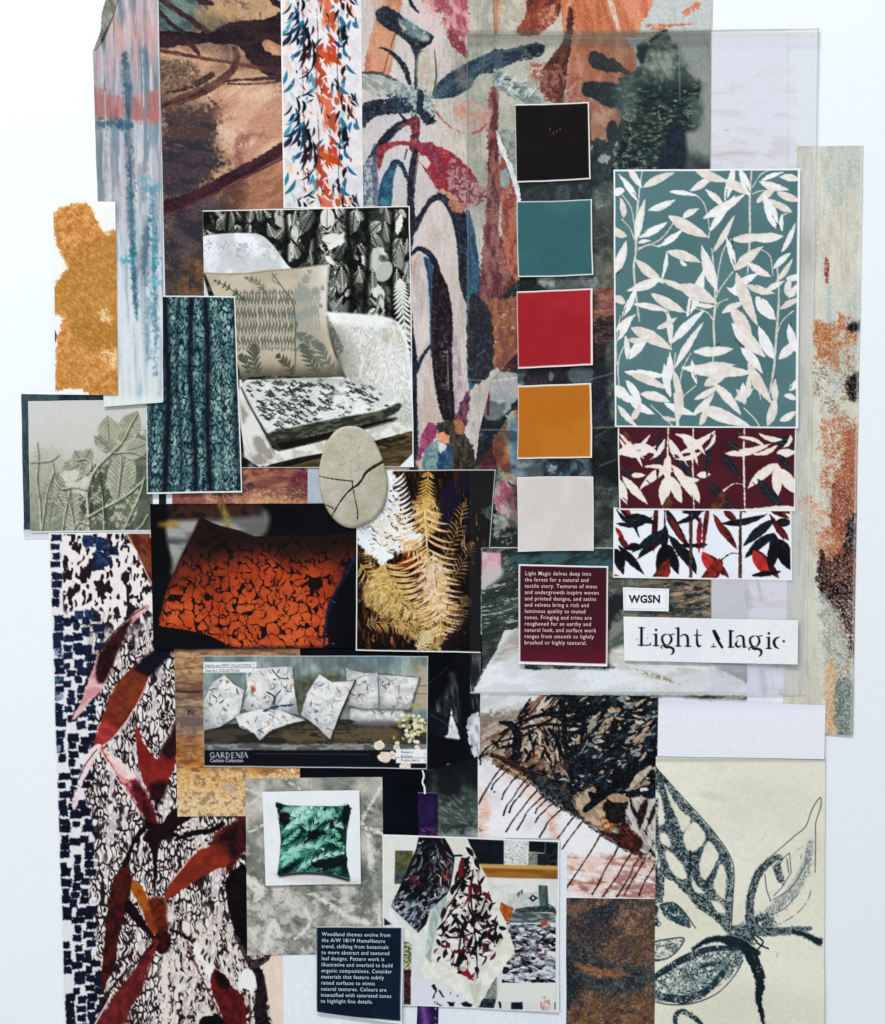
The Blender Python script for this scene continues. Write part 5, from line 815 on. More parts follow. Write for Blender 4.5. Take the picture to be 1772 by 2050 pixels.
sheet('navy_velvet_swatch', [(600, 1270), (970, 1270), (970, 1700), (600, 1700)], 1.6, lambda p: p.field(ramp(fb(p.X, p.Y, 60, 3, 1), (0, '070a14'), (1, '0f1522'))), 'fabric', 3, label='plain blackish navy fabric behind the white cushions photo', cat='fabric swatch')

def p_marble(p):
    X, Y = p.X, p.Y; R = p.R
    q = fb(X, Y, 34, 6, 2); p.field(ramp(q, (0, '6a6a64'), (.4, '8a8a82'), (.6, 'a4a198'), (1, 'd0ccc2'))); g = fb(X, Y, 4, 4, 9)
    p.field(hx('4c524c'), .35*sst(.58, .8, g)*sst(1650, 1800, Y)); p.field(hx('dcd8d0'), .55*sst(.62, .8, fb(X, Y, 14, 4, 12))*sst(1600, 1760, Y))
    p.field(hx('d4d0c8'), .5*sst(.6, .85, fb(X, Y, 20, 5, 27, 40, 2)))
    for pts, w in (([(620, 1785), (645, 1800), (690, 1830), (735, 1848)], [2, 5, 4, 7]), ([(560, 1870), (545, 1845), (530, 1905)], [8, 5, 3]), ([(768, 1570), (748, 1600), (725, 1640)], [2, 3, 2]), ([(492, 1578), (525, 1590)], [3, 2]), ([(720, 1645), (745, 1660), (768, 1668)], [2, 4, 3]), ([(500, 1610), (520, 1595)], [2, 1]), ([(600, 1580), (570, 1556)], [1, 2]), ([(500, 1665), (530, 1650)], [1, 2]), ([(735, 1650), (745, 1740), (760, 1850)], [3, 6, 3]), ([(495, 1760), (520, 1780), (515, 1800)], [9, 10, 4]), ([(610, 1820), (620, 1850), (590, 1880)], [5, 4, 2])): p.line(pts, w, 'dcd8d0', rg=3, sf=1.5, tx=(.8, 5))
    p.poly([(540, 1772), (720, 1775), (715, 1790), (545, 1788)], '5c6a78', sf=6, a=.0)
    for i in range(22): x = R.uniform(492, 768); y = R.uniform(1560, 1905); a = R.uniform(-1.2, 1.4); L = R.uniform(30, 110); p.line([(x, y), (x+L*.35*math.cos(a)+R.uniform(-8, 8), y+L*.35*math.sin(a)), (x+L*.7*math.cos(a), y+L*.7*math.sin(a)+R.uniform(-8, 8)), (x+L*math.cos(a), y+L*math.sin(a))], [.4, 1, .6, .3], 'e2dfd8', rg=.8, sf=.5, a=.7, tx=(.75, 8))
    p.poly([(720, 1750), (765, 1740), (768, 1800), (725, 1810)], ('545a56', '7a7c74', 4), sf=4, rg=6, a=.6)
sheet('grey_marble_paper', [(492, 1558), (766, 1555), (769, 1908), (496, 1912)], 3.6, p_marble, 'art', 1.5, label='grey marble printed paper with white veins, behind the green cushion card', cat='paper swatch')

def p_green(p):
    X, Y = p.X, p.Y; R = p.R; p.fill(('f0f3f5', 'eaeef2', 50)); p.poly([(555, 1745), (700, 1758), (722, 1765), (705, 1775), (600, 1765), (560, 1756)], 'cfcdc8', sf=5, a=.8)
    cu = [(553, 1604), (575, 1611), (620, 1613), (670, 1613), (700, 1611), (702, 1625), (695, 1660), (693, 1700), (696, 1735), (702, 1757), (680, 1752), (640, 1745), (590, 1744), (556, 1750), (560, 1720), (563, 1680), (559, 1640)]
    p.line([(562, 1751), (600, 1747), (650, 1749), (698, 1760)], 3, '1c201e', sf=2); p.poly(cu, '0a2420', sm=0); m = inside(cu, X, Y)
    p.field(ramp(fb(X, Y, 16, 4, 3, -35, 2), (0, '06181a'), (.35, '0c3e38'), (.6, '1c6454'), (.85, '4a9a82'), (1, '9ccfbe')), m*1.0); tx_ = worms(X, Y, 9, 5, 9, -40, 1.5); p.field(hx('a4dcc8'), .55*m*sst(.25, .08, tx_)*sst(.4, .55, fb(X, Y, 16, 4, 3, -35, 2))); p.field(hx('06302c'), .5*m*sst(.75, .95, tx_))
    for pts in ([(566, 1640), (590, 1628), (612, 1616)], [(575, 1705), (610, 1690), (650, 1700)], [(650, 1660), (672, 1650), (692, 1655)], [(600, 1738), (625, 1722), (655, 1728)], [(640, 1650), (650, 1632), (668, 1620)], [(566, 1735), (580, 1715), (600, 1712)], [(620, 1665), (612, 1645), (622, 1625)], [(570, 1660), (600, 1640), (625, 1615)], [(560, 1722), (590, 1700), (645, 1690)], [(620, 1730), (650, 1712), (690, 1706)], [(612, 1680), (630, 1650), (645, 1615)], [(640, 1740), (665, 1725), (690, 1718)], [(655, 1620), (665, 1655), (680, 1675)], [(565, 1690), (585, 1675), (600, 1660)], [(630, 1690), (660, 1680), (690, 1695)]): fern(p, pts, R.choice(['a4dccc', '7cc8ac', 'c0e8dc']), R.uniform(13, 20), 1.1, 11, ang=36)
    for pts in ([(555, 1607), (572, 1615), (562, 1635)], [(690, 1612), (702, 1615), (692, 1660), (684, 1640)], [(615, 1665), (640, 1660), (650, 1670), (620, 1680)], [(625, 1725), (690, 1712), (690, 1730), (650, 1740)], [(560, 1625), (580, 1630), (575, 1650), (560, 1645)], [(662, 1640), (670, 1655), (658, 1656)]): p.poly(pts, '08100f', rg=3, rs=5, sf=1, a=.9)
    p.poly([(572, 1614), (620, 1614), (600, 1622), (565, 1625)], 'b8dcd2', rg=2, sf=2, a=.6); p.poly([(640, 1622), (675, 1630), (665, 1640), (640, 1635)], 'b0dccc', rg=4, sf=2, a=.6); p.field(hx('0a2420'), m*.5*sst(684, 700, X))
sheet('green_cushion_photo', [(526, 1584), (720, 1581), (723, 1768), (533, 1771)], 6.5, p_green, 'photo', 1.2, th=.8, lift=(1, 1, 2, 2), label='white photo card of a square cushion printed with green fir branches', cat='photo print')

def p_cush(p):
    X, Y = p.X, p.Y; p.field(ramp(fb(X, Y, 60, 3, 1), (0, '06070c'), (1, '11121a')))
    p.poly([(330, 1040), (520, 1015), (525, 1075), (420, 1100), (350, 1150), (345, 1120)], ('9a9c98', '6a6a64', 20, 5, 3), sf=5); p.poly([(300, 1010), (345, 1010), (332, 1060), (345, 1140), (300, 1160)], '0a0a0e', sf=4, sm=0); p.poly([(335, 1010), (525, 1005), (525, 1035), (340, 1042)], ('2a1a1c', '4a2a22', 14), sf=5, sm=0)
    p.ell(338, 1050, 20, 6, 'b07c28', sf=5, a=.9); p.line([(443, 1010), (452, 1030), (458, 1060)], [7, 7, 9], ('8a7024', 'b09a40', 6), sf=3, a=.7); p.line([(340, 1082), (380, 1084)], 5, '3c4450', sf=5, a=.8); p.line([(460, 1045), (525, 1035)], 6, '70747c', sf=6, a=.6); p.line([(352, 1105), (352, 1140)], 8, '9c9c92', sf=5, a=.6)
    cu = [(401, 1036), (412, 1040), (440, 1052), (480, 1062), (510, 1073), (560, 1074), (640, 1074), (680, 1070), (716, 1062), (718, 1098), (700, 1130), (672, 1180), (655, 1215), (650, 1255), (645, 1297), (470, 1297), (450, 1286), (410, 1268), (360, 1258), (318, 1251), (324, 1225), (332, 1190), (345, 1155), (370, 1100), (390, 1060)]
    p.poly(cu, '5a2418', sm=0, sf=1); m = inside(cat(cu, 3, True), X, Y)
    w1 = X+(fb(X, Y, 18, 2, 3)-.5)*15; w2 = Y+(fb(X, Y, 18, 2, 9)-.5)*15; lt = np.clip(1.15*np.exp(-((X-545)/150)**2-((Y-1255+(X-545)*.1)/135)**2)+.85*np.exp(-((X-360)/50)**2-((Y-1225)/40)**2)+.45*np.exp(-((X-700)/30)**2-((Y-1085)/45)**2)+.35*np.exp(-((X-545)/40)**2-((Y-1120)/30)**2), 0, 1.1)
    lt = lt*sst(1070, 1150, Y+(fb(X, Y, 50, 2, 5)-.5)*40+.12*np.abs(X-540)*(X < 540)+25*(X < 400)) ; lt = lt*(.85+.3*fb(X, Y, 3, 3, 7))
    lt = np.clip(lt*.72+.3*sst(1085, 1150, Y)*sst(725, 640, X), 0, 1.05)*(.8+.35*fb(X, Y, 26, 3, 77)); p.field(ramp(lt, (0, '2a1614'), (.2, '54201a'), (.42, '8e3018'), (.7, 'c2421e'), (1.1, 'dc5e2a')), m); f1, f2, idd = wor(w1, w2, 20, 6, 1.25, 1); e = f2-f1; br = sst(.24, .36, fb(X, Y, 16, 3, 31)); p.field(hx('160c10'), m*.95*sst(.15, .06, e+.18*fb(X, Y, 9, 2, 2)-.08)); f1, f2, i2 = wor(w1+30, w2, 15, 16, 1.7, 1); p.field(hx('1a0d10'), m*.75*sst(.1, .04, f2-f1)*sst(.56, .66, fb(X, Y, 20, 3, 41)))
    p.line([(716, 1100), (700, 1135), (675, 1180), (658, 1220), (652, 1258), (648, 1297)], [2.5, 3, 3, 3, 2.5, 2], ('1c2c58', '121c3c', 6)); p.line([(401, 1038), (385, 1075), (360, 1125), (340, 1172), (322, 1240)], 2.5, '3a1a14', sf=3, a=.6)
    p.field(hx('0a0a10'), .6*sst(1288, 1299, Y)*m)
    for x, y in ((669, 1205), (667, 1288)): p.ell(x, y, 2, .8, '8a94a8')
sheet('orange_cushion_photo', [(301, 1009), (716, 1007), (716, 1296), (308, 1299)], 4.4, p_cush, 'photo', 1.35, lift=(1, 0, 0, 2), label='dark photo print of an orange cushion with black crackle lines', cat='photo print')

def p_fern(p):
    X, Y = p.X, p.Y; R = p.R
    p.field(ramp(fb(X, Y, 40, 4, 2), (0, '0c0808'), (.6, '181010'), (1, '24161a')))
    v = fb(X, Y, 4, 4, 7, 88, 5); p.field(hx('7a3c14'), .8*sst(.6, .75, v)*sst(985, 820, X)); p.field(hx('e0b088'), .7*sst(.74, .84, v)*sst(870, 930, X)*np.exp(-((Y-1060)/70)**2)*sst(995, 950, X)); p.field(hx('1c1638'), .85*sst(.5, .65, fb(X, Y, 26, 3, 12, 90, 1.8))*sst(860, 890, X)*sst(960, 930, X)); p.field(hx('a04410'), .85*sst(.45, .6, fb(X, Y, 16, 3, 3))*np.exp(-((X-810)/60)**2-((Y-1120)/80)**2)); p.field(hx('7a3210'), .7*sst(.5, .7, fb(X, Y, 8, 3, 5, 80, 3))*np.exp(-((X-735)/30)**2-((Y-1140)/60)**2))
    p.field(hx('5a2c10'), .6*sst(.5, .7, v)*np.exp(-((X-850)/90)**2-((Y-960)/40)**2))
    wl = ('e6ecf4', 'f6f8f8', 20); p.poly([(705, 930), (785, 935), (790, 990), (800, 1020), (812, 1060), (850, 1070), (830, 1095), (790, 1110), (770, 1130), (745, 1125), (715, 1090), (705, 1050)], wl, sf=3, rg=12, rs=14); p.poly([(705, 1020), (760, 1000), (790, 1030), (760, 1065), (712, 1070)], 'c0ccd6', sf=12, a=.8)
    for i in range(34): p.ell(R.uniform(760, 850), R.uniform(950, 1110), R.uniform(1, 3.4), R.uniform(.8, 2.2), R.choice(['3a1c10', '141012', 'a04814']), rg=1.5, rs=3)
    G = ('d8a868', 'f0d09c', 10); Gd = ('b88838', 'd8b060', 8)
    for i in range(16):     # white fronds upper left
        y = 950+i*9; p.leaf(786+i*1.2, y+14, 30+i*.8, -38+i*2.0, 2.3, 'f4f2ee', bend=3)
    p.poly([(740, 1150), (770, 1135), (810, 1190), (850, 1220), (885, 1240), (885, 1290), (860, 1300), (820, 1280), (790, 1250), (750, 1225), (725, 1200)], ('b08c4c', 'c8a868', 6), sf=5, rg=9, rs=9, tx=(.85, 3)); p.field(hx('2a1a10'), .75*sst(.62, .7, fb(X, Y, 2.6, 2, 17))*np.exp(-((X-810)/80)**2-((Y-1240)/50)**2))
    p.poly([(830, 1000), (870, 1000), (880, 1040), (862, 1070), (845, 1070), (832, 1040)], ('d8b878', 'b88c48', 4), sf=4, rg=6, tx=(.7, 3)); p.poly([(850, 1120), (885, 1130), (895, 1180), (880, 1230), (850, 1190)], ('e0c8b0', 'c8a890', 5), sf=5, rg=8, tx=(.75, 4))
    def frond(pts, L, n, c, wd, ang=62, **k): fern(p, pts, c, L, wd, n, ang=ang, **k)
    frond([(858, 945), (853, 990), (852, 1030)], 22, 14, Gd, 1.9); frond([(850, 1015), (853, 1060), (856, 1110), (862, 1160), (870, 1200)], 66, 13, G, 2.7, 70, taper=1)
    frond([(868, 1110), (868, 1150), (876, 1195), (884, 1230)], 60, 10, ('ecd4b4', 'd0a474', 8), 2.6, 66); frond([(770, 1125), (780, 1160), (800, 1195), (835, 1230)], 58, 16, ('d4aa5c', 'e8cc90', 8), 2.0, 72); frond([(800, 1080), (830, 1100), (856, 1112)], 26, 8, G, 2); frond([(875, 1195), (880, 1225), (884, 1270)], 52, 10, G, 2.0, 75); frond([(730, 1190), (760, 1205), (800, 1235)], 24, 14, ('a88c50', 'c0a060', 6), 1.3)
    for i in range(4): frond([(738+i*12, 1060+i*16), (768+i*10, 1035+i*13), (800+i*8, 1000+i*18)], 20, 10, ('f6f4ee', 'e0cfa8', 5), 1.6, 58)
    for i in range(60): x = R.uniform(722, 805); y = R.uniform(970, 1110); p.line([(x, y), (x+R.uniform(3, 10), y+R.uniform(-4, 8))], R.uniform(.5, 1.5), R.choice(['7a6a5c', '4a3c34', 'b07840', '241810', '8a5424']), a=.8)
    for x0, y0, x1, y1 in ((884, 1130, 930, 1005), (886, 1185, 948, 1085), (790, 1190, 728, 1105), (886, 1262, 938, 1195)): frond([(x0, y0), ((x0+x1)/2+5, (y0+y1)/2), (x1, y1)], 25, 14, ('9c7034', 'd4a860', 6), 1.3, 64, a=.75)
    frond([(722, 1130), (745, 1160), (775, 1185), (800, 1215)], 36, 14, ('c89c50', 'e0c080', 6), 1.5, 66); frond([(735, 1250), (770, 1245), (820, 1262)], 26, 12, ('a07c40', 'c8a060', 6), 1.4, 66)
    frond([(885, 1285), (905, 1255), (915, 1245)], 12, 5, 'c0a884', 1); frond([(836, 1300), (850, 1285), (858, 1265)], 20, 8, 'd8c8a4', 1.7, 60)
    for i in range(70): x = R.uniform(716, 985); y = R.uniform(1150, 1300); p.line([(x, y), (x+R.uniform(-6, 6), y+R.uniform(4, 12))], R.uniform(.5, 1.3), R.choice(['6a4c28', '3a2418', '8a5c2c', '241a34']), a=.8)
    for x, y in ((748, 1278), (785, 1282), (812, 1272)): p.ell(x, y, 3, 7, 'a86848', rg=2, tx=(.8, 3))
    p.poly([(965, 1020), (990, 1015), (990, 1040), (970, 1035)], '5a645c', rg=4, tx=(.8, 4)); p.field(hx('10151c'), .8*sst(934, 940, X)*(.4+.6*sst(.4, .6, fb(X, Y, 20, 3, 9, 90, 2)))*(1-.85*np.exp(-((Y-1065)/55)**2)))
sheet('fern_photo', [(715, 942), (992, 940), (965, 1307), (713, 1302)], 5.0, p_fern, 'photo', 1.3, clip=[(715, 930), (993, 930), (993, 1096), (963, 1096), (962, 1310), (700, 1310), (712, 1100)], margin=(2, 1.5, 1.2, 2.5), label='photo print of golden and white fern fronds glowing against dark bark', cat='photo print')

def p_gard(p):
    X, Y = p.X, p.Y; R = p.R
    p.field(ramp(fb(X, Y, 30, 4, 1)*.6+.4*fb(X, Y, 6, 3, 3, 90, 4), (0, '6a7c78'), (.5, '8a9a98'), (1, 'b0bcb8'))); p.rect(408, 1312, 500, 1335, '5c8078', sf=9, a=.6); p.rect(713, 1312, 790, 1325, '6a98b0', sf=3, a=.6); p.poly([(585, 1370), (680, 1350), (690, 1420), (610, 1440)], ('6c6a48', '4a4c38', 7), sf=8, a=.85); p.rect(825, 1330, 858, 1420, 'b0a48c', sf=3)
    for y in (1372, 1388): p.line([(832, y), (856, y)], .8, '8a5c40')
    p.poly([(408, 1452), (520, 1445), (640, 1440), (858, 1440), (858, 1500), (408, 1500)], ('30261e', '54463a', 9, 0, 5), sm=0); p.poly([(575, 1458), (650, 1455), (655, 1480), (580, 1485)], '74603c', sf=5, rg=4, tx=(.7, 4, 0, 4)); p.poly([(680, 1458), (790, 1455), (790, 1482), (680, 1485)], '76603e', sf=5, rg=4, tx=(.7, 4, 0, 4)); p.poly([(408, 1488), (860, 1488), (860, 1501), (408, 1501)], ('8c8c8a', '5a5a5a', 5, 0, 3), sm=0, rg=1); p.rect(405, 1501, 860, 1540, '12151f'); p.line([(515, 1508), (740, 1510)], .5, '4a4e58')
    p.field(hx('3c4644'), .3*sst(1420, 1360, Y)*sst(.3, .7, fb(X, Y, 40, 3, 9))+.25*sst(1400, 1450, Y)*(Y < 1490))
    W_ = ('efeeea', 'dcdad6', 14); P_ = ('b2b6bc', '4a5668', 9)
    def cush(pts, mark=3, edge='50525a', dk=0):
        p.poly([(a+2, b+3) for a, b in pts], '24221f', sm=0, sf=3, a=.6); p.poly(pts, W_, sm=0, rg=1); q = np.array(pts); x0, y0 = q.min(0); x1, y1 = q.max(0); m = inside(pts, X, Y); p.field(hx('9a9c9e'), m*.4*sst(.55, .8, fb(X, Y, 16, 3, int(x0) % 9))+m*.45*sst(y0+(y1-y0)*.55, y1, Y))
        p.field(hx('6c6e70'), m*.42*sst(.7, 1.35, np.hypot((X-(x0+x1)/2-3)/((x1-x0)/2), (Y-(y0+y1)/2+4)/((y1-y0)/2))))
        for i in range(int((x1-x0)*(y1-y0)/130)):
            x, y = R.uniform(x0, x1), R.uniform(y0, y1); an = R.uniform(-150, 60); L = R.uniform(5, 17); r = math.radians(an)
            if inside(pts, np.array([[x, x+L*math.cos(r)]]), np.array([[y, y+L*math.sin(r)]])).all(): p.leaf(x, y, L, an, R.uniform(.5, 1.7), R.choice(['6c7686', '9aa0aa', '46525f', '8a8c84', 'f2f3f5', '7c8a96', '343e4a', 'b8a89c']), bend=R.uniform(-2, 2), a=.8)
        for i in range(mark): x, y = R.uniform(x0+8, x1-8), R.uniform(y0+8, y1-8); (inside(pts, np.array([[x]]), np.array([[y]]))[0, 0]) and p.ell(x, y, R.uniform(2, 4), R.uniform(2, 3), R.choice(['c0624a', '4a6484', '6a7a50', 'b48a5c']), rg=2, sf=1, a=.7)
        p.line(pts+[pts[0]], .7, edge, sm=0, a=.6)
    cush([(691, 1335), (720, 1345), (835, 1355), (820, 1420), (700, 1425)], 2, '1c2024'); cush([(405, 1410), (425, 1365), (450, 1350), (470, 1370), (490, 1380), (480, 1430), (440, 1455), (408, 1462)], 5); cush([(490, 1340), (520, 1336), (586, 1333), (590, 1380), (598, 1430), (500, 1425), (485, 1420), (495, 1375)], 4); cush([(470, 1432), (520, 1418), (560, 1420), (612, 1442), (590, 1446), (545, 1460), (520, 1482), (510, 1468), (480, 1455)], 3)
    cush([(700, 1418), (770, 1402), (810, 1420), (820, 1440), (790, 1446), (720, 1446), (700, 1440)], 2); p.ell(756, 1447, 50, 6, '7c7c80', sf=2, a=.8); cush([(700, 1362), (757, 1345), (758, 1418), (730, 1420), (698, 1412)], 4); cush([(757, 1350), (840, 1355), (820, 1420), (760, 1420)], 3, '2c3036'); cush([(640, 1348), (665, 1365), (712, 1362), (680, 1430), (662, 1482), (630, 1450), (602, 1430), (616, 1385)], 3, '3a3c44'); p.line([(712, 1362), (690, 1410), (662, 1482)], 1.4, '20262e')
    p.line([(545, 1410), (550, 1395), (535, 1385)], 1.4, '2c3440'); p.line([(550, 1412), (552, 1395), (562, 1382)], 1.2, '2c3440'); p.line([(530, 1422), (555, 1414), (590, 1410)], [2, 3, 1], '3a5874', rg=2); p.ell(508, 1380, 6, 7, 'b85a44', rg=2, sf=1); p.line([(545, 1340), (560, 1356), (578, 1358)], 1.2, '4a5058')
    for i in range(75): x = 825+R.gauss(0, 17); y = 1455+R.gauss(0, 20); p.ell(x, y, R.uniform(2.5, 5), R.uniform(2.5, 4.5), R.choice(['d8d0a8', 'b8b07c', 'e6dcc0', '9a9860', 'f0e8d4', '7c7c48']), rg=1.5)
    for x, y, r in ((770, 1515, 13), (760, 1492, 10), (795, 1496, 8), (812, 1532, 12), (785, 1512, 9)):
        p.ell(x, y, r, r*.85, ('e4d4bc', 'f2e8dc', 4), rg=2); p.line([(x-r*.5, y), (x, y-r*.4), (x+r*.5, y)], .7, 'b89c7c'); p.line([(x-r*.3, y+r*.4), (x+r*.2, y+r*.1)], .7, 'b89c7c')
    p.rect(408, 1325, 514, 1346, 'eeeef0'); p.line([(408, 1336), (514, 1336)], .5, '54585c'); p.rect(793, 1499, 858, 1527, 'f0f0f0'); p.line([(793, 1516), (856, 1516)], .6, '70747a')
    def sr(x, *st):
        for q, w_ in st: p.line([(x+a, 1516-b) for a, b in q], w_, 'c4c8d0', sm=0 if len(q) < 4 else 1)
    B = ([(2, 0), (2, 10)], 1.0); sr(421, ([(8, 8), (5, 10), (1.5, 8), (.8, 5), (2, 1.5), (5, 0), (8, 2)], .8), ([(8, 0), (8, 4)], .8), ([(6, 4), (9, 4)], .4)); sr(432, ([(0, 0), (4, 10)], .45), ([(4, 10), (8, 0)], 1), ([(2, 4), (6.5, 4)], .4)); sr(442, B, ([(2, 10), (6, 9.5), (6.5, 7), (5, 5.5), (2, 5)], .6), ([(4, 5), (8, 0)], .9)); sr(452, B, ([(2, 10), (6, 9), (8, 5), (6, 1), (2, 0)], .7)); sr(463, B, ([(2, 10), (7, 10)], .5), ([(2, 5), (6, 5)], .4), ([(2, 0), (7.5, 0)], .5)); sr(472, ([(2, 0), (2, 10)], .5), ([(2, 10), (9, 0)], 1), ([(9, 0), (9, 10)], .5)); sr(483, B, ([(.5, 10), (3.5, 10)], .4), ([(.5, 0), (3.5, 0)], .4)); sr(488, ([(0, 0), (4, 10)], .45), ([(4, 10), (8, 0)], 1), ([(2, 4), (6.5, 4)], .4))
    for x, y in ((508, 1330), (508, 1341), (851, 1509), (851, 1521)): p.line([(x-1.5, y-2), (x+1, y), (x-1.5, y+2)], .5, '8a8e94', sm=0)
gd = sheet('cushion_collection_photo', [(407, 1312), (857, 1313), (855, 1539), (409, 1534)], 4.4, p_gard, 'photo', 1.25, lift=(0, 0, 1, 0), margin=(.5, 1.5, 1.5, 2), mcol='b8bcc0', label='photo print of pale floral cushions on a dark wooden bench above a black caption band', cat='photo print')
def letters(par, name, *args, **k): return text(name, *args, parent=par, **k)
letters(gd, 'subtitle_lettering', ['Cushion Collection'], 421, 1525, 10, 10, 4.9, M['ink_grey'], spacing=1.0, xs=.85)
letters(gd, 'caption_lettering', ['Explore our NEW COLLECTIONS', 'View ALL COLLECTIONS'], 411, 1334, 7.8, 10.8, 4.9, M['ink_black'], spacing=1.0, xs=.82)
letters(gd, 'caption_lettering', ['Request a', 'Brochure', 'Product Search'], 803, 1507, 7.4, 8.2, 4.9, M['ink_black'], spacing=1.0, xs=.8)
# ================= dark scraps, drip painting, ink cloth, lower right =================
def p_darkph(p):
    X, Y = p.X, p.Y; p.field(ramp(fb(X, Y, 4, 4, 2, 82, 7), (0, '0e1012'), (.5, '2a2e30'), (1, '74787a'))); p.field(hx('090c14'), sst(20, -8, (Y-1310)*.75+(X-935)*1.15)); p.poly([(915, 1310), (942, 1310), (944, 1420), (952, 1480), (942, 1530), (925, 1470), (918, 1400)], '0b0f16', sf=3)
    p.poly([(857, 1415), (905, 1440), (960, 1480), (960, 1540), (857, 1540)], ('10141e', '161b26', 20), sm=0); p.poly([(898, 1465), (904, 1418), (908, 1440), (916, 1462), (920, 1480), (892, 1476)], ('c8ccc8', 'f0f0ec', 3, 80, 3), rg=1.5); p.poly([(880, 1475), (925, 1482), (945, 1500), (945, 1520), (858, 1535), (857, 1470)], '0a0d16', sf=2); p.line([(862, 1430), (880, 1440), (905, 1455)], .8, '5a5e66', a=.7); p.poly([(936, 1440), (962, 1430), (962, 1540), (944, 1500)], ('dcdee6', 'a0a4a8', 4, 80, 4), rg=4)
    p.line([(905, 1350), (910, 1375)], [4, 2], '8a8e84', sf=4, a=.5)
sheet('dark_brushed_photo', [(856, 1308), (963, 1308), (960, 1540), (850, 1545)], 2.4, p_darkph, 'photo', 1.5, clip=[(930, 1300), (964, 1300), (961, 1510), (945, 1518), (912, 1530), (895, 1528), (890, 1535), (850, 1545), (856, 1370), (885, 1345)], label='black photo scrap with brushed white streaks beside the white cushions photo', cat='photo print')
def p_fur(p):
    X, Y = p.X, p.Y; p.field(ramp(Y+(fb(X, Y, 30, 4)-.5)*60, (1515, '14181e'), (1570, '1c2428'), (1600, '46544e'), (1640, '4c5a54'), (1665, '2a3434'), (1700, '8a8e88'))); p.field(hx('9aa298'), .5*sst(.6, .8, fb(X, Y, 3, 3, 3, 30, 3))*sst(1580, 1605, Y)*(Y < 1650)); p.field(hx('d0d4d0'), .6*sst(1655, 1675, Y+(fb(X, Y, 12)-.5)*20)); p.line([(858, 1538), (895, 1530), (925, 1518), (950, 1510)], .7, 'b4b8b8')
sheet('dark_moss_photo', [(846, 1505), (962, 1505), (960, 1690), (846, 1690)], 2.0, p_fur, 'photo', 1.5, label='dark grey green mossy texture photo left of the dripping ink painting', cat='photo print')
def p_purple(p):
    X, Y = p.X, p.Y; p.field(ramp(fb(X, Y, 14, 3, 1), (0, '20143c'), (1, '34205a'))); p.field(hx('8a4c8c'), .8*sst(.62, .75, fb(X, Y, 2.5, 2, 4))*sst(1650, 1662, Y)); p.rect(836, 1583, 880, 1587, 'a8a0b8', a=.8)
sheet('purple_velvet_swatch', [(837, 1586), (876, 1587), (877, 1700), (838, 1700)], 4.2, p_purple, 'fabric', 1.4, label='small purple velvet strip hanging above the tea towels photo', cat='fabric swatch')
sheet('purple_ribbon', [(836, 1990), (878, 1990), (877, 2066), (834, 2066)], 4.2, lambda p: (p.field(ramp(np.abs(p.X-848-4*np.sin(p.Y/14))+(fb(p.X, p.Y, 8)-.5)*6, (0, '7a4c9c'), (8, '4c2a74'), (20, '2a1648'))), p.field(hx('d8c8e0'), .7*sst(.65, .7, fb(p.X, p.Y, 3, 2, 4))*np.exp(-((p.X-872)/2)**2))), 'fabric', 1.4, label='shiny purple ribbon end below the tea towels photo', cat='ribbon')
# frayed white cord
def tube(name, pts, r, mat, parent=None, z=3, seg=8, label=None, cat=None):
    q = np.array(cat_pts(pts)); V = []; F = []; n = len(q)
    for i, (x, y, w_) in enumerate(q):
        t = q[min(i+1, n-1)]-q[max(i-1, 0)]; L = math.hypot(t[0], t[1])+1e-6; nx, ny = -t[1]/L, t[0]/L
        for k in range(seg):
            a = 2*math.pi*k/seg; rr = w_*(1+.15*math.sin(i*1.7+k*2)); V.append(P2(x+nx*rr*math.cos(a), y+ny*rr*math.cos(a), z+r+rr*math.sin(a)))
    for i in range(n-1):
        for k in range(seg): F.append((i*seg+k, i*seg+(k+1) % seg, (i+1)*seg+(k+1) % seg, (i+1)*seg+k))
    return new_obj(name, V, F, [mat], parent)
def cat_pts(pts): return cat(pts, 6)
tag(tube('cord', [(846, 1541, 1.6), (849, 1553, 2), (846, 1565, 1.8), (850, 1575, 2.2), (851, 1588, 2.4)], 2, M['edge'], z=4.4), 'frayed white cord holding the small purple velvet strip', 'cord')

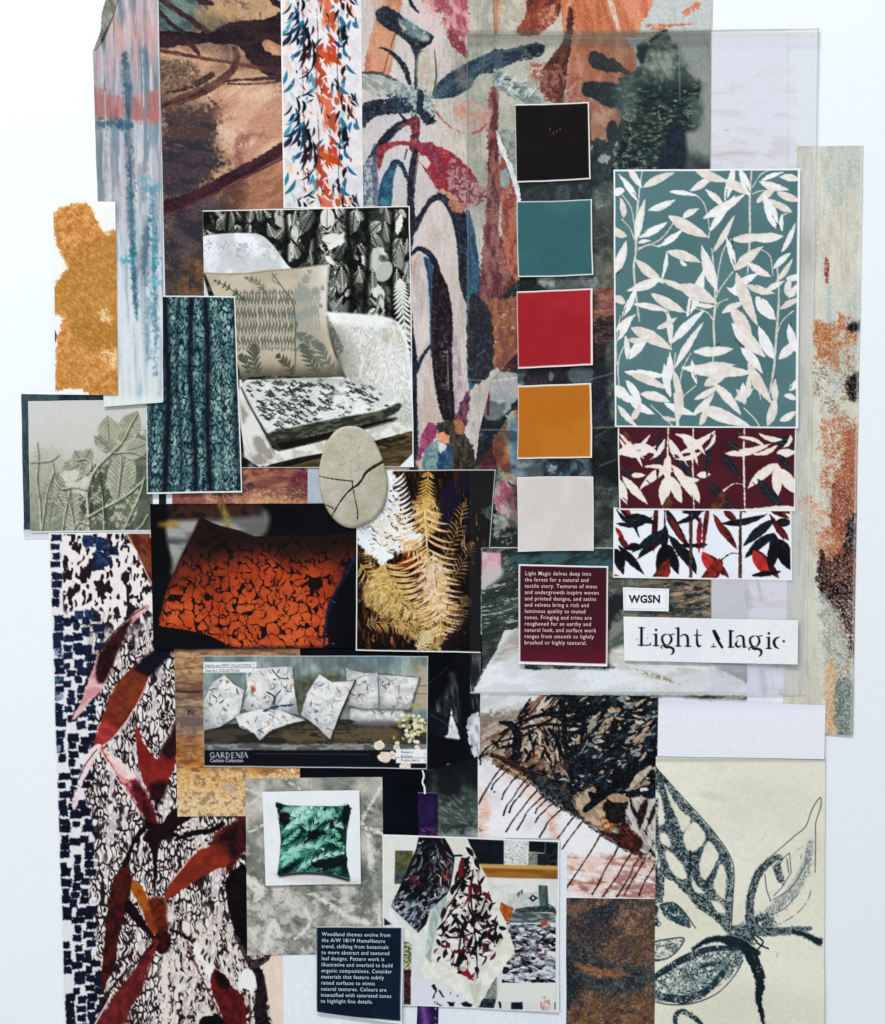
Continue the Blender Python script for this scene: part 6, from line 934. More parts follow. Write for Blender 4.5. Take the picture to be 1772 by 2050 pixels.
def p_drip(p):
    X, Y = p.X, p.Y; R = p.R
    p.field(ramp(fb(X, Y, 40, 4, 1), (0, 'dcd8da'), (.5, 'eeecee'), (1, 'f4f2f2'))); ln = lambda x: 1515+(x-990)*.95   # the band where ink is laid
    d = Y-(1500+(X-960)*.62); top = d < 0
    base = ramp(fb(X, Y, 26, 5, 3, -30, 2), (0, '5a4434'), (.3, '9a7658'), (.5, 'b09884'), (.7, '8a9490'), (1, 'd8ccbc')); p.field(base, sst(8, -8, d+(fb(X, Y, 14)-.5)*16))
    p.poly([(955, 1385), (1100, 1385), (1040, 1420), (955, 1460)], ('c4c8c8', 'dcdee0', 16, -35, 2), sf=3); p.poly([(1090, 1385), (1130, 1385), (1070, 1440), (1000, 1490), (960, 1520), (960, 1485), (1020, 1440)], ('b07c68', '8c6452', 7, -35, 4), rg=4, tx=(.88, 6, -35, 4)); p.poly([(1100, 1395), (1150, 1400), (1140, 1425), (1090, 1425)], ('74847e', 'a0aaa4', 7), rg=4); p.line([(965, 1480), (1000, 1462), (1030, 1435)], [2, 2, 1], '8a3a30', tx=(.8, 5)); p.poly([(958, 1430), (990, 1440), (975, 1470), (958, 1480)], ('8a948e', 'b4b0a4', 6), rg=5)
    p.poly([(1060, 1490), (1085, 1478), (1090, 1510), (1060, 1520)], ('b4602c', 'a05428', 6), rg=3); p.poly([(1150, 1470), (1200, 1455), (1205, 1475), (1170, 1485)], ('a88c6c', 'c0a484', 4), rg=4); p.poly([(1160, 1425), (1220, 1418), (1230, 1430), (1170, 1440)], ('b49c80', 'c8b494', 4), rg=4); p.poly([(1290, 1425), (1314, 1422), (1312, 1438), (1292, 1438)], '7c9488', rg=2); p.poly([(1080, 1480), (1125, 1470), (1150, 1500), (1130, 1540), (1100, 1530)], ('cca890', 'e0c8b8', 5), rg=5, tx=(.85, 5)); p.poly([(985, 1520), (1060, 1520), (1100, 1560), (1080, 1580), (1020, 1550)], ('6a4a34', '9c7450', 5, 30, 3), rg=5, tx=(.85, 5))
    # mass of black foliage marks
    blk = '0b0e14'; nz = fb(X, Y, 18, 4, 21, -28, 1.6); msk = sst(1075, 1180, X+(Y-1400)*.25+(fb(X, Y, 40)-.5)*60); p.field(hx(blk), top*msk*sst(.44, .5, nz)*sst(6, -10, d)); p.field(hx('16304a'), top*.55*msk*sst(.52, .66, fb(X, Y, 7, 3, 31))*np.exp(-((X-1190)/60)**2-((Y-1540)/45)**2))
    p.poly([(1070, 1385), (1318, 1385), (1318, 1420), (1250, 1408), (1200, 1420), (1130, 1400)], ('10141c', '2c3c44', 6, -20, 3), rg=5, tx=(.85, 5, -20, 3)); p.poly([(1120, 1520), (1200, 1490), (1290, 1520), (1250, 1590), (1210, 1600), (1170, 1610), (1110, 1560)], ('0c121c', '18283c', 6, -30, 2), rg=8, tx=(.88, 5, -30, 3))
    for i in range(620):
        x = R.uniform(1090, 1318); y = R.uniform(1388, 1600)
        if y-(1500+(x-960)*.62) > -18: continue
        p.leaf(x, y, R.uniform(7, 30), R.uniform(-60, 15), R.uniform(1, 4.2), R.choice([blk]*9+['10182a', '0e1420', '1f3448', '16283a', '84928e', 'b49c80', 'c8beb0', '6c7c78']), bend=R.uniform(-3, 3), rg=.8)
    k = dict(rg=1.2, rs=6)
    p.poly([(950, 1440), (1000, 1425), (1040, 1430), (1010, 1490), (950, 1522)], ('a4988c', '84776a', 7, -30, 3), sf=5, rg=8, tx=(.8, 6, -30, 3))
    p.poly([(955, 1470), (1000, 1455), (1060, 1440), (1110, 1440), (1130, 1540), (1060, 1545), (1000, 1515), (955, 1500)], ('7a5a44', 'b8a898', 9, -30, 2), sf=5, rg=10, rs=10, tx=(.7, 8, -30, 2))
    for i in range(90):
        x = R.gauss(1085, 45); y = R.gauss(1470, 30); a = R.choice([-35, -25, -50, 60, 80, 100, 20])+R.uniform(-12, 12); L_ = R.uniform(12, 58)
        if x > 960 and y < 1490+(x-960)*.6: p.leaf(x, y, L_, a, R.uniform(.8, 4), R.choice([blk, blk, blk, '141a20', 'a89078', 'c8beb4', '3c2a24']), bend=R.uniform(-5, 5), **k)
    for i in range(46):
        x = R.uniform(1000, 1250); y = 1505+(x-960)*.58+R.uniform(-34, -2); p.leaf(x, y, R.uniform(14, 46), R.uniform(-70, 10), R.uniform(1.5, 5), R.choice([blk, blk, '16141a', '0e1826', '6a4a36']), bend=R.uniform(-4, 4), **k)
    for pts, w in (([(1030, 1450), (1080, 1432), (1130, 1425), (1180, 1415)], [2, 4, 4, 5]), ([(1040, 1460), (1090, 1450), (1170, 1455)], [3, 3, 3]), ([(958, 1520), (985, 1490), (1050, 1470), (1110, 1435), (1120, 1420)], [2, 2, 2, 2, 1]), ([(1085, 1420), (1110, 1435), (1125, 1430)], [2, 3, 3]), ([(1125, 1405), (1130, 1450), (1132, 1500), (1140, 1515)], [7, 6, 4, 2]), ([(1100, 1460), (1115, 1480), (1125, 1510), (1140, 1520)], [4, 5, 4, 2]), ([(1160, 1425), (1170, 1450), (1162, 1490)], [8, 6, 2])): p.line(pts, w, blk, **k)
    p.line([(1002, 1446), (1022, 1450), (1036, 1470), (1034, 1500), (1028, 1520)], [3, 7, 9, 9, 5], blk, tx=(.85, 5), **k); p.line([(985, 1500), (1000, 1480), (1020, 1462)], [1, 2, 1], blk)
    # dark diagonal stroke
    p.line([(985, 1512), (1030, 1532), (1060, 1550), (1090, 1585), (1130, 1612), (1170, 1632), (1215, 1668), (1250, 1690), (1290, 1718), (1315, 1735)], [5, 6, 7, 9, 11, 12, 11, 9, 8, 8], ('3a1c1a', '14161c', 14, 35, 3), rg=3, sf=1)
    p.poly([(1060, 1545), (1110, 1570), (1150, 1600), (1140, 1620), (1100, 1600)], ('14181c', '3c4448', 6), sf=4, rg=4); p.poly([(1150, 1600), (1180, 1575), (1215, 1590), (1230, 1640), (1200, 1660), (1165, 1635)], ('a08468', 'c0a890', 10, 50, 2), rg=5, sf=4); p.poly([(1200, 1640), (1225, 1620), (1235, 1650), (1215, 1668)], ('d8a878', '8a5028', 6), sf=4, rg=4); p.poly([(1240, 1650), (1280, 1665), (1282, 1700), (1245, 1690)], ('74281c', '3a1614', 7, 35, 3), sf=3, rg=4)
    p.line([(1172, 1620), (1205, 1595), (1240, 1570), (1275, 1545), (1312, 1520)], [6, 7, 7, 8, 10], blk, **k)
    for (x, y, L, a, w_) in ((1200, 1598, 30, -95, 9), (1225, 1580, 34, -75, 7), (1240, 1568, 44, -58, 8), (1190, 1605, 24, -120, 7), (1215, 1600, 60, 5, 11), (1230, 1600, 50, 22, 13), (1210, 1612, 46, 12, 16), (1250, 1600, 70, -25, 12), (1260, 1560, 60, -38, 8), (1215, 1625, 40, 22, 14)): p.leaf(x, y, L, a, w_, blk if w_ < 13 else '1c1214', bend=3, **k)
    p.poly([(1258, 1604), (1280, 1592), (1318, 1590), (1318, 1700), (1296, 1690), (1270, 1664), (1254, 1640)], ('ccc6c0', 'a4968a', 7, 70, 3), rg=3, sf=1, tx=(.85, 7, 70, 3)); p.leaf(1296, 1598, 66, 104, 8, '2a1616', bend=4, **k); p.leaf(1318, 1600, 60, 112, 5, '1a1820', **k); p.leaf(1262, 1610, 40, 62, 4, '1a1418', **k); p.poly([(1280, 1580), (1312, 1570), (1314, 1595), (1290, 1596)], '10182c', **k); p.ell(1290, 1580, 8, 4, 'd8d8dc', rg=1.5); p.poly([(1275, 1550), (1303, 1532), (1300, 1545), (1270, 1575), (1258, 1582)], ('c8b8a4', 'a89884', 5), rg=1)
    p.poly([(1215, 1595), (1235, 1588), (1262, 1598), (1250, 1606), (1225, 1604)], ('b89878', 'a08060', 4), rg=1)
    # washes and drips below
    for pts, c, a in (([(958, 1560), (985, 1600), (960, 1680)], 'f4f2f4', .6), ([(958, 1600), (975, 1590), (985, 1620), (965, 1670), (958, 1680)], 'cc7c50', .55), ([(1010, 1560), (1040, 1555), (1120, 1620), (1110, 1640), (1060, 1600)], 'd8a48c', .5), ([(1098, 1620), (1112, 1650), (1118, 1678), (1104, 1678), (1096, 1640)], 'd4824c', .6), ([(958, 1655), (975, 1660), (965, 1685), (958, 1685)], 'a84a2c', .7), ([(1122, 1715), (1180, 1712), (1250, 1710), (1316, 1720), (1316, 1745), (1240, 1738), (1160, 1742), (1122, 1735)], 'b4624c', .75), ([(1122, 1745), (1200, 1742), (1316, 1750), (1316, 1768), (1200, 1762), (1122, 1770)], 'c88c7c', .6), ([(1122, 1765), (1180, 1760), (1316, 1760), (1316, 1800), (1180, 1792), (1122, 1780)], '9c4438', .75), ([(1240, 1745), (1316, 1735), (1316, 1800), (1230, 1800)], 'a87870', .8)): p.poly(pts, (c, 'e4c4b8', 7, 5, 3), sf=5, rg=5, a=a, tx=(.8, 8, 5, 3))
    x0s = [(977, 1508, 962, 1530), (1013, 1527, 958, 1610), (1024, 1535, 985, 1580), (1042, 1548, 1005, 1600), (1057, 1558, 1008, 1632), (1068, 1563, 1020, 1625), (1080, 1578, 1013, 1665), (1094, 1588, 1035, 1660), (1106, 1595, 1072, 1628), (1115, 1603, 1072, 1645), (1130, 1615, 1080, 1675), (1152, 1632, 1100, 1700), (1168, 1640, 1118, 1710), (1206, 1665, 1125, 1792), (1240, 1690, 1186, 1790), (1266, 1706, 1205, 1798), (1282, 1714, 1235, 1795), (1290, 1718, 1250, 1790), (1310, 1730, 1280, 1790)]
    for (a, b, c, d_) in x0s:
        n = 5; pts = [(a+(c-a)*t+R.uniform(-2, 2)*(0 < t < 1)-6*math.sin(math.pi*t)*(c < 1100), b+(d_-b)*t+R.uniform(-1, 1)) for t in np.linspace(0, 1, n)]
        p.line(pts, [2.2, 1.5, 1.3, 1.6, 1.9], ('14121a', '3a1c18', 20) if a > 1200 else '14131a', rg=.6)
    p.ell(990, 1585, 2, 2, '1a1a20'); p.ell(1170, 1712, 1.5, 3, 'f4f4f4')
    for j in range(len(x0s)-1):
        a = x0s[j]; b = x0s[j+1]; p.line([(a[0]+3, a[1]+9), ((a[0]+b[0])/2+2, (a[1]+b[1])/2+3), (b[0]-2, b[1]+5)], 1, 'f0eeee', a=.5)
    p.field(hx('f4ece4'), .15*sst(.72, .8, fb(X, Y, 2.2, 2, 9)))
sheet('dripping_ink_painting', [(957, 1384), (1318, 1385), (1314, 1800), (957, 1794)], 2.3, p_drip, 'art', 1.35, clip=[(957, 1380), (1320, 1380), (1316, 1802), (1122, 1797), (1122, 1678), (957, 1678)], margin=(1, 0, 0, 2.5), label='painting of black foliage above a dark band dripping ink over white and rust', cat='painting')
sheet('plain_white_sheet', [(958, 1680), (1136, 1680), (1134, 2064), (560, 2064)], 1.2, lambda p: p.field(ramp(fb(p.X, p.Y, 200, 2), (0, 'e6ecf4'), (1, 'f0f4f8'))), 'paper', 4, clip=[(1000, 1680), (1136, 1680), (1134, 2064), (568, 2064), (568, 1905), (900, 1905)], label='blank white sheet under the tea towels photo at the bottom', cat='paper') if False else None
sheet('plain_white_sheet', [(566, 1700), (1135, 1700), (1134, 2064), (568, 2064)], 2.7, lambda p: p.field(ramp(fb(p.X, p.Y, 200, 2), (0, 'e4eaf3'), (1, 'eef3f8'))), 'paper', 4, th=.5, clip=[(1000, 1700), (1135, 1700), (1134, 2064), (568, 2064), (567, 1800)], label='blank white sheet under the tea towels photo at the bottom', cat='paper')
def p_swirl(p):
    X, Y = p.X, p.Y; wx = X+(fb(X, Y, 50, 3, 3)-.5)*70; wy = Y+(fb(X, Y, 50, 3, 6)-.5)*70; t = fb(wx, wy, 22, 5, 1, -35, 3); p.field(ramp(t, (0, '28323e'), (.35, '443f44'), (.55, '5e4c44'), (.8, '785c4c'), (1, '9c7860')))
    p.poly([(1130, 1880), (1180, 1905), (1230, 1930), (1315, 1940), (1315, 2000), (1230, 2000), (1180, 1985), (1130, 1960)], ('26303a', '3c4a50', 10, 10, 2), sf=8, rg=12, a=.85, tx=(.8, 12, 10, 2)); p.poly([(1200, 1860), (1315, 1850), (1315, 1910), (1250, 1920), (1200, 1900)], ('6c4a34', '80583c', 10, -10, 2), sf=8, rg=12, a=.5, tx=(.8, 8)); p.poly([(1150, 1985), (1240, 1995), (1315, 1980), (1315, 2064), (1130, 2064), (1140, 2030)], ('7c5034', '98663c', 6), sf=6, rg=14, a=.7, tx=(.7, 6)); p.poly([(1135, 1925), (1200, 1935), (1260, 1950), (1200, 1955)], ('8a5a3c', 'a06c48', 5), sf=3, rg=4, tx=(.85, 5, 10, 3)); p.poly([(1125, 1915), (1150, 1930), (1160, 1990), (1128, 2010)], '202a34', sf=5, rg=8, a=.9)
    for i in range(8): a = i*14; p.line([(1180+a*.9, 1800), (1165+a*.9, 1830+a*.2), (1136+a*.7, 1862+a*.4)], 1.8, '342e3a', sf=1, a=.5, rg=1.5)
    p.line([(1245, 1850), (1238, 1880), (1250, 1905)], 2, '2c2c30', sf=2, a=.5); p.field(hx('e8c8a0'), .25*sst(.7, .82, fb(X, Y, 2.6, 2, 9))); p.field(hx('101820'), .3*sst(.6, .8, fb(X, Y, 3, 3, 19)))
sheet('swirled_brown_painting', [(1134, 1796), (1314, 1799), (1312, 2064), (1133, 2064)], 3.4, p_swirl, 'art', 1.5, label='brown and slate blue swirled painting in the bottom row', cat='painting')

def p_ink(p):
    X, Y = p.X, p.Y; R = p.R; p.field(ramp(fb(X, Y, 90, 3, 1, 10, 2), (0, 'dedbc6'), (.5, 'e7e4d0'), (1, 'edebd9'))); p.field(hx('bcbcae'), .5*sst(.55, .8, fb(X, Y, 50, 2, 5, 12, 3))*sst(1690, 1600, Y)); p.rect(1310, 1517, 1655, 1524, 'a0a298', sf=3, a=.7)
    I = ('1f323c', '84908f', 2.6); t1 = dict(tx=(.8, 2.8, 0, 1)); t2 = dict(tx=(.7, 2.8, 0, 1)); A = lambda x, y: (1172+x*.3386, 1380+y*.3386)
    def L(pts, w, c=I, **k):
        q = [A(*v) for v in pts]
        if isinstance(w, list) and max(w) > 3.5: p.line(q, w, '7c8e92', sf=2.5, a=.35, rg=2)
        k.setdefault('rg', 1 if isinstance(w, list) else 0); p.line(q, w, c, **k)
    # big leaf, upper left: stippled body with open cream windows
    cream = ('e0ddca', 'e8e5d2', 20); PG = lambda pts, c, **k: p.poly([A(*q) for q in pts], c, **k)
    body = [(400, 440), (520, 580), (640, 715), (760, 850), (845, 975), (876, 1080), (870, 1250), (858, 1470), (835, 1440), (760, 1350), (660, 1290), (600, 1215), (520, 1130), (470, 1110), (455, 1260), (400, 1260)]
    PG(body, '7c8e92', sm=0, a=.35, rg=2); PG(body, ('20323c', '8a9694', 2.6), sm=0, rg=2, tx=(.8, 3)); PG([(430, 520), (520, 620), (650, 770), (760, 900), (820, 1000), (850, 1100), (840, 1300), (800, 1200), (700, 1180), (640, 1240), (560, 1000), (480, 760)], ('1c3642', '2c4854', 9), tx=(.42, 2.2), sm=0, sf=4)
    for wn in ([(470, 560), (545, 690), (620, 765), (575, 835), (540, 760), (500, 670)], [(640, 780), (705, 850), (690, 915), (620, 955), (580, 900), (592, 835)], [(730, 895), (785, 975), (750, 1060), (705, 1125), (670, 1060), (690, 960)], [(805, 1030), (833, 1100), (822, 1235), (760, 1175), (772, 1090)], [(412, 600), (450, 640), (468, 770), (440, 800), (412, 740)], [(440, 850), (485, 860), (500, 925), (450, 905)], [(470, 950), (540, 990), (600, 1090), (560, 1120), (500, 1060)], [(415, 940), (435, 1010), (430, 1080), (412, 1060)], [(628, 1105), (655, 1150), (700, 1200), (640, 1185)], [(745, 1240), (810, 1280), (825, 1330), (760, 1290)]): PG(wn, cream, rg=1.5, sf=1)
    L([(400, 440), (520, 575), (645, 712), (765, 848), (850, 975), (878, 1080), (870, 1250), (860, 1470)], 1, '2a3c46', tx=(.85, 4)); L([(620, 950), (616, 1090)], 1.6, '1c2a34', tx=(.85, 3))
    p.poly([A(*q) for q in ((440, 1270), (520, 1260), (580, 1310), (630, 1400), (560, 1390), (480, 1350), (450, 1310))], ('26404c', '567078', 3), rg=1.5, tx=(.75, 2.2)); L([(440, 1270), (520, 1258), (590, 1320), (650, 1408)], 1, '20323c')
    # right leaf
    L([(975, 1400), (970, 1280), (987, 1180), (1022, 1090), (1082, 1020), (1150, 985)], [9, 8, 8, 8, 7, 4], **t1); L([(1060, 1340), (1150, 1260), (1240, 1160), (1300, 1040), (1330, 900)], [9, 10, 11, 9, 5], ('6c7c80', 'c8c8bc', 2.4), tx=(.5, 3)); L([(1120, 1050), (1150, 1130)], [5, 5], **t1); L([(1190, 1000), (1200, 1080)], 1, '3c4c54'); L([(955, 1350), (965, 1200), (1000, 1100), (1060, 1020), (1150, 940), (1230, 870), (1300, 810), (1330, 730), (1360, 670), (1390, 640), (1388, 700), (1360, 790), (1360, 900), (1356, 1080)], .9, '34444c', tx=(.85, 4)); L([(1160, 1000), (1140, 1040), (1160, 1120), (1170, 1150)], [3, 5, 4, 3], **t2)
    L([(1060, 1090), (1070, 1180), (1095, 1250)], .9, '34444c'); L([(1150, 1010), (1205, 965), (1215, 1080), (1160, 1170), (1110, 1220)], .8, '3c4c54', sm=0); L([(1090, 1250), (1180, 1200), (1240, 1140), (1290, 1050), (1310, 1000)], .9, '3c4c54', tx=(.8, 4)); L([(1100, 1330), (1180, 1290), (1260, 1200)], .8, '3c4c54'); L([(1120, 1400), (1240, 1330), (1310, 1250), (1330, 1190)], .8, '4a5a60', tx=(.7, 4)); p.poly([A(*q) for q in ((1020, 1320), (1180, 1220), (1300, 1000), (1350, 880), (1330, 1080), (1230, 1260), (1120, 1350))], '8a9490', tx=(.32, 2.2), sf=2); L([(1250, 950), (1285, 930), (1270, 1000)], .7, '5a686c', tx=(.7, 4))
    # hub and twigs
    p.ell(*A(1030, 1370), 30, 16, I, rg=6, tx=(.75, 3), sf=3); p.ell(*A(920, 1480), 26, 16, ('24343c', '8a9896', 3), rg=7, tx=(.75, 3), sf=2)
    for i in range(26): an = R.uniform(0, 360); q = A(935+R.uniform(-60, 60), 1470+R.uniform(-50, 50)); p.leaf(q[0], q[1], R.uniform(6, 20), an, R.uniform(.5, 1.2), '22323a', bend=2, tx=(.8, 3)); L([(870, 1410), (950, 1420), (1100, 1430), (1250, 1420), (1330, 1410)], [4, 9, 7, 5, 2], **t1); L([(1230, 1430), (1300, 1450), (1380, 1490)], [4, 4, 6], '24343c', tx=(.9, 3)); L([(840, 1470), (900, 1500), (960, 1540), (1010, 1560)], [6, 11, 11, 6], '1c2c36', tx=(.85, 3)); L([(640, 1530), (700, 1490), (780, 1470), (850, 1490), (900, 1520)], [2, 4, 5, 7, 8], '1e2e38', tx=(.88, 3)); L([(980, 1440), (1020, 1500), (1080, 1530)], 1, '26343c'); L([(1000, 1450), (1050, 1490), (1010, 1540)], 1, '26343c')
    L([(960, 1560), (1000, 1640), (1030, 1740), (1020, 1830), (1040, 1920), (1055, 2000)], [8, 8, 9, 6, 4, 4], '1a2a34', tx=(.93, 3), rg=2); L([(1000, 1560), (1030, 1640), (1050, 1700)], [4, 5, 4], '1f3038', tx=(.85, 3))
    # lower left leaf
    lf = [A(*q) for q in ((400, 1700), (480, 1650), (600, 1580), (740, 1530), (900, 1530), (930, 1590), (860, 1690), (740, 1780), (600, 1830), (400, 1830))]; p.poly(lf, ('3c545c', '9caaa6', 2.6), tx=(.62, 3), sf=2); p.line(lf[:5], [5, 7, 7, 6, 5], ('1e3440', '2c4450', 4), tx=(.72, 2.3)); p.line([A(400, 1840), A(500, 1860), A(640, 1850), A(780, 1790), A(880, 1690), A(930, 1600)], [1, 1.2, 1.2, 1, 1, 1.5], '26343e', tx=(.9, 4)); L([(420, 1800), (560, 1830), (680, 1800), (780, 1720)], [6, 9, 8, 4], ('1e3440', '2c4450', 4), tx=(.62, 2.3)); L([(640, 1650), (740, 1620), (850, 1610)], [3, 4, 2], '24404a', tx=(.6, 2.3)); L([(740, 1750), (800, 1690), (850, 1620)], [6, 6, 3], '24404a', tx=(.6, 2.3))
    for i in range(7): L([(520+i*30, 1700-i*6), (640+i*28, 1690-i*8)], .8, '4a6068', tx=(.7, 4))
    # small leaf at the edge, lower flower
    p.poly([A(*q) for q in ((400, 1490), (480, 1475), (575, 1470), (540, 1540), (480, 1590), (400, 1600))], '6a7c7c', tx=(.5, 2.2), sf=1); L([(400, 1490), (480, 1474), (582, 1468), (545, 1540), (480, 1588), (400, 1600)], 1.3, '26363e'); L([(420, 1520), (520, 1500)], 1, '34484e'); L([(410, 1350), (445, 1380), (430, 1400)], .8, '26363e')
    L([(535, 1980), (530, 1930), (560, 1900), (620, 1920), (680, 1970)], [4, 5, 5, 5, 4], '2a424c', tx=(.7, 2.3)); L([(1150, 1500), (1130, 1580)], .6, '7c8884', tx=(.6, 3)); 
    for i in range(14): p.ell(R.uniform(1320, 1645), R.uniform(1530, 2045), .8, .8, '4c5450', a=.7)
    for x in (1312, 1315): p.line([(x, 1600), (x, 1850)], 3, '2c4450', tx=(.5, 2.2))
sheet('ink_leaf_cloth', [(1313, 1514), (1652, 1516), (1648, 2064), (1310, 2064)], 3.8, p_ink, 'fabric', 1.35, th=.7, lift=(0, 0, 3, 0), label='cream cloth with blue black stippled leaf drawings at the bottom right', cat='fabric swatch')
sheet('blank_white_card', [(1318, 1400), (1652, 1411), (1649, 1519), (1316, 1513)], 4.8, lambda p: p.field(ramp(p.Y, (1400, 'dcdff0'), (1412, 'e8eaf6'), (1425, 'f0f2fa'), (1520, 'eef0f8'))), 'card', 3, th=.8, lift=(2, 0, 1, 0), label='blank white card above the cream ink leaf cloth', cat='card')

# ================= the leaf print trio =================
def blade(p, x, y, L, a, w_, c, **k): p.leaf(x, y, L, a, w_, c, rg=k.pop('rg', .8), rs=6, **k)
LV = [  # x, y, length, direction, half width, bend (read in the 600 px crop at x 1172, y 200)
 (330, 520, 52, -120, 9), (305, 600, 55, -125, 8), (340, 520, 60, -25, 10), (375, 655, 48, -22, 9), (170, 560, 18, -20, 10), (225, 700, 35, -100, 8), (300, 830, 70, -78, 10), (315, 815, 55, -28, 9), (240, 810, 40, -150, 10), (170, 1030, 60, -70, 12), (310, 850, 22, -10, 5), (490, 690, 78, 28, 15), (575, 700, 30, -30, 8), (430, 870, 52, -35, 8), (485, 900, 60, 18, 12), (560, 950, 14, 40, 5), (480, 900, 48, 100, 5), (300, 950, 62, 40, 12), (440, 1060, 60, -200, 12), (280, 1130, 52, -15, 0), (445, 1065, 60, 25, 8),
 (620, 540, 48, -35, 9), (495, 548, 50, 8, 6), (650, 418, 60, 20, 11), (710, 535, 50, 45, 8), (820, 600, 65, -75, 10), (820, 480, 50, 30, 12), (700, 700, 80, -30, 12), (735, 780, 75, -55, 9), (755, 900, 72, -60, 8), (910, 420, 50, 70, 9), (960, 560, 50, -110, 9), (1010, 610, 45, -35, 9), (1030, 490, 50, 15, 10), (1040, 480, 40, -20, 6), (1130, 550, 44, 20, 10), (1150, 460, 36, 10, 9), (1120, 760, 60, -110, 14), (1215, 665, 45, -150, 9), (1160, 900, 55, -65, 7), (1160, 780, 30, -90, 5),
 (865, 830, 62, -8, 11), (1160, 810, 60, 178, 12), (880, 1005, 58, -105, 8), (880, 1010, 62, -40, 13), (960, 970, 45, 30, 10), (1110, 1000, 40, -42, 8), (1125, 1080, 48, -55, 7), (770, 1120, 78, -108, 14), (600, 1280, 86, -70, 14), (550, 1100, 72, 25, 18), (650, 1210, 34, 5, 6), (860, 1130, 56, -32, 10), (950, 1100, 50, 15, 10), (1060, 1140, 38, -30, 7), (1185, 1060, 30, -15, 8), (1190, 1160, 30, -80, 9), (1200, 1170, 25, -60, 8), (960, 1160, 40, 200, 8), (890, 1030, 96, 68, 15), (810, 1260, 40, -25, 9), (1010, 1170, 50, 50, 16), (860, 1240, 60, 55, 16), (870, 1330, 78, 45, 18), (1110, 1530, 60, -115, 14), (390, 1150, 66, 28, 13), (290, 1210, 60, 12, 8), (215, 1290, 62, -65, 8), (165, 1170, 22, 30, 10), (500, 1440, 55, -95, 8), (505, 1440, 80, -45, 11), (420, 1355, 40, -30, 7), (180, 1370, 45, -40, 8), (175, 1430, 50, -55, 7), (270, 1350, 78, 28, 16), (245, 1530, 40, -95, 7), (260, 1530, 52, -50, 12), (250, 1420, 36, 0, 8), (530, 1580, 90, -58, 9), (235, 1610, 70, 5, 11), (260, 1620, 72, 22, 11), (645, 1490, 66, -4, 13), (920, 1470, 55, 50, 12), (960, 1560, 80, 60, 13), (1145, 1530, 45, -40, 12), (1200, 1330, 50, 75, 10), (640, 1590, 70, -5, 10), (575, 1585, 124, 4, 16), (655, 1680, 45, -100, 6), (700, 1690, 60, -35, 14), (760, 1680, 70, 50, 12), (480, 1700, 60, -85, 10), (1150, 1240, 40, -28, 8), (165, 1700, 30, 30, 14), (240, 1660, 50, 60, 10), (940, 1770, 50, -80, 7), (330, 1740, 50, 15, 12), (1200, 1720, 30, -50, 8), (1120, 1790, 40, -90, 9), (645, 1770, 50, -30, 8), (500, 1760, 60, -100, 9), (980, 1640, 30, 60, 6)]
STM = [[(335, 420), (315, 560), (300, 720), (297, 900), (285, 1000), (300, 1180), (318, 1310)], [(980, 420), (968, 600), (970, 780), (965, 900), (955, 1030)], [(745, 880), (760, 1050), (765, 1200), (755, 1330), (760, 1450), (750, 1560)], [(1130, 990), (1140, 1180), (1125, 1400), (1110, 1600), (1075, 1770)], [(530, 1500), (520, 1650), (550, 1780)], [(205, 1280), (180, 1450), (195, 1650), (200, 1770)], [(865, 820), (810, 900), (780, 1050), (775, 1170)], [(870, 1020), (800, 1110), (770, 1170)], [(520, 730), (440, 830), (310, 880)], [(220, 570), (270, 650), (295, 800)], [(215, 710), (260, 760), (290, 830)], [(430, 870), (370, 860), (310, 890)], [(640, 560), (700, 620), (730, 760), (725, 820)], [(985, 560), (1040, 540), (1100, 545)], [(1040, 890), (1090, 930), (1105, 1040)], [(1215, 665), (1160, 690), (1140, 740)], [(620, 1500), (570, 1600), (555, 1700)], [(960, 1600), (1010, 1660), (1030, 1770)], [(430, 1230), (480, 1270), (500, 1400), (505, 1480)], [(240, 1440), (200, 1520), (190, 1620)], [(640, 1230), (720, 1260), (755, 1310)], [(840, 1180), (790, 1200), (775, 1230)], [(1225, 1250), (1160, 1310), (1130, 1380)], [(985, 520), (1030, 450), (1080, 420)], [(650, 1690), (590, 1740), (560, 1770)]]
CB = lambda x, y: (1172+x*.3386, 200+y*.3386)
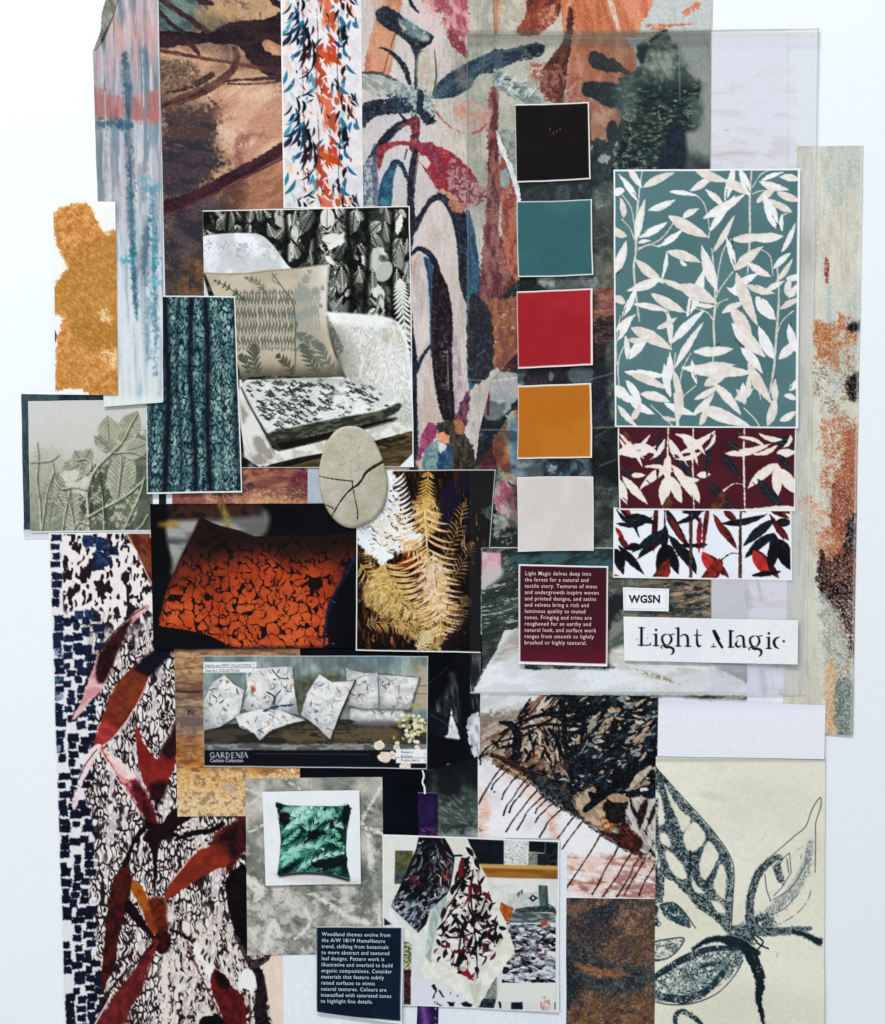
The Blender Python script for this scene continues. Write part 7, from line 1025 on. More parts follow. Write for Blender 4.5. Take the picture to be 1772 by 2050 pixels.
def p_teal(p):
    X, Y = p.X, p.Y; R = p.R; p.field(ramp(fb(X, Y, 80, 3), (0, '54797c'), (1, '5c8285')))
    CR = [('e6dcd4', 'f0ece8', 9), ('eceae8', 'f6f6f5', 12), ('dcd0c6', 'e8dfd8', 9)]
    for s_ in STM: p.line([CB(*q) for q in s_], [1.2, 2.2, 2.2, 1.4] if len(s_) > 4 else 1.15, ('dcd6d0', 'c8beb4', 5), rg=.5)
    for i, (x, y, L, a, w_) in enumerate(LV):
        if not w_: continue
        q = CB(x, y); blade(p, q[0], q[1], L*1.18, a, w_*.78, CR[i % 3], bend=(2 if i % 2 else -2)); r = math.radians(a)
        if i % 3 == 0: p.line([q, (q[0]+L*.8*math.cos(r), q[1]+L*.8*math.sin(r)+2)], [w_*.18, w_*.1], 'f8f8f8', sf=1, a=.6)
        if i % 6 == 1: p.line([(q[0]+w_*.3, q[1]-w_*.4), (q[0]+L*.3*math.cos(r), q[1]+L*.3*math.sin(r)-w_*.5)], .9, '4a3430', tx=(.55, 2.5))
    for x, y in ((1250, 548), (1620+4, 445), (1545, 622), (1480, 690)): pass
    for (x, y, dx, dy) in ((1228, 555, 14, -14), (1545, 458, 12, -6), (1465, 475, 2, 24), (1470, 680, 18, 14), (1515, 575, -18, -10), (1420, 695, 20, -6), (1388, 745, 4, 12)): p.line([(x, y), (x+dx*.5, y+dy*.5+1), (x+dx, y+dy)], 1.1, '3a2420', rg=1, tx=(.6, 2.5))
    # bottom rows, below the first crop
    for (x, y, L, a, w_) in ((1258, 800, 60, 30, 9), (1262, 842, 40, -60, 7), (1236, 812, 58, 48, 7), (1330, 808, 66, 20, 9), (1355, 845, 84, -88, 10), (1358, 800, 60, -100, 8), (1395, 815, 60, 15, 11), (1398, 812, 112, 22, 14), (1386, 830, 60, -45, 8), (1480, 805, 40, -80, 8), (1490, 810, 36, -120, 7), (1535, 852, 62, -75, 10), (1470, 800, 42, -30, 9), (1325, 835, 30, 10, 5), (1560, 842, 36, -30, 8), (1590, 800, 24, -160, 6), (1240, 790, 40, 20, 8), (1300, 850, 60, -15, 0), (1400, 850, 34, -70, 7)):
        if w_: blade(p, x, y, L, a, w_*.9, CR[int(x) % 3], bend=2)
    p.line([(1350, 790), (1356, 858)], [3, 3], 'e4dcd4'); p.line([(1302, 812), (1330, 838), (1350, 858)], .9, 'dcd6d0'); p.line([(1488, 818), (1510, 840), (1520, 858)], 1.2, 'dcd6d0')
sheet('teal_leaf_wallpaper', [(1228, 341), (1601, 339), (1596, 858), (1230, 855)], 7.8, p_teal, 'photo', 1.25, th=.9, lift=(0, 0, 1, 1), margin=(3, 3.5, 5, 3), mcol='f4f5f4', label='teal wallpaper sample with white climbing leaves, top of the three leaf prints', cat='wallpaper swatch')

def climber(p, pal, y0, dx=0, dense=1):
    """the same hanging leaf design in other colours; x 1232..1592"""
    cr, nv, rd, _ = pal; k = dict(rg=.8, rs=5)
    for (x, t) in ((1387, .9), (1489, 1.1), (1337, .9)): p.line([(x+dx, y0-5), (x+dx-1, y0+60), (x+dx+1, y0+170)], [t, t*1.6, t], rd[1] if pal[3] else cr, **k)
    for (x, y, L, a, w, c, b) in ((1240, y0+48, 75, -12, 6, 0, 9), (1238, y0+8, 80, 55, 5, 0, -6), (1320, y0+50, 70, 190, 7, 0, 8), (1340, y0+20, 62, 55, 8, 0, 5), (1352, y0+10, 70, 35, 6, 0, -9), (1415, y0+14, 66, 150, 6, 0, -6), (1450, y0+48, 90, -12, 7, 0, 6), (1240, y0+20, 60, 30, 4, 0, 10), (1430, y0+4, 60, 160, 5, 0, -8), (1540, y0+12, 50, 30, 7, 1, 0), (1555, y0+48, 36, -5, 8, 0, 0),
        (1338, y0+52, 52, 92, 8, 0, 2), (1338, y0+75, 70, 142, 8, 0, 4), (1345, y0+72, 72, 58, 8, 0, -3), (1246, y0+95, 70, 48, 8, 0, 0), (1340, y0+92, 60, 105, 11, 0, 2), (1342, y0+95, 55, 68, 10, 0, 0), (1380, y0+100, 50, 68, 8, 0, 0), (1236, y0+100, 50, 70, 9, 0, 0), (1555, y0+68, 74, 140, 9, 0, 3), (1556, y0+70, 62, 92, 10, 0, 0), (1560, y0+80, 56, 55, 12, 0, 0), (1395, y0+92, 26, -5, 6, 0, 0), (1262, y0+92, 30, 0, 5, 0, 0),
        (1320, y0+2, 100, 93, 5, 1, 0), (1424, y0+8, 92, 96, 5, 1, 2), (1350, y0+50, 58, 52, 6, 1, 0), (1445, y0+46, 62, 56, 7, 1, 0), (1245, y0+76, 32, 50, 6, 1, 0), (1556, y0+50, 40, 48, 7, 1, 0), (1418, y0+108, 64, 46, 9, 1, 0), (1516, y0+100, 74, 50, 10, 1, 0), (1455, y0+22, 30, 40, 7, 1, 0), (1560, y0+12, 34, 30, 6, 1, 0),
        (1345, y0+128, 50, 120, 8, 2, -3), (1450, y0+122, 56, 128, 9, 2, -5), (1246, y0+4, 34, 50, 5, 2, 0), (1478, y0+6, 28, 45, 5, 2, 0)):
        if y > y0+165: continue
        blade(p, x+dx, y, L*1.05, a, w*1.05, (cr, nv, rd)[c], bend=b, **{})
        if c == 1 and not pal[3]: r = math.radians(a); p.line([(x+dx, y), (x+dx+L*math.cos(r), y+L*math.sin(r))], .8, '7a4434', tx=(.5, 3))
    for (x0, x1) in ((1352, 1384), (1448, 1488)): p.line([(x0+dx, y0+122), ((x0+x1)/2+dx, y0+108), (x1+dx, y0+110)], [1.6, 1, .8], cr, **k)
def p_burg(p):
    X, Y = p.X, p.Y; p.field(ramp(fb(X, Y, 60, 3), (0, '581c2a'), (1, '63212f'))); climber(p, (('eee0d4', 'f2eae2', 8), ('1c2a38', '2c3440', 5), ('5a2a22', '7a4434', 7), 0), 860)
    for (x, y, L, a, w_) in ((1262, 885, 56, 145, 5), (1300, 872, 60, 140, 4), (1330, 880, 50, 125, 5), (1362, 872, 70, 60, 5), (1404, 905, 56, 165, 5), (1430, 868, 40, 120, 4), (1478, 875, 60, 20, 4), (1565, 880, 50, 195, 5), (1555, 892, 52, 160, 5), (1582, 870, 30, 120, 4), (1290, 935, 60, 10, 4), (1400, 960, 36, 195, 5), (1240, 905, 50, 15, 4)): blade(p, x, y, L, a, w_, ('eee0d4', 'f2eae2', 8), bend=-5)
    for x, y in ((1297, 965), (1345, 1003), (1365, 992), (1250, 1000), (1508, 968), (1576, 984)): p.line([(x-3, y-3), (x+3, y+3)], 1, '3a2420', tx=(.6, 2))
    p.poly([(1415, 1022), (1500, 1018), (1560, 1012), (1592, 1016), (1592, 1026)], 'f0e4d8', rg=1)
sheet('burgundy_leaf_wallpaper', [(1236, 852), (1593, 852), (1590, 1023), (1239, 1021)], 6.8, p_burg, 'photo', 1.25, th=.8, margin=(2.5, 0, 2.5, 3), label='burgundy wallpaper sample with cream hanging leaves, middle of the three leaf prints', cat='wallpaper swatch')
def p_wleaf(p):
    X, Y = p.X, p.Y; p.field(ramp(fb(X, Y, 90, 2), (0, 'e8ecf8'), (1, 'f4f6fa'))); climber(p, (('14171e', '242830', 5), ('4a1a1c', '7a2c28', 8), ('b02a28', '5c241e', 9), 1), 1000, dx=-6)
    Rd = ('c42a2c', 'd43a36', 10); 
    for (x, y, L, a, w_, c, b) in ((1402, 1036, 72, 92, 6, ('7a1428', 'a81e34', 8), 2), (1406, 1105, 56, 62, 11, Rd, 0), (1232, 1056, 34, 55, 5, ('8a1c20', 'c02a2c', 6), 0), (1428, 1030, 60, 62, 7, ('6a2420', '8a2c24', 6), 0), (1508, 1104, 60, 55, 13, Rd, 2), (1310, 1030, 72, 92, 5, ('5c1420', '3a1418', 6), 0), (1338, 1034, 52, 60, 7, ('5c201c', '7a3028', 6), 0), (1540, 1030, 60, 60, 6, ('7a1c2c', '5a1824', 6), 0), (1550, 1040, 84, 140, 11, ('182434', '202c3c', 6), 2), (1330, 1060, 80, 145, 9, ('182434', '202c3c', 6), 0), (1335, 1090, 44, 70, 11, '16181e', 0), (1330, 1090, 50, 105, 11, '14161c', 0), (1553, 1090, 60, 60, 12, '14161c', 0), (1548, 1088, 54, 100, 10, '16181e', 0), (1368, 1095, 50, 65, 8, '16181e', 0), (1340, 1118, 56, 132, 8, ('a02c20', '6c2818', 7), -3), (1440, 1118, 68, 132, 10, ('a02c24', '6c2818', 7), -4), (1230, 1100, 40, 60, 11, '14161c', 0), (1238, 1092, 60, 50, 7, '16181e', 0), (1245, 1096, 46, -5, 5, '16181e', 3), (1355, 1090, 50, 0, 5, '16181e', 2), (1228, 1150, 16, 30, 4, Rd, 0), (1505, 1152, 60, -8, 6, '1a1c20', 0)): blade(p, x, y, L, a, w_*.9, c, bend=b)
    for x in (1384, 1482): p.line([(x, 1020), (x-1, 1080), (x-2, 1160)], [1.6, 3, 3], ('3a2828', '5c4844', 5), rg=.6)
sheet('white_leaf_wallpaper', [(1228, 1016), (1583, 1018), (1585, 1162), (1227, 1156)], 6.2, p_wleaf, 'photo', 1.25, th=.8, margin=(2, 0, 3, 3), label='white wallpaper sample with black and red hanging leaves, lowest of the three leaf prints', cat='wallpaper swatch')

# ================= five colour swatches =================
for nm, q, c, c2 in (('black', [(1030, 211), (1178, 207), (1181, 361), (1033, 367)], '140e10', '1a1214'), ('teal', [(1034, 405), (1184, 401), (1187, 552), (1037, 556)], '35696e', '3b7074'), ('red', [(1034, 584), (1185, 579), (1186, 732), (1037, 738)], 'b41f2a', 'ba2430'), ('ochre orange', [(1037, 772), (1183, 768), (1185, 917), (1036, 918)], 'c4701a', 'c87620'), ('beige', [(1035, 955), (1187, 954), (1187, 1102), (1036, 1104)], 'cfc8c4', 'd6d0cc')):
    def pw(p, c=c, c2=c2, nm=nm):
        p.fill((c, c2, 70)); p.field(hx('ffffff'), .02*fb(p.X, p.Y, 4, 3, 4))
        if nm == 'black':
            for x, y in ((1100, 262), (1106, 270), (1113, 266), (1120, 262)): p.line([(x, y), (x+1, y-3)], .6, '8a7c74')
    mg = {'black': (.8, 2.5, 2.5, 2.5), 'teal': (1.5, 1.6, 2.2, 2), 'red': (1, 2.8, 4, 3), 'ochre orange': (1, 3, 3.2, 2.6), 'beige': (1, 1.5, 1.5, 1)}[nm]
    sheet('colour_swatch', q, 8.5, pw, 'card', 1.5, th=2.2, wav=.6, wob=.9, lift=(0, 1.2, 1.5, .8), margin=mg, mcol='efe9e2', label=f'square {nm} painted colour swatch with thin white cut edges', cat='colour swatch', group='column of painted colour swatches', edge='f4f2ee')

# ================= text cards =================
def tcard(name, q, z, paint, **k): return sheet(name, q, z, paint, 'card', 2.0, th=1.6, **k)
bc = tcard('burgundy_text_card', [(1038, 1129), (1217, 1133), (1215, 1333), (1038, 1328)], 9.0, lambda p: (p.field(ramp(p.Y, (1130, '521828'), (1290, '5a1a2c'), (1330, '781c34')))), lift=(0, 0, 1.5, 2), margin=(2.5, 3, 2.5, 5), label='burgundy card with a paragraph in small pale lettering', cat='card')
text('lettering', ['Light Magic delves deep into', 'the forest for a natural and', 'tactile story. Textures of moss', 'and undergrowth inspire woven', 'and printed designs, and satins', 'and velvets bring a rich and', 'luminous quality to muted', 'tones. Fringing and trims are', 'roughened for an earthy and', 'natural look, and surface work', 'ranges from smooth to lightly', 'brushed or highly textural.'], 1050.5, 1151, 11.2, 12.55, 9.6, M['ink_pale'], bc, rot=-.5, spacing=1.14, xs=.885, bold=.02)
nc = tcard('navy_text_card', [(634, 1853), (808, 1854), (805, 2047), (635, 2025)], 9.0, lambda p: (p.fill(('0c2036', '0e2640', 60)), p.poly([(634, 2020), (648, 2036), (634, 2045)], 'eef2f6', sm=0), p.line([(634, 2026), (700, 2036), (806, 2044)], 3, 'eef2f6'), p.line([(806, 1850), (804, 2050)], 2, 'eef2f6')), lift=(0, 0, 2, 0), margin=(0, 1.5, 0, 0), label='navy card with a paragraph in small pale blue lettering', cat='card')
text('lettering', ['Woodland themes evolve from', 'the A/W 18/19 HumaNature', 'trend, shifting from botanicals', 'to more abstract and textured', 'leaf designs. Pattern work is', 'illustrative and overlaid to build', 'organic compositions. Consider', 'materials that feature subtly', 'raised surfaces to mimic', 'natural textures. Colours are', 'intensified with saturated tones', 'to highlight fine details.'], 645, 1871, 10.6, 12.15, 9.6, M['ink_mint'], nc, rot=-.9, spacing=1.12, xs=.91, bold=.02)
wc = tcard('small_logo_card', [(1246, 1175), (1338, 1178), (1337, 1223), (1247, 1221)], 8.6, lambda p: (p.fill('f4f6f8'), p.line([(1250, 1179), (1333, 1181), (1332, 1218), (1250, 1217), (1250, 1179)], .5, 'c8ccd0', sm=0)), lift=(0, 0, 1, 1), label='small white card with four bold black capital letters', cat='card')
text('lettering', ['WGSN'], 1258.5, 1206, 21.5, 21, 9.2, M['ink_black'], wc, bold=.8, xs=.95, spacing=1.03)


def p_title(p):
    p.fill(('f2f4f5', 'eceff2', 60)); B = '14181f'; T = lambda x, y: (1172+x*.3415, 780+y*.3415+.006*(x-700))
    def s(pts, w): p.line([T(*q) for q in pts], [v*1.22+.1 for v in w] if isinstance(w, list) else w*1.22+.1, B, sf=0)
    s([(325, 1402), (325, 1502)], 2.1); s([(308, 1401), (342, 1401)], .7); s([(306, 1503), (345, 1503)], .8); s([(352, 1503), (378, 1500)], .9); s([(378, 1498), (376, 1488)], .6); p.ell(*T(360, 1462), .9, .9, B); p.ell(*T(298, 1470), 1.2, .6, B)
    p.ell(*T(410, 1412), 2.6, 2.6, B); s([(410, 1440), (410, 1502)], 2.0); s([(396, 1438), (410, 1438)], .7); s([(395, 1504), (426, 1504)], .8)
    def g(x):
        s([(x-6, 1436), (x-26, 1448), (x-29, 1470), (x-18, 1494), (x, 1500)], [.8, 1.6, 1.9, 1.6, .7]); s([(x+6, 1436), (x+22, 1450), (x+24, 1475), (x+8, 1498)], [.7, 1.5, 1.9, .9]); s([(x+18, 1440), (x+40, 1434)], .8)
        s([(x-20, 1505), (x-5, 1512), (x+18, 1512), (x+36, 1524), (x+34, 1545), (x+22, 1555)], [1.2, 2.1, 1.9, 2, 1.5, .6]); s([(x-26, 1500), (x-36, 1512), (x-30, 1520)], [.6, 1, .5])
    g(475); s([(540, 1400), (540, 1502)], 2.0); s([(524, 1400), (540, 1400)], .7); s([(524, 1504), (556, 1504)], .8); s([(552, 1446), (575, 1436), (594, 1450), (596, 1502)], [.6, 1.2, 2, 2]); s([(580, 1504), (614, 1504)], .8)
    s([(650, 1404), (650, 1480), (660, 1502), (674, 1498)], [.8, 2, 1.8, .6]); s([(634, 1438), (674, 1438)], .8)
    s([(742, 1410), (768, 1460), (796, 1506)], [1.2, 2.2, 2]); s([(752, 1408), (778, 1458)], [1.5, 1.8]); s([(746, 1486), (744, 1504)], .6); s([(734, 1504), (758, 1504)], .8); s([(845, 1412), (845, 1502)], 2.2); s([(836, 1408), (862, 1410)], .9); s([(832, 1504), (864, 1504)], .8)
    s([(878, 1448), (896, 1436), (918, 1444), (922, 1480), (924, 1500)], [.7, 1, 1.8, 2, 2]); s([(884, 1470), (876, 1488), (890, 1502), (908, 1494)], [.8, 1.9, 1.5, .6]); s([(920, 1504), (938, 1502)], .7); p.ell(*T(886, 1462), 1, .8, B)
    g(988); p.ell(*T(1068, 1420), 2.6, 2.6, B); s([(1068, 1446), (1068, 1506)], 2.0); s([(1054, 1444), (1068, 1444)], .7); s([(1052, 1508), (1084, 1508)], .8)
    s([(1130, 1440), (1108, 1450), (1098, 1470), (1106, 1496), (1126, 1508)], [.6, 1.6, 2.3, 1.8, .6]); p.ell(*T(1155, 1464), 2.6, 2.4, B)
sheet('title_card', [(1247, 1234), (1595, 1241), (1594, 1329), (1249, 1322)], 9.0, p_title, 'card', 1.1, th=1.6, lift=(0, 1.5, 2.5, 0), label='long white card with a large black serif title in two words', cat='card')

# ================= tea towels photo =================
def p_towel(p):
    X, Y = p.X, p.Y; R = p.R; A = lambda x, y: (750+x*.2683, 1500+y*.2683)
    def PO(pts, c, **k): k.setdefault('sm', 0); p.poly([A(*q) for q in pts], c, **k)
    def LI(pts, w, c, **k): p.line([A(*q) for q in pts], w, c, **k)
    p.field(ramp(X+(fb(X, Y, 60)-.5)*40, (765, 'dde0e4'), (880, 'd6d6d0'), (1120, 'd8d8d4'))); PO([(50, 640), (420, 640), (330, 1100), (60, 1260)], ('dcdcd2', 'e4e4de', 20), sf=3)
    PO([(155, 750), (290, 752), (260, 1000), (150, 1000)], ('6c6a44', '4a5038', 4)); PO([(155, 900), (240, 900), (230, 1000), (150, 980)], ('3c4a48', '5c6460', 4)); PO([(690, 655), (965, 665), (965, 855), (770, 855)], ('12161f', '1a1f29', 9)); PO([(965, 668), (1150, 672), (1145, 860), (970, 855)], 'e0e0dc')
    w = worms(X, Y, 9, 4, 4); p.field(hx('3a3e40'), .8*sst(.2, .1, w)*inside([A(965, 668), A(1150, 672), A(1145, 860), A(970, 855)], X, Y)); PO([(1152, 678), (1272, 685), (1268, 770), (1150, 760)], '16181f'); PO([(1150, 765), (1270, 772), (1268, 865), (1146, 860)], ('6c7468', '8a8c80', 4)); PO([(1272, 680), (1368, 682), (1365, 868), (1270, 862)], ('0f1318', '30363a', 4)); PO([(1215, 775), (1280, 775), (1280, 865), (1215, 860)], '20242e')
    PO([(770, 855), (1368, 868), (1368, 965), (820, 950)], ('a8702c', '945c20', 20, 0, 4)); PO([(770, 850), (1368, 868), (1368, 895), (780, 880)], 'cc9c50', sf=1)
    PO([(860, 960), (1366, 968), (1360, 1290), (900, 1290)], ('d8d8d2', 'e2e2de', 14)); PO([(990, 1070), (1230, 1060), (1230, 1190), (1000, 1250)], ('b8bcb8', 'ccccc8', 7)); PO([(1222, 1010), (1290, 1012), (1300, 1180), (1230, 1180)], ('3c5450', '5c706a', 4, 90, 4)); LI([(1060, 1200), (1150, 1192), (1300, 1190), (1345, 1210)], [4, 6, 6, 3], ('28343c', '50605e', 4)); PO([(1010, 1210), (1350, 1220), (1350, 1290), (1000, 1290)], ('4c5a5c', '8a9490', 5, 0, 3)); PO([(1150, 1105), (1180, 1080), (1220, 1105), (1180, 1135)], '141a1c'); PO([(1170, 1105), (1182, 1093), (1196, 1106), (1182, 1118)], 'c8c8c4'); LI([(1065, 1080), (1080, 1060), (1072, 1095)], 1, '30343a'); LI([(1090, 1060), (1102, 1045), (1098, 1075)], 1, '30343a'); LI([(870, 1030), (1020, 1010)], .7, 'b0a8a0', tx=(.5, 3)); LI([(1290, 1150), (1340, 1180), (1350, 1230)], 1.2, '30404c')
    # right hand printed cloth
    PO([(980, 1285), (1352, 1310), (1348, 1735), (950, 1735), (960, 1600)], ('c8ccd2', 'dcdce0', 5)); m = inside([A(980, 1285), A(1352, 1310), A(1348, 1735), A(950, 1735)], X, Y); p.field(hx('10141c'), m*sst(.55, .62, fb(X, Y, 6.5, 3, 5, 12, 2.6)))
    for i in range(230): x, y = R.uniform(1012, 1098), R.uniform(1850, 1960); p.leaf(x, y, R.uniform(6, 18), R.uniform(-40, 40), R.uniform(.8, 2.4), R.choice(['10141c', '1a1e28', 'e4e6e8', '5c3c48', '10141c', 'a8aeb8', '7c8896']), bend=R.uniform(-3, 3))
    p.field(hx('5a3444'), m*.7*sst(.55, .68, fb(X, Y, 9, 3, 15))*np.exp(-((Y-1895)/26)**2)); p.field(hx('8a94a0'), m*.6*sst(.6, .7, fb(X, Y, 5, 3, 25, 10, 2)))
    PO([(1235, 1285), (1290, 1270), (1285, 1310), (1240, 1310)], 'c8441c', rg=1); PO([(945, 1735), (1345, 1738), (1340, 1880), (910, 1870)], 'e0e0da'); PO([(780, 1850), (905, 1855), (890, 1925), (760, 1920)], ('1a2430', '3c5060', 4)); PO([(1015, 1880), (1105, 1875), (1105, 1935), (1020, 1935)], '12203a', rg=1); PO([(905, 1870), (1345, 1850), (1345, 1945), (900, 1935)], 'e4e6e8', a=.0); p.poly([A(1240, 1850), A(1300, 1840), A(1300, 1940), A(1240, 1930)], 'c08878', tx=(.45, 3)); LI([(1343, 1880), (1343, 1930)], 1, '1a2a40'); LI([(930, 1880), (940, 1920)], 2, '1a2230', rg=1)
    PO([(820, 1760), (915, 1690), (910, 1860), (820, 1850)], ('707a76', '98a098', 3)); PO([(220, 1420), (280, 1440), (275, 1690), (220, 1660)], ('4a5a34', 'c8c49c', 3)); PO([(220, 1640), (275, 1640), (270, 1900), (215, 1900)], ('2a161c', '6c3440', 4)); PO([(60, 1240), (130, 1300), (65, 1310)], '24263a')
    PO([(270, 1690), (620, 1760), (760, 1925), (270, 1905)], 'dcdfe6'); LI([(440, 1760), (455, 1800), (435, 1850)], [3, 2, 1], '141820', rg=1.5); LI([(480, 1790), (510, 1840)], 2, '20242c', tx=(.6, 3)); LI([(560, 1820), (600, 1790), (620, 1840)], 1, '2c3038', tx=(.7, 3)); PO([(540, 1880), (600, 1880), (590, 1920), (560, 1915)], '12141c', rg=1); PO([(640, 1890), (680, 1875), (730, 1900), (720, 1920), (660, 1915)], '1a1c28', rg=1); LI([(450, 1880), (500, 1910)], 2, '2c3a50', rg=1.5, tx=(.7, 3))
    # left towel
    PO([(520, 670), (690, 700), (680, 760), (640, 800), (580, 760), (545, 700)], 'ddd8cc', sf=1)
    hem = [(120, 1180), (90, 1235), (230, 1400), (300, 1470), (380, 1560), (420, 1450), (500, 1300), (555, 1100), (545, 1060), (420, 1190), (325, 1365)]
    PO(hem, ('d8dcd6', 'ecece8', 10, 60, 2), rg=1); PO([(430, 1180), (550, 1060), (560, 1100), (490, 1290), (440, 1440), (380, 1500), (400, 1330)], ('9aaca8', 'c4ccc4', 9, 70, 3), sf=1)
    lt = [(330, 650), (525, 660), (560, 720), (600, 800), (585, 920), (560, 1060), (420, 1190), (385, 1300), (325, 1365), (230, 1270), (160, 1205), (122, 1165), (180, 1040), (260, 860), (310, 740)]
    PO(lt, ('10141e', '1c1620', 9)); m = inside([A(*q) for q in lt], X, Y); n1 = fb(X, Y, 6, 3, 5, -25, 3); 
    lq = [A(*v) for v in lt]
    for i in range(330):
        x, y = R.uniform(780, 905), R.uniform(1675, 1868); an = R.uniform(-80, -20) if x < 860 else R.uniform(30, 110); L_ = R.uniform(6, 22); r = math.radians(an)
        if inside(lq, np.array([[x, x+L_*math.cos(r)]]), np.array([[y, y+L_*math.sin(r)]])).all(): p.leaf(x, y, L_, an, R.uniform(.7, 2.2), R.choice(['8a9098', '0c0e16', '5c6670', 'c4c8cc', '241c26', '0c0e16', '3c2c38', '54748c' if y > 1790 else '6c7078']), bend=R.uniform(-3, 3))
    p.field(hx('a84034'), m*.8*sst(.55, .66, fb(X, Y, 9, 3, 15))*(np.exp(-((X-888)/16)**2-((Y-1745)/26)**2)+np.exp(-((X-838)/16)**2-((Y-1758)/12)**2))); p.field(hx('3c6078'), m*.7*sst(.5, .62, fb(X, Y, 6, 3, 25))*sst(1790, 1810, Y)); p.field(hx('0c0c12'), m*.75*np.exp(-((X-858-(Y-1680)*-.06)/9)**2)); p.field(hx('d8dce0'), m*.6*sst(.66, .72, fb(X, Y, 5, 3, 35, -40, 2))*sst(1765, 1785, Y))
    # centre towel
    hem = [(430, 1440), (350, 1640), (360, 1690), (560, 1790), (740, 1900), (770, 1915), (900, 1700), (1040, 1520), (1045, 1480), (1000, 1350), (880, 1560), (770, 1730), (620, 1650)]
    PO(hem, ('dcdccc', 'eeeee4', 12), rg=1); PO([(700, 1740), (770, 1740), (800, 1700), (780, 1915), (740, 1900)], ('c4c4b0', 'd8d8c8', 6, 90, 3), sf=2); PO([(380, 1540), (430, 1440), (440, 1560), (420, 1590)], '98a8a0', sf=1.5)
    ct = [(690, 690), (730, 740), (770, 830), (840, 950), (860, 1040), (930, 1160), (980, 1280), (1000, 1350), (880, 1560), (760, 1750), (620, 1670), (420, 1560), (440, 1440), (480, 1260), (560, 1080), (610, 900), (660, 770)]
    PO(ct, ('d4d2c8', 'e8e6e0', 12), sf=.5); LI([(650, 800), (590, 980), (540, 1100)], 1, 'e8e8e0')
    q = [A(*v) for v in ct]
    for i in range(520):
        x, y = R.uniform(868, 1018), R.uniform(1690, 1965); an = R.choice([-60, 60, 100, 125, 30, -20])+R.uniform(-20, 20); L_ = R.uniform(13, 38); r = math.radians(an); x2, y2 = x+L_*math.cos(r), y+L_*math.sin(r)
        if inside(q, np.array([[x, x2]]), np.array([[y, y2]])).all(): p.leaf(x, y, L_, an, R.uniform(1.6, 4.6), R.choice(['1c1318', '20141a', '181218', '6c1c28', '14101a', 'e4e2da', 'e8e6e0', 'b4b0a6', '2a1a20']), bend=R.uniform(-3, 3))
    for s_ in ([(735, 900), (720, 1100), (740, 1300), (760, 1500), (770, 1700)], [(560, 1200), (640, 1350), (630, 1500), (630, 1640)], [(480, 1380), (600, 1400), (700, 1380), (850, 1320)], [(700, 800), (690, 900), (620, 1060), (540, 1180)], [(850, 1060), (800, 1200), (770, 1260)]): LI(s_, [1.2, 1.8, 1.6, 1.2], '1c141a', rg=.5)
    PO([(695, 1540), (700, 1640), (745, 1730), (680, 1690), (640, 1670), (690, 1640)], 'a0182c', rg=1); PO([(820, 1060), (860, 1080), (885, 1150), (850, 1120), (800, 1070)], '7a1426', rg=1); PO([(640, 820), (665, 810), (660, 920), (630, 980), (625, 900)], '7a1c28', rg=1); PO([(700, 1010), (725, 1000), (715, 1120), (698, 1180)], '8a1c2c', rg=.6); PO([(710, 990), (790, 1010), (800, 1060), (740, 1050)], '4c181c', rg=1)
    PO([(945, 1135), (1035, 1180), (1010, 1280), (985, 1285), (930, 1190)], ('c4602c', 'a84c20', 5), rg=.6); LI([(600, 790), (650, 790)], 2, '14161e')
sheet('tea_towels_photo', [(766, 1669), (1120, 1682), (1118, 2024), (768, 2009)], 5.6, p_towel, 'photo', 1.2, th=.7, lift=(0, 0, 2, 1), margin=(2.5, 3, 3, 1.5), mcol='eceff2', label='photo print of two patterned tea towels hanging in front of a wooden shelf', cat='photo print')
sheet('white_backing_strip', [(1000, 1990), (1136, 1996), (1134, 2064), (808, 2064)], 1.0, lambda p: p.fill('eef2f6'), 'paper', 4, label='x', cat='paper') if False else None

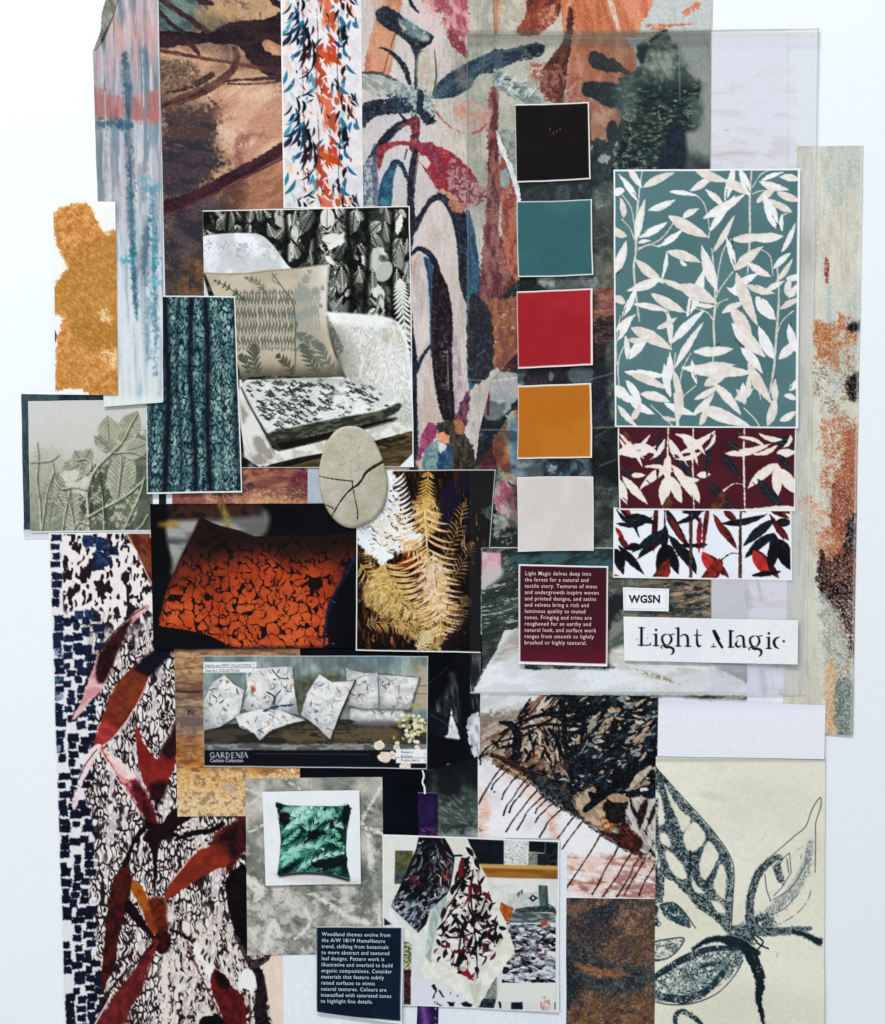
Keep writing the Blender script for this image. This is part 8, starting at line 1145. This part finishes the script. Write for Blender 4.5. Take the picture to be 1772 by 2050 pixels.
# ================= oval clay tag =================
def clay():
    o = cat([(700, 853), (725, 858), (748, 880), (765, 915), (776, 955), (776, 985), (768, 1015), (748, 1040), (722, 1054), (700, 1057), (676, 1046), (655, 1020), (643, 985), (639, 950), (643, 920), (655, 885), (676, 860)], 24, True)
    o = np.array(o); NA = len(o); NR = 92; cx, cy = 708, 957; s = np.linspace(0, 1, NR)[:, None]; s = 1-(1-s)**1.25*1.0
    X = cx+(o[:, 0]-cx)[None]*s; Y = cy+(o[:, 1]-cy)[None]*s
    d = (1-s)*80+0*X; H = 7.0; Z = 6.4+H*np.sqrt(np.clip(1-np.clip(1-d/7, 0, 1)**2, 0, 1)); Z += (fb(X, Y, 40, 3)-.5)*1.6+(fb(X, Y, 5, 3, 5)-.5)*.25
    def dist(pts, ws):
        D = np.full(X.shape, 99.)
        q = cat([(a, b, w) for (a, b), w in zip(pts, ws)], 4)
        for k in range(1, len(q)):
            ax, ay, aw = q[k-1]; bx, by, bw = q[k]; dx, dy = bx-ax, by-ay; L = dx*dx+dy*dy+1e-9; t = np.clip(((X-ax)*dx+(Y-ay)*dy)/L, 0, 1); D = np.minimum(D, np.hypot(X-ax-t*dx, Y-ay-t*dy)-(aw+(bw-aw)*t))
        return D+(fb(X, Y, 5, 2, 3)-.5)*.9
    cr = [dist([(779, 919), (755, 932), (735, 945), (727, 958), (718, 970), (706, 978)], [3, 2.8, 2.6, 1.6, 1.8, 1.6]), dist([(706, 978), (697, 986), (684, 1002), (673, 1020), (662, 1040)], [1.6, 1.3, 1, .9, .7]), dist([(638, 953), (655, 957), (672, 960), (690, 962), (707, 964)], [.9, .6, .8, .6, .8]), dist([(708, 976), (710, 990), (714, 1010), (717, 1025), (717, 1038)], [.7, .6, .7, .9, 1.2]), dist([(645, 1011), (658, 1013), (668, 1018)], [.8, .5, .8]), dist([(706, 965), (707, 978)], [1, 1.4])]
    C = np.minimum.reduce(cr); deep = np.clip(.5-C/1.0, 0, 1); Z = Z-deep*6.5
    fine = [dist(q, [.05]*len(q)) for q in ([(701, 862), (703, 880), (704, 910), (703, 940), (706, 964)], [(700, 864), (695, 880), (691, 872), (693, 890), (684, 892), (690, 905), (697, 908), (694, 920), (690, 932), (680, 931), (688, 945), (698, 950)], [(702, 864), (708, 875), (712, 885), (710, 895), (722, 896), (714, 908), (722, 916), (712, 925), (726, 930), (716, 940), (710, 950)], [(703, 905), (712, 898)], [(704, 925), (716, 915)], [(703, 920), (694, 908)], [(708, 985), (722, 972), (718, 990), (712, 1006)], [(716, 942), (724, 940)], [(696, 995), (703, 1012)])]
    Fn = np.minimum.reduce(fine); inc = np.clip(.5-(Fn-.1)/1.1, 0, 1)*(fb(X, Y, 7, 2, 9) > .3); Z -= inc*.7
    col = ramp(fb(X, Y, 34, 4, 3), (0, 'a8a28e'), (.5, 'b5af9c'), (1, 'c0bba9')); g = fb(X, Y, 3, 2, 8)[..., None]; col = col*(.97+.06*g); col = col*(1-.55*inc[..., None])+hx('5a5444')*.55*inc[..., None]; col = col*(1-deep[..., None]*.8)+hx('2c2a24')*deep[..., None]*.8  # shade inside the cracks is also painted into the clay colour
    for x, y in ((758, 991), (756, 992)): pass
    V = np.stack([(X-W0/2)*U, -Z*U, (H0/2-Y)*U], -1).reshape(-1, 3); I = np.arange(NR*NA).reshape(NR, NA); J = np.roll(I, -1, 1)
    F = np.stack([I[:-1], I[1:], J[1:], J[:-1]], -1).reshape(-1, 4)
    back = np.stack([(cx+(o[:, 0]-cx)*.97-W0/2)*U, np.full(NA, -4.8*U), (H0/2-(cy+(o[:, 1]-cy)*.97))*U], -1); b0 = NR*NA; Bi = np.arange(NA)+b0; S = np.stack([I[-1], Bi, np.roll(Bi, -1), J[-1]], -1)
    cp = np.array([[(cx-W0/2)*U, -4.8*U, (H0/2-cy)*U]]); c0 = b0+NA; T = np.stack([Bi, np.full(NA, c0), np.full(NA, c0), np.roll(Bi, -1)], -1)
    col = lin(np.clip(col, 0, 1).reshape(-1, 3)); ink = np.concatenate([np.concatenate([col, np.ones((len(col), 1))], 1), np.tile([.35, .33, .26, 1], (NA+1, 1))])
    F = np.concatenate([F[:, ::-1], S[:, ::-1]])
    ob = new_obj('oval_clay_tag', np.concatenate([V, back, cp]), F, [M['clay']], ink=ink)
    tag(ob, 'cracked oval grey beige clay tag pressed with a thin oak leaf', 'clay tag')
clay()
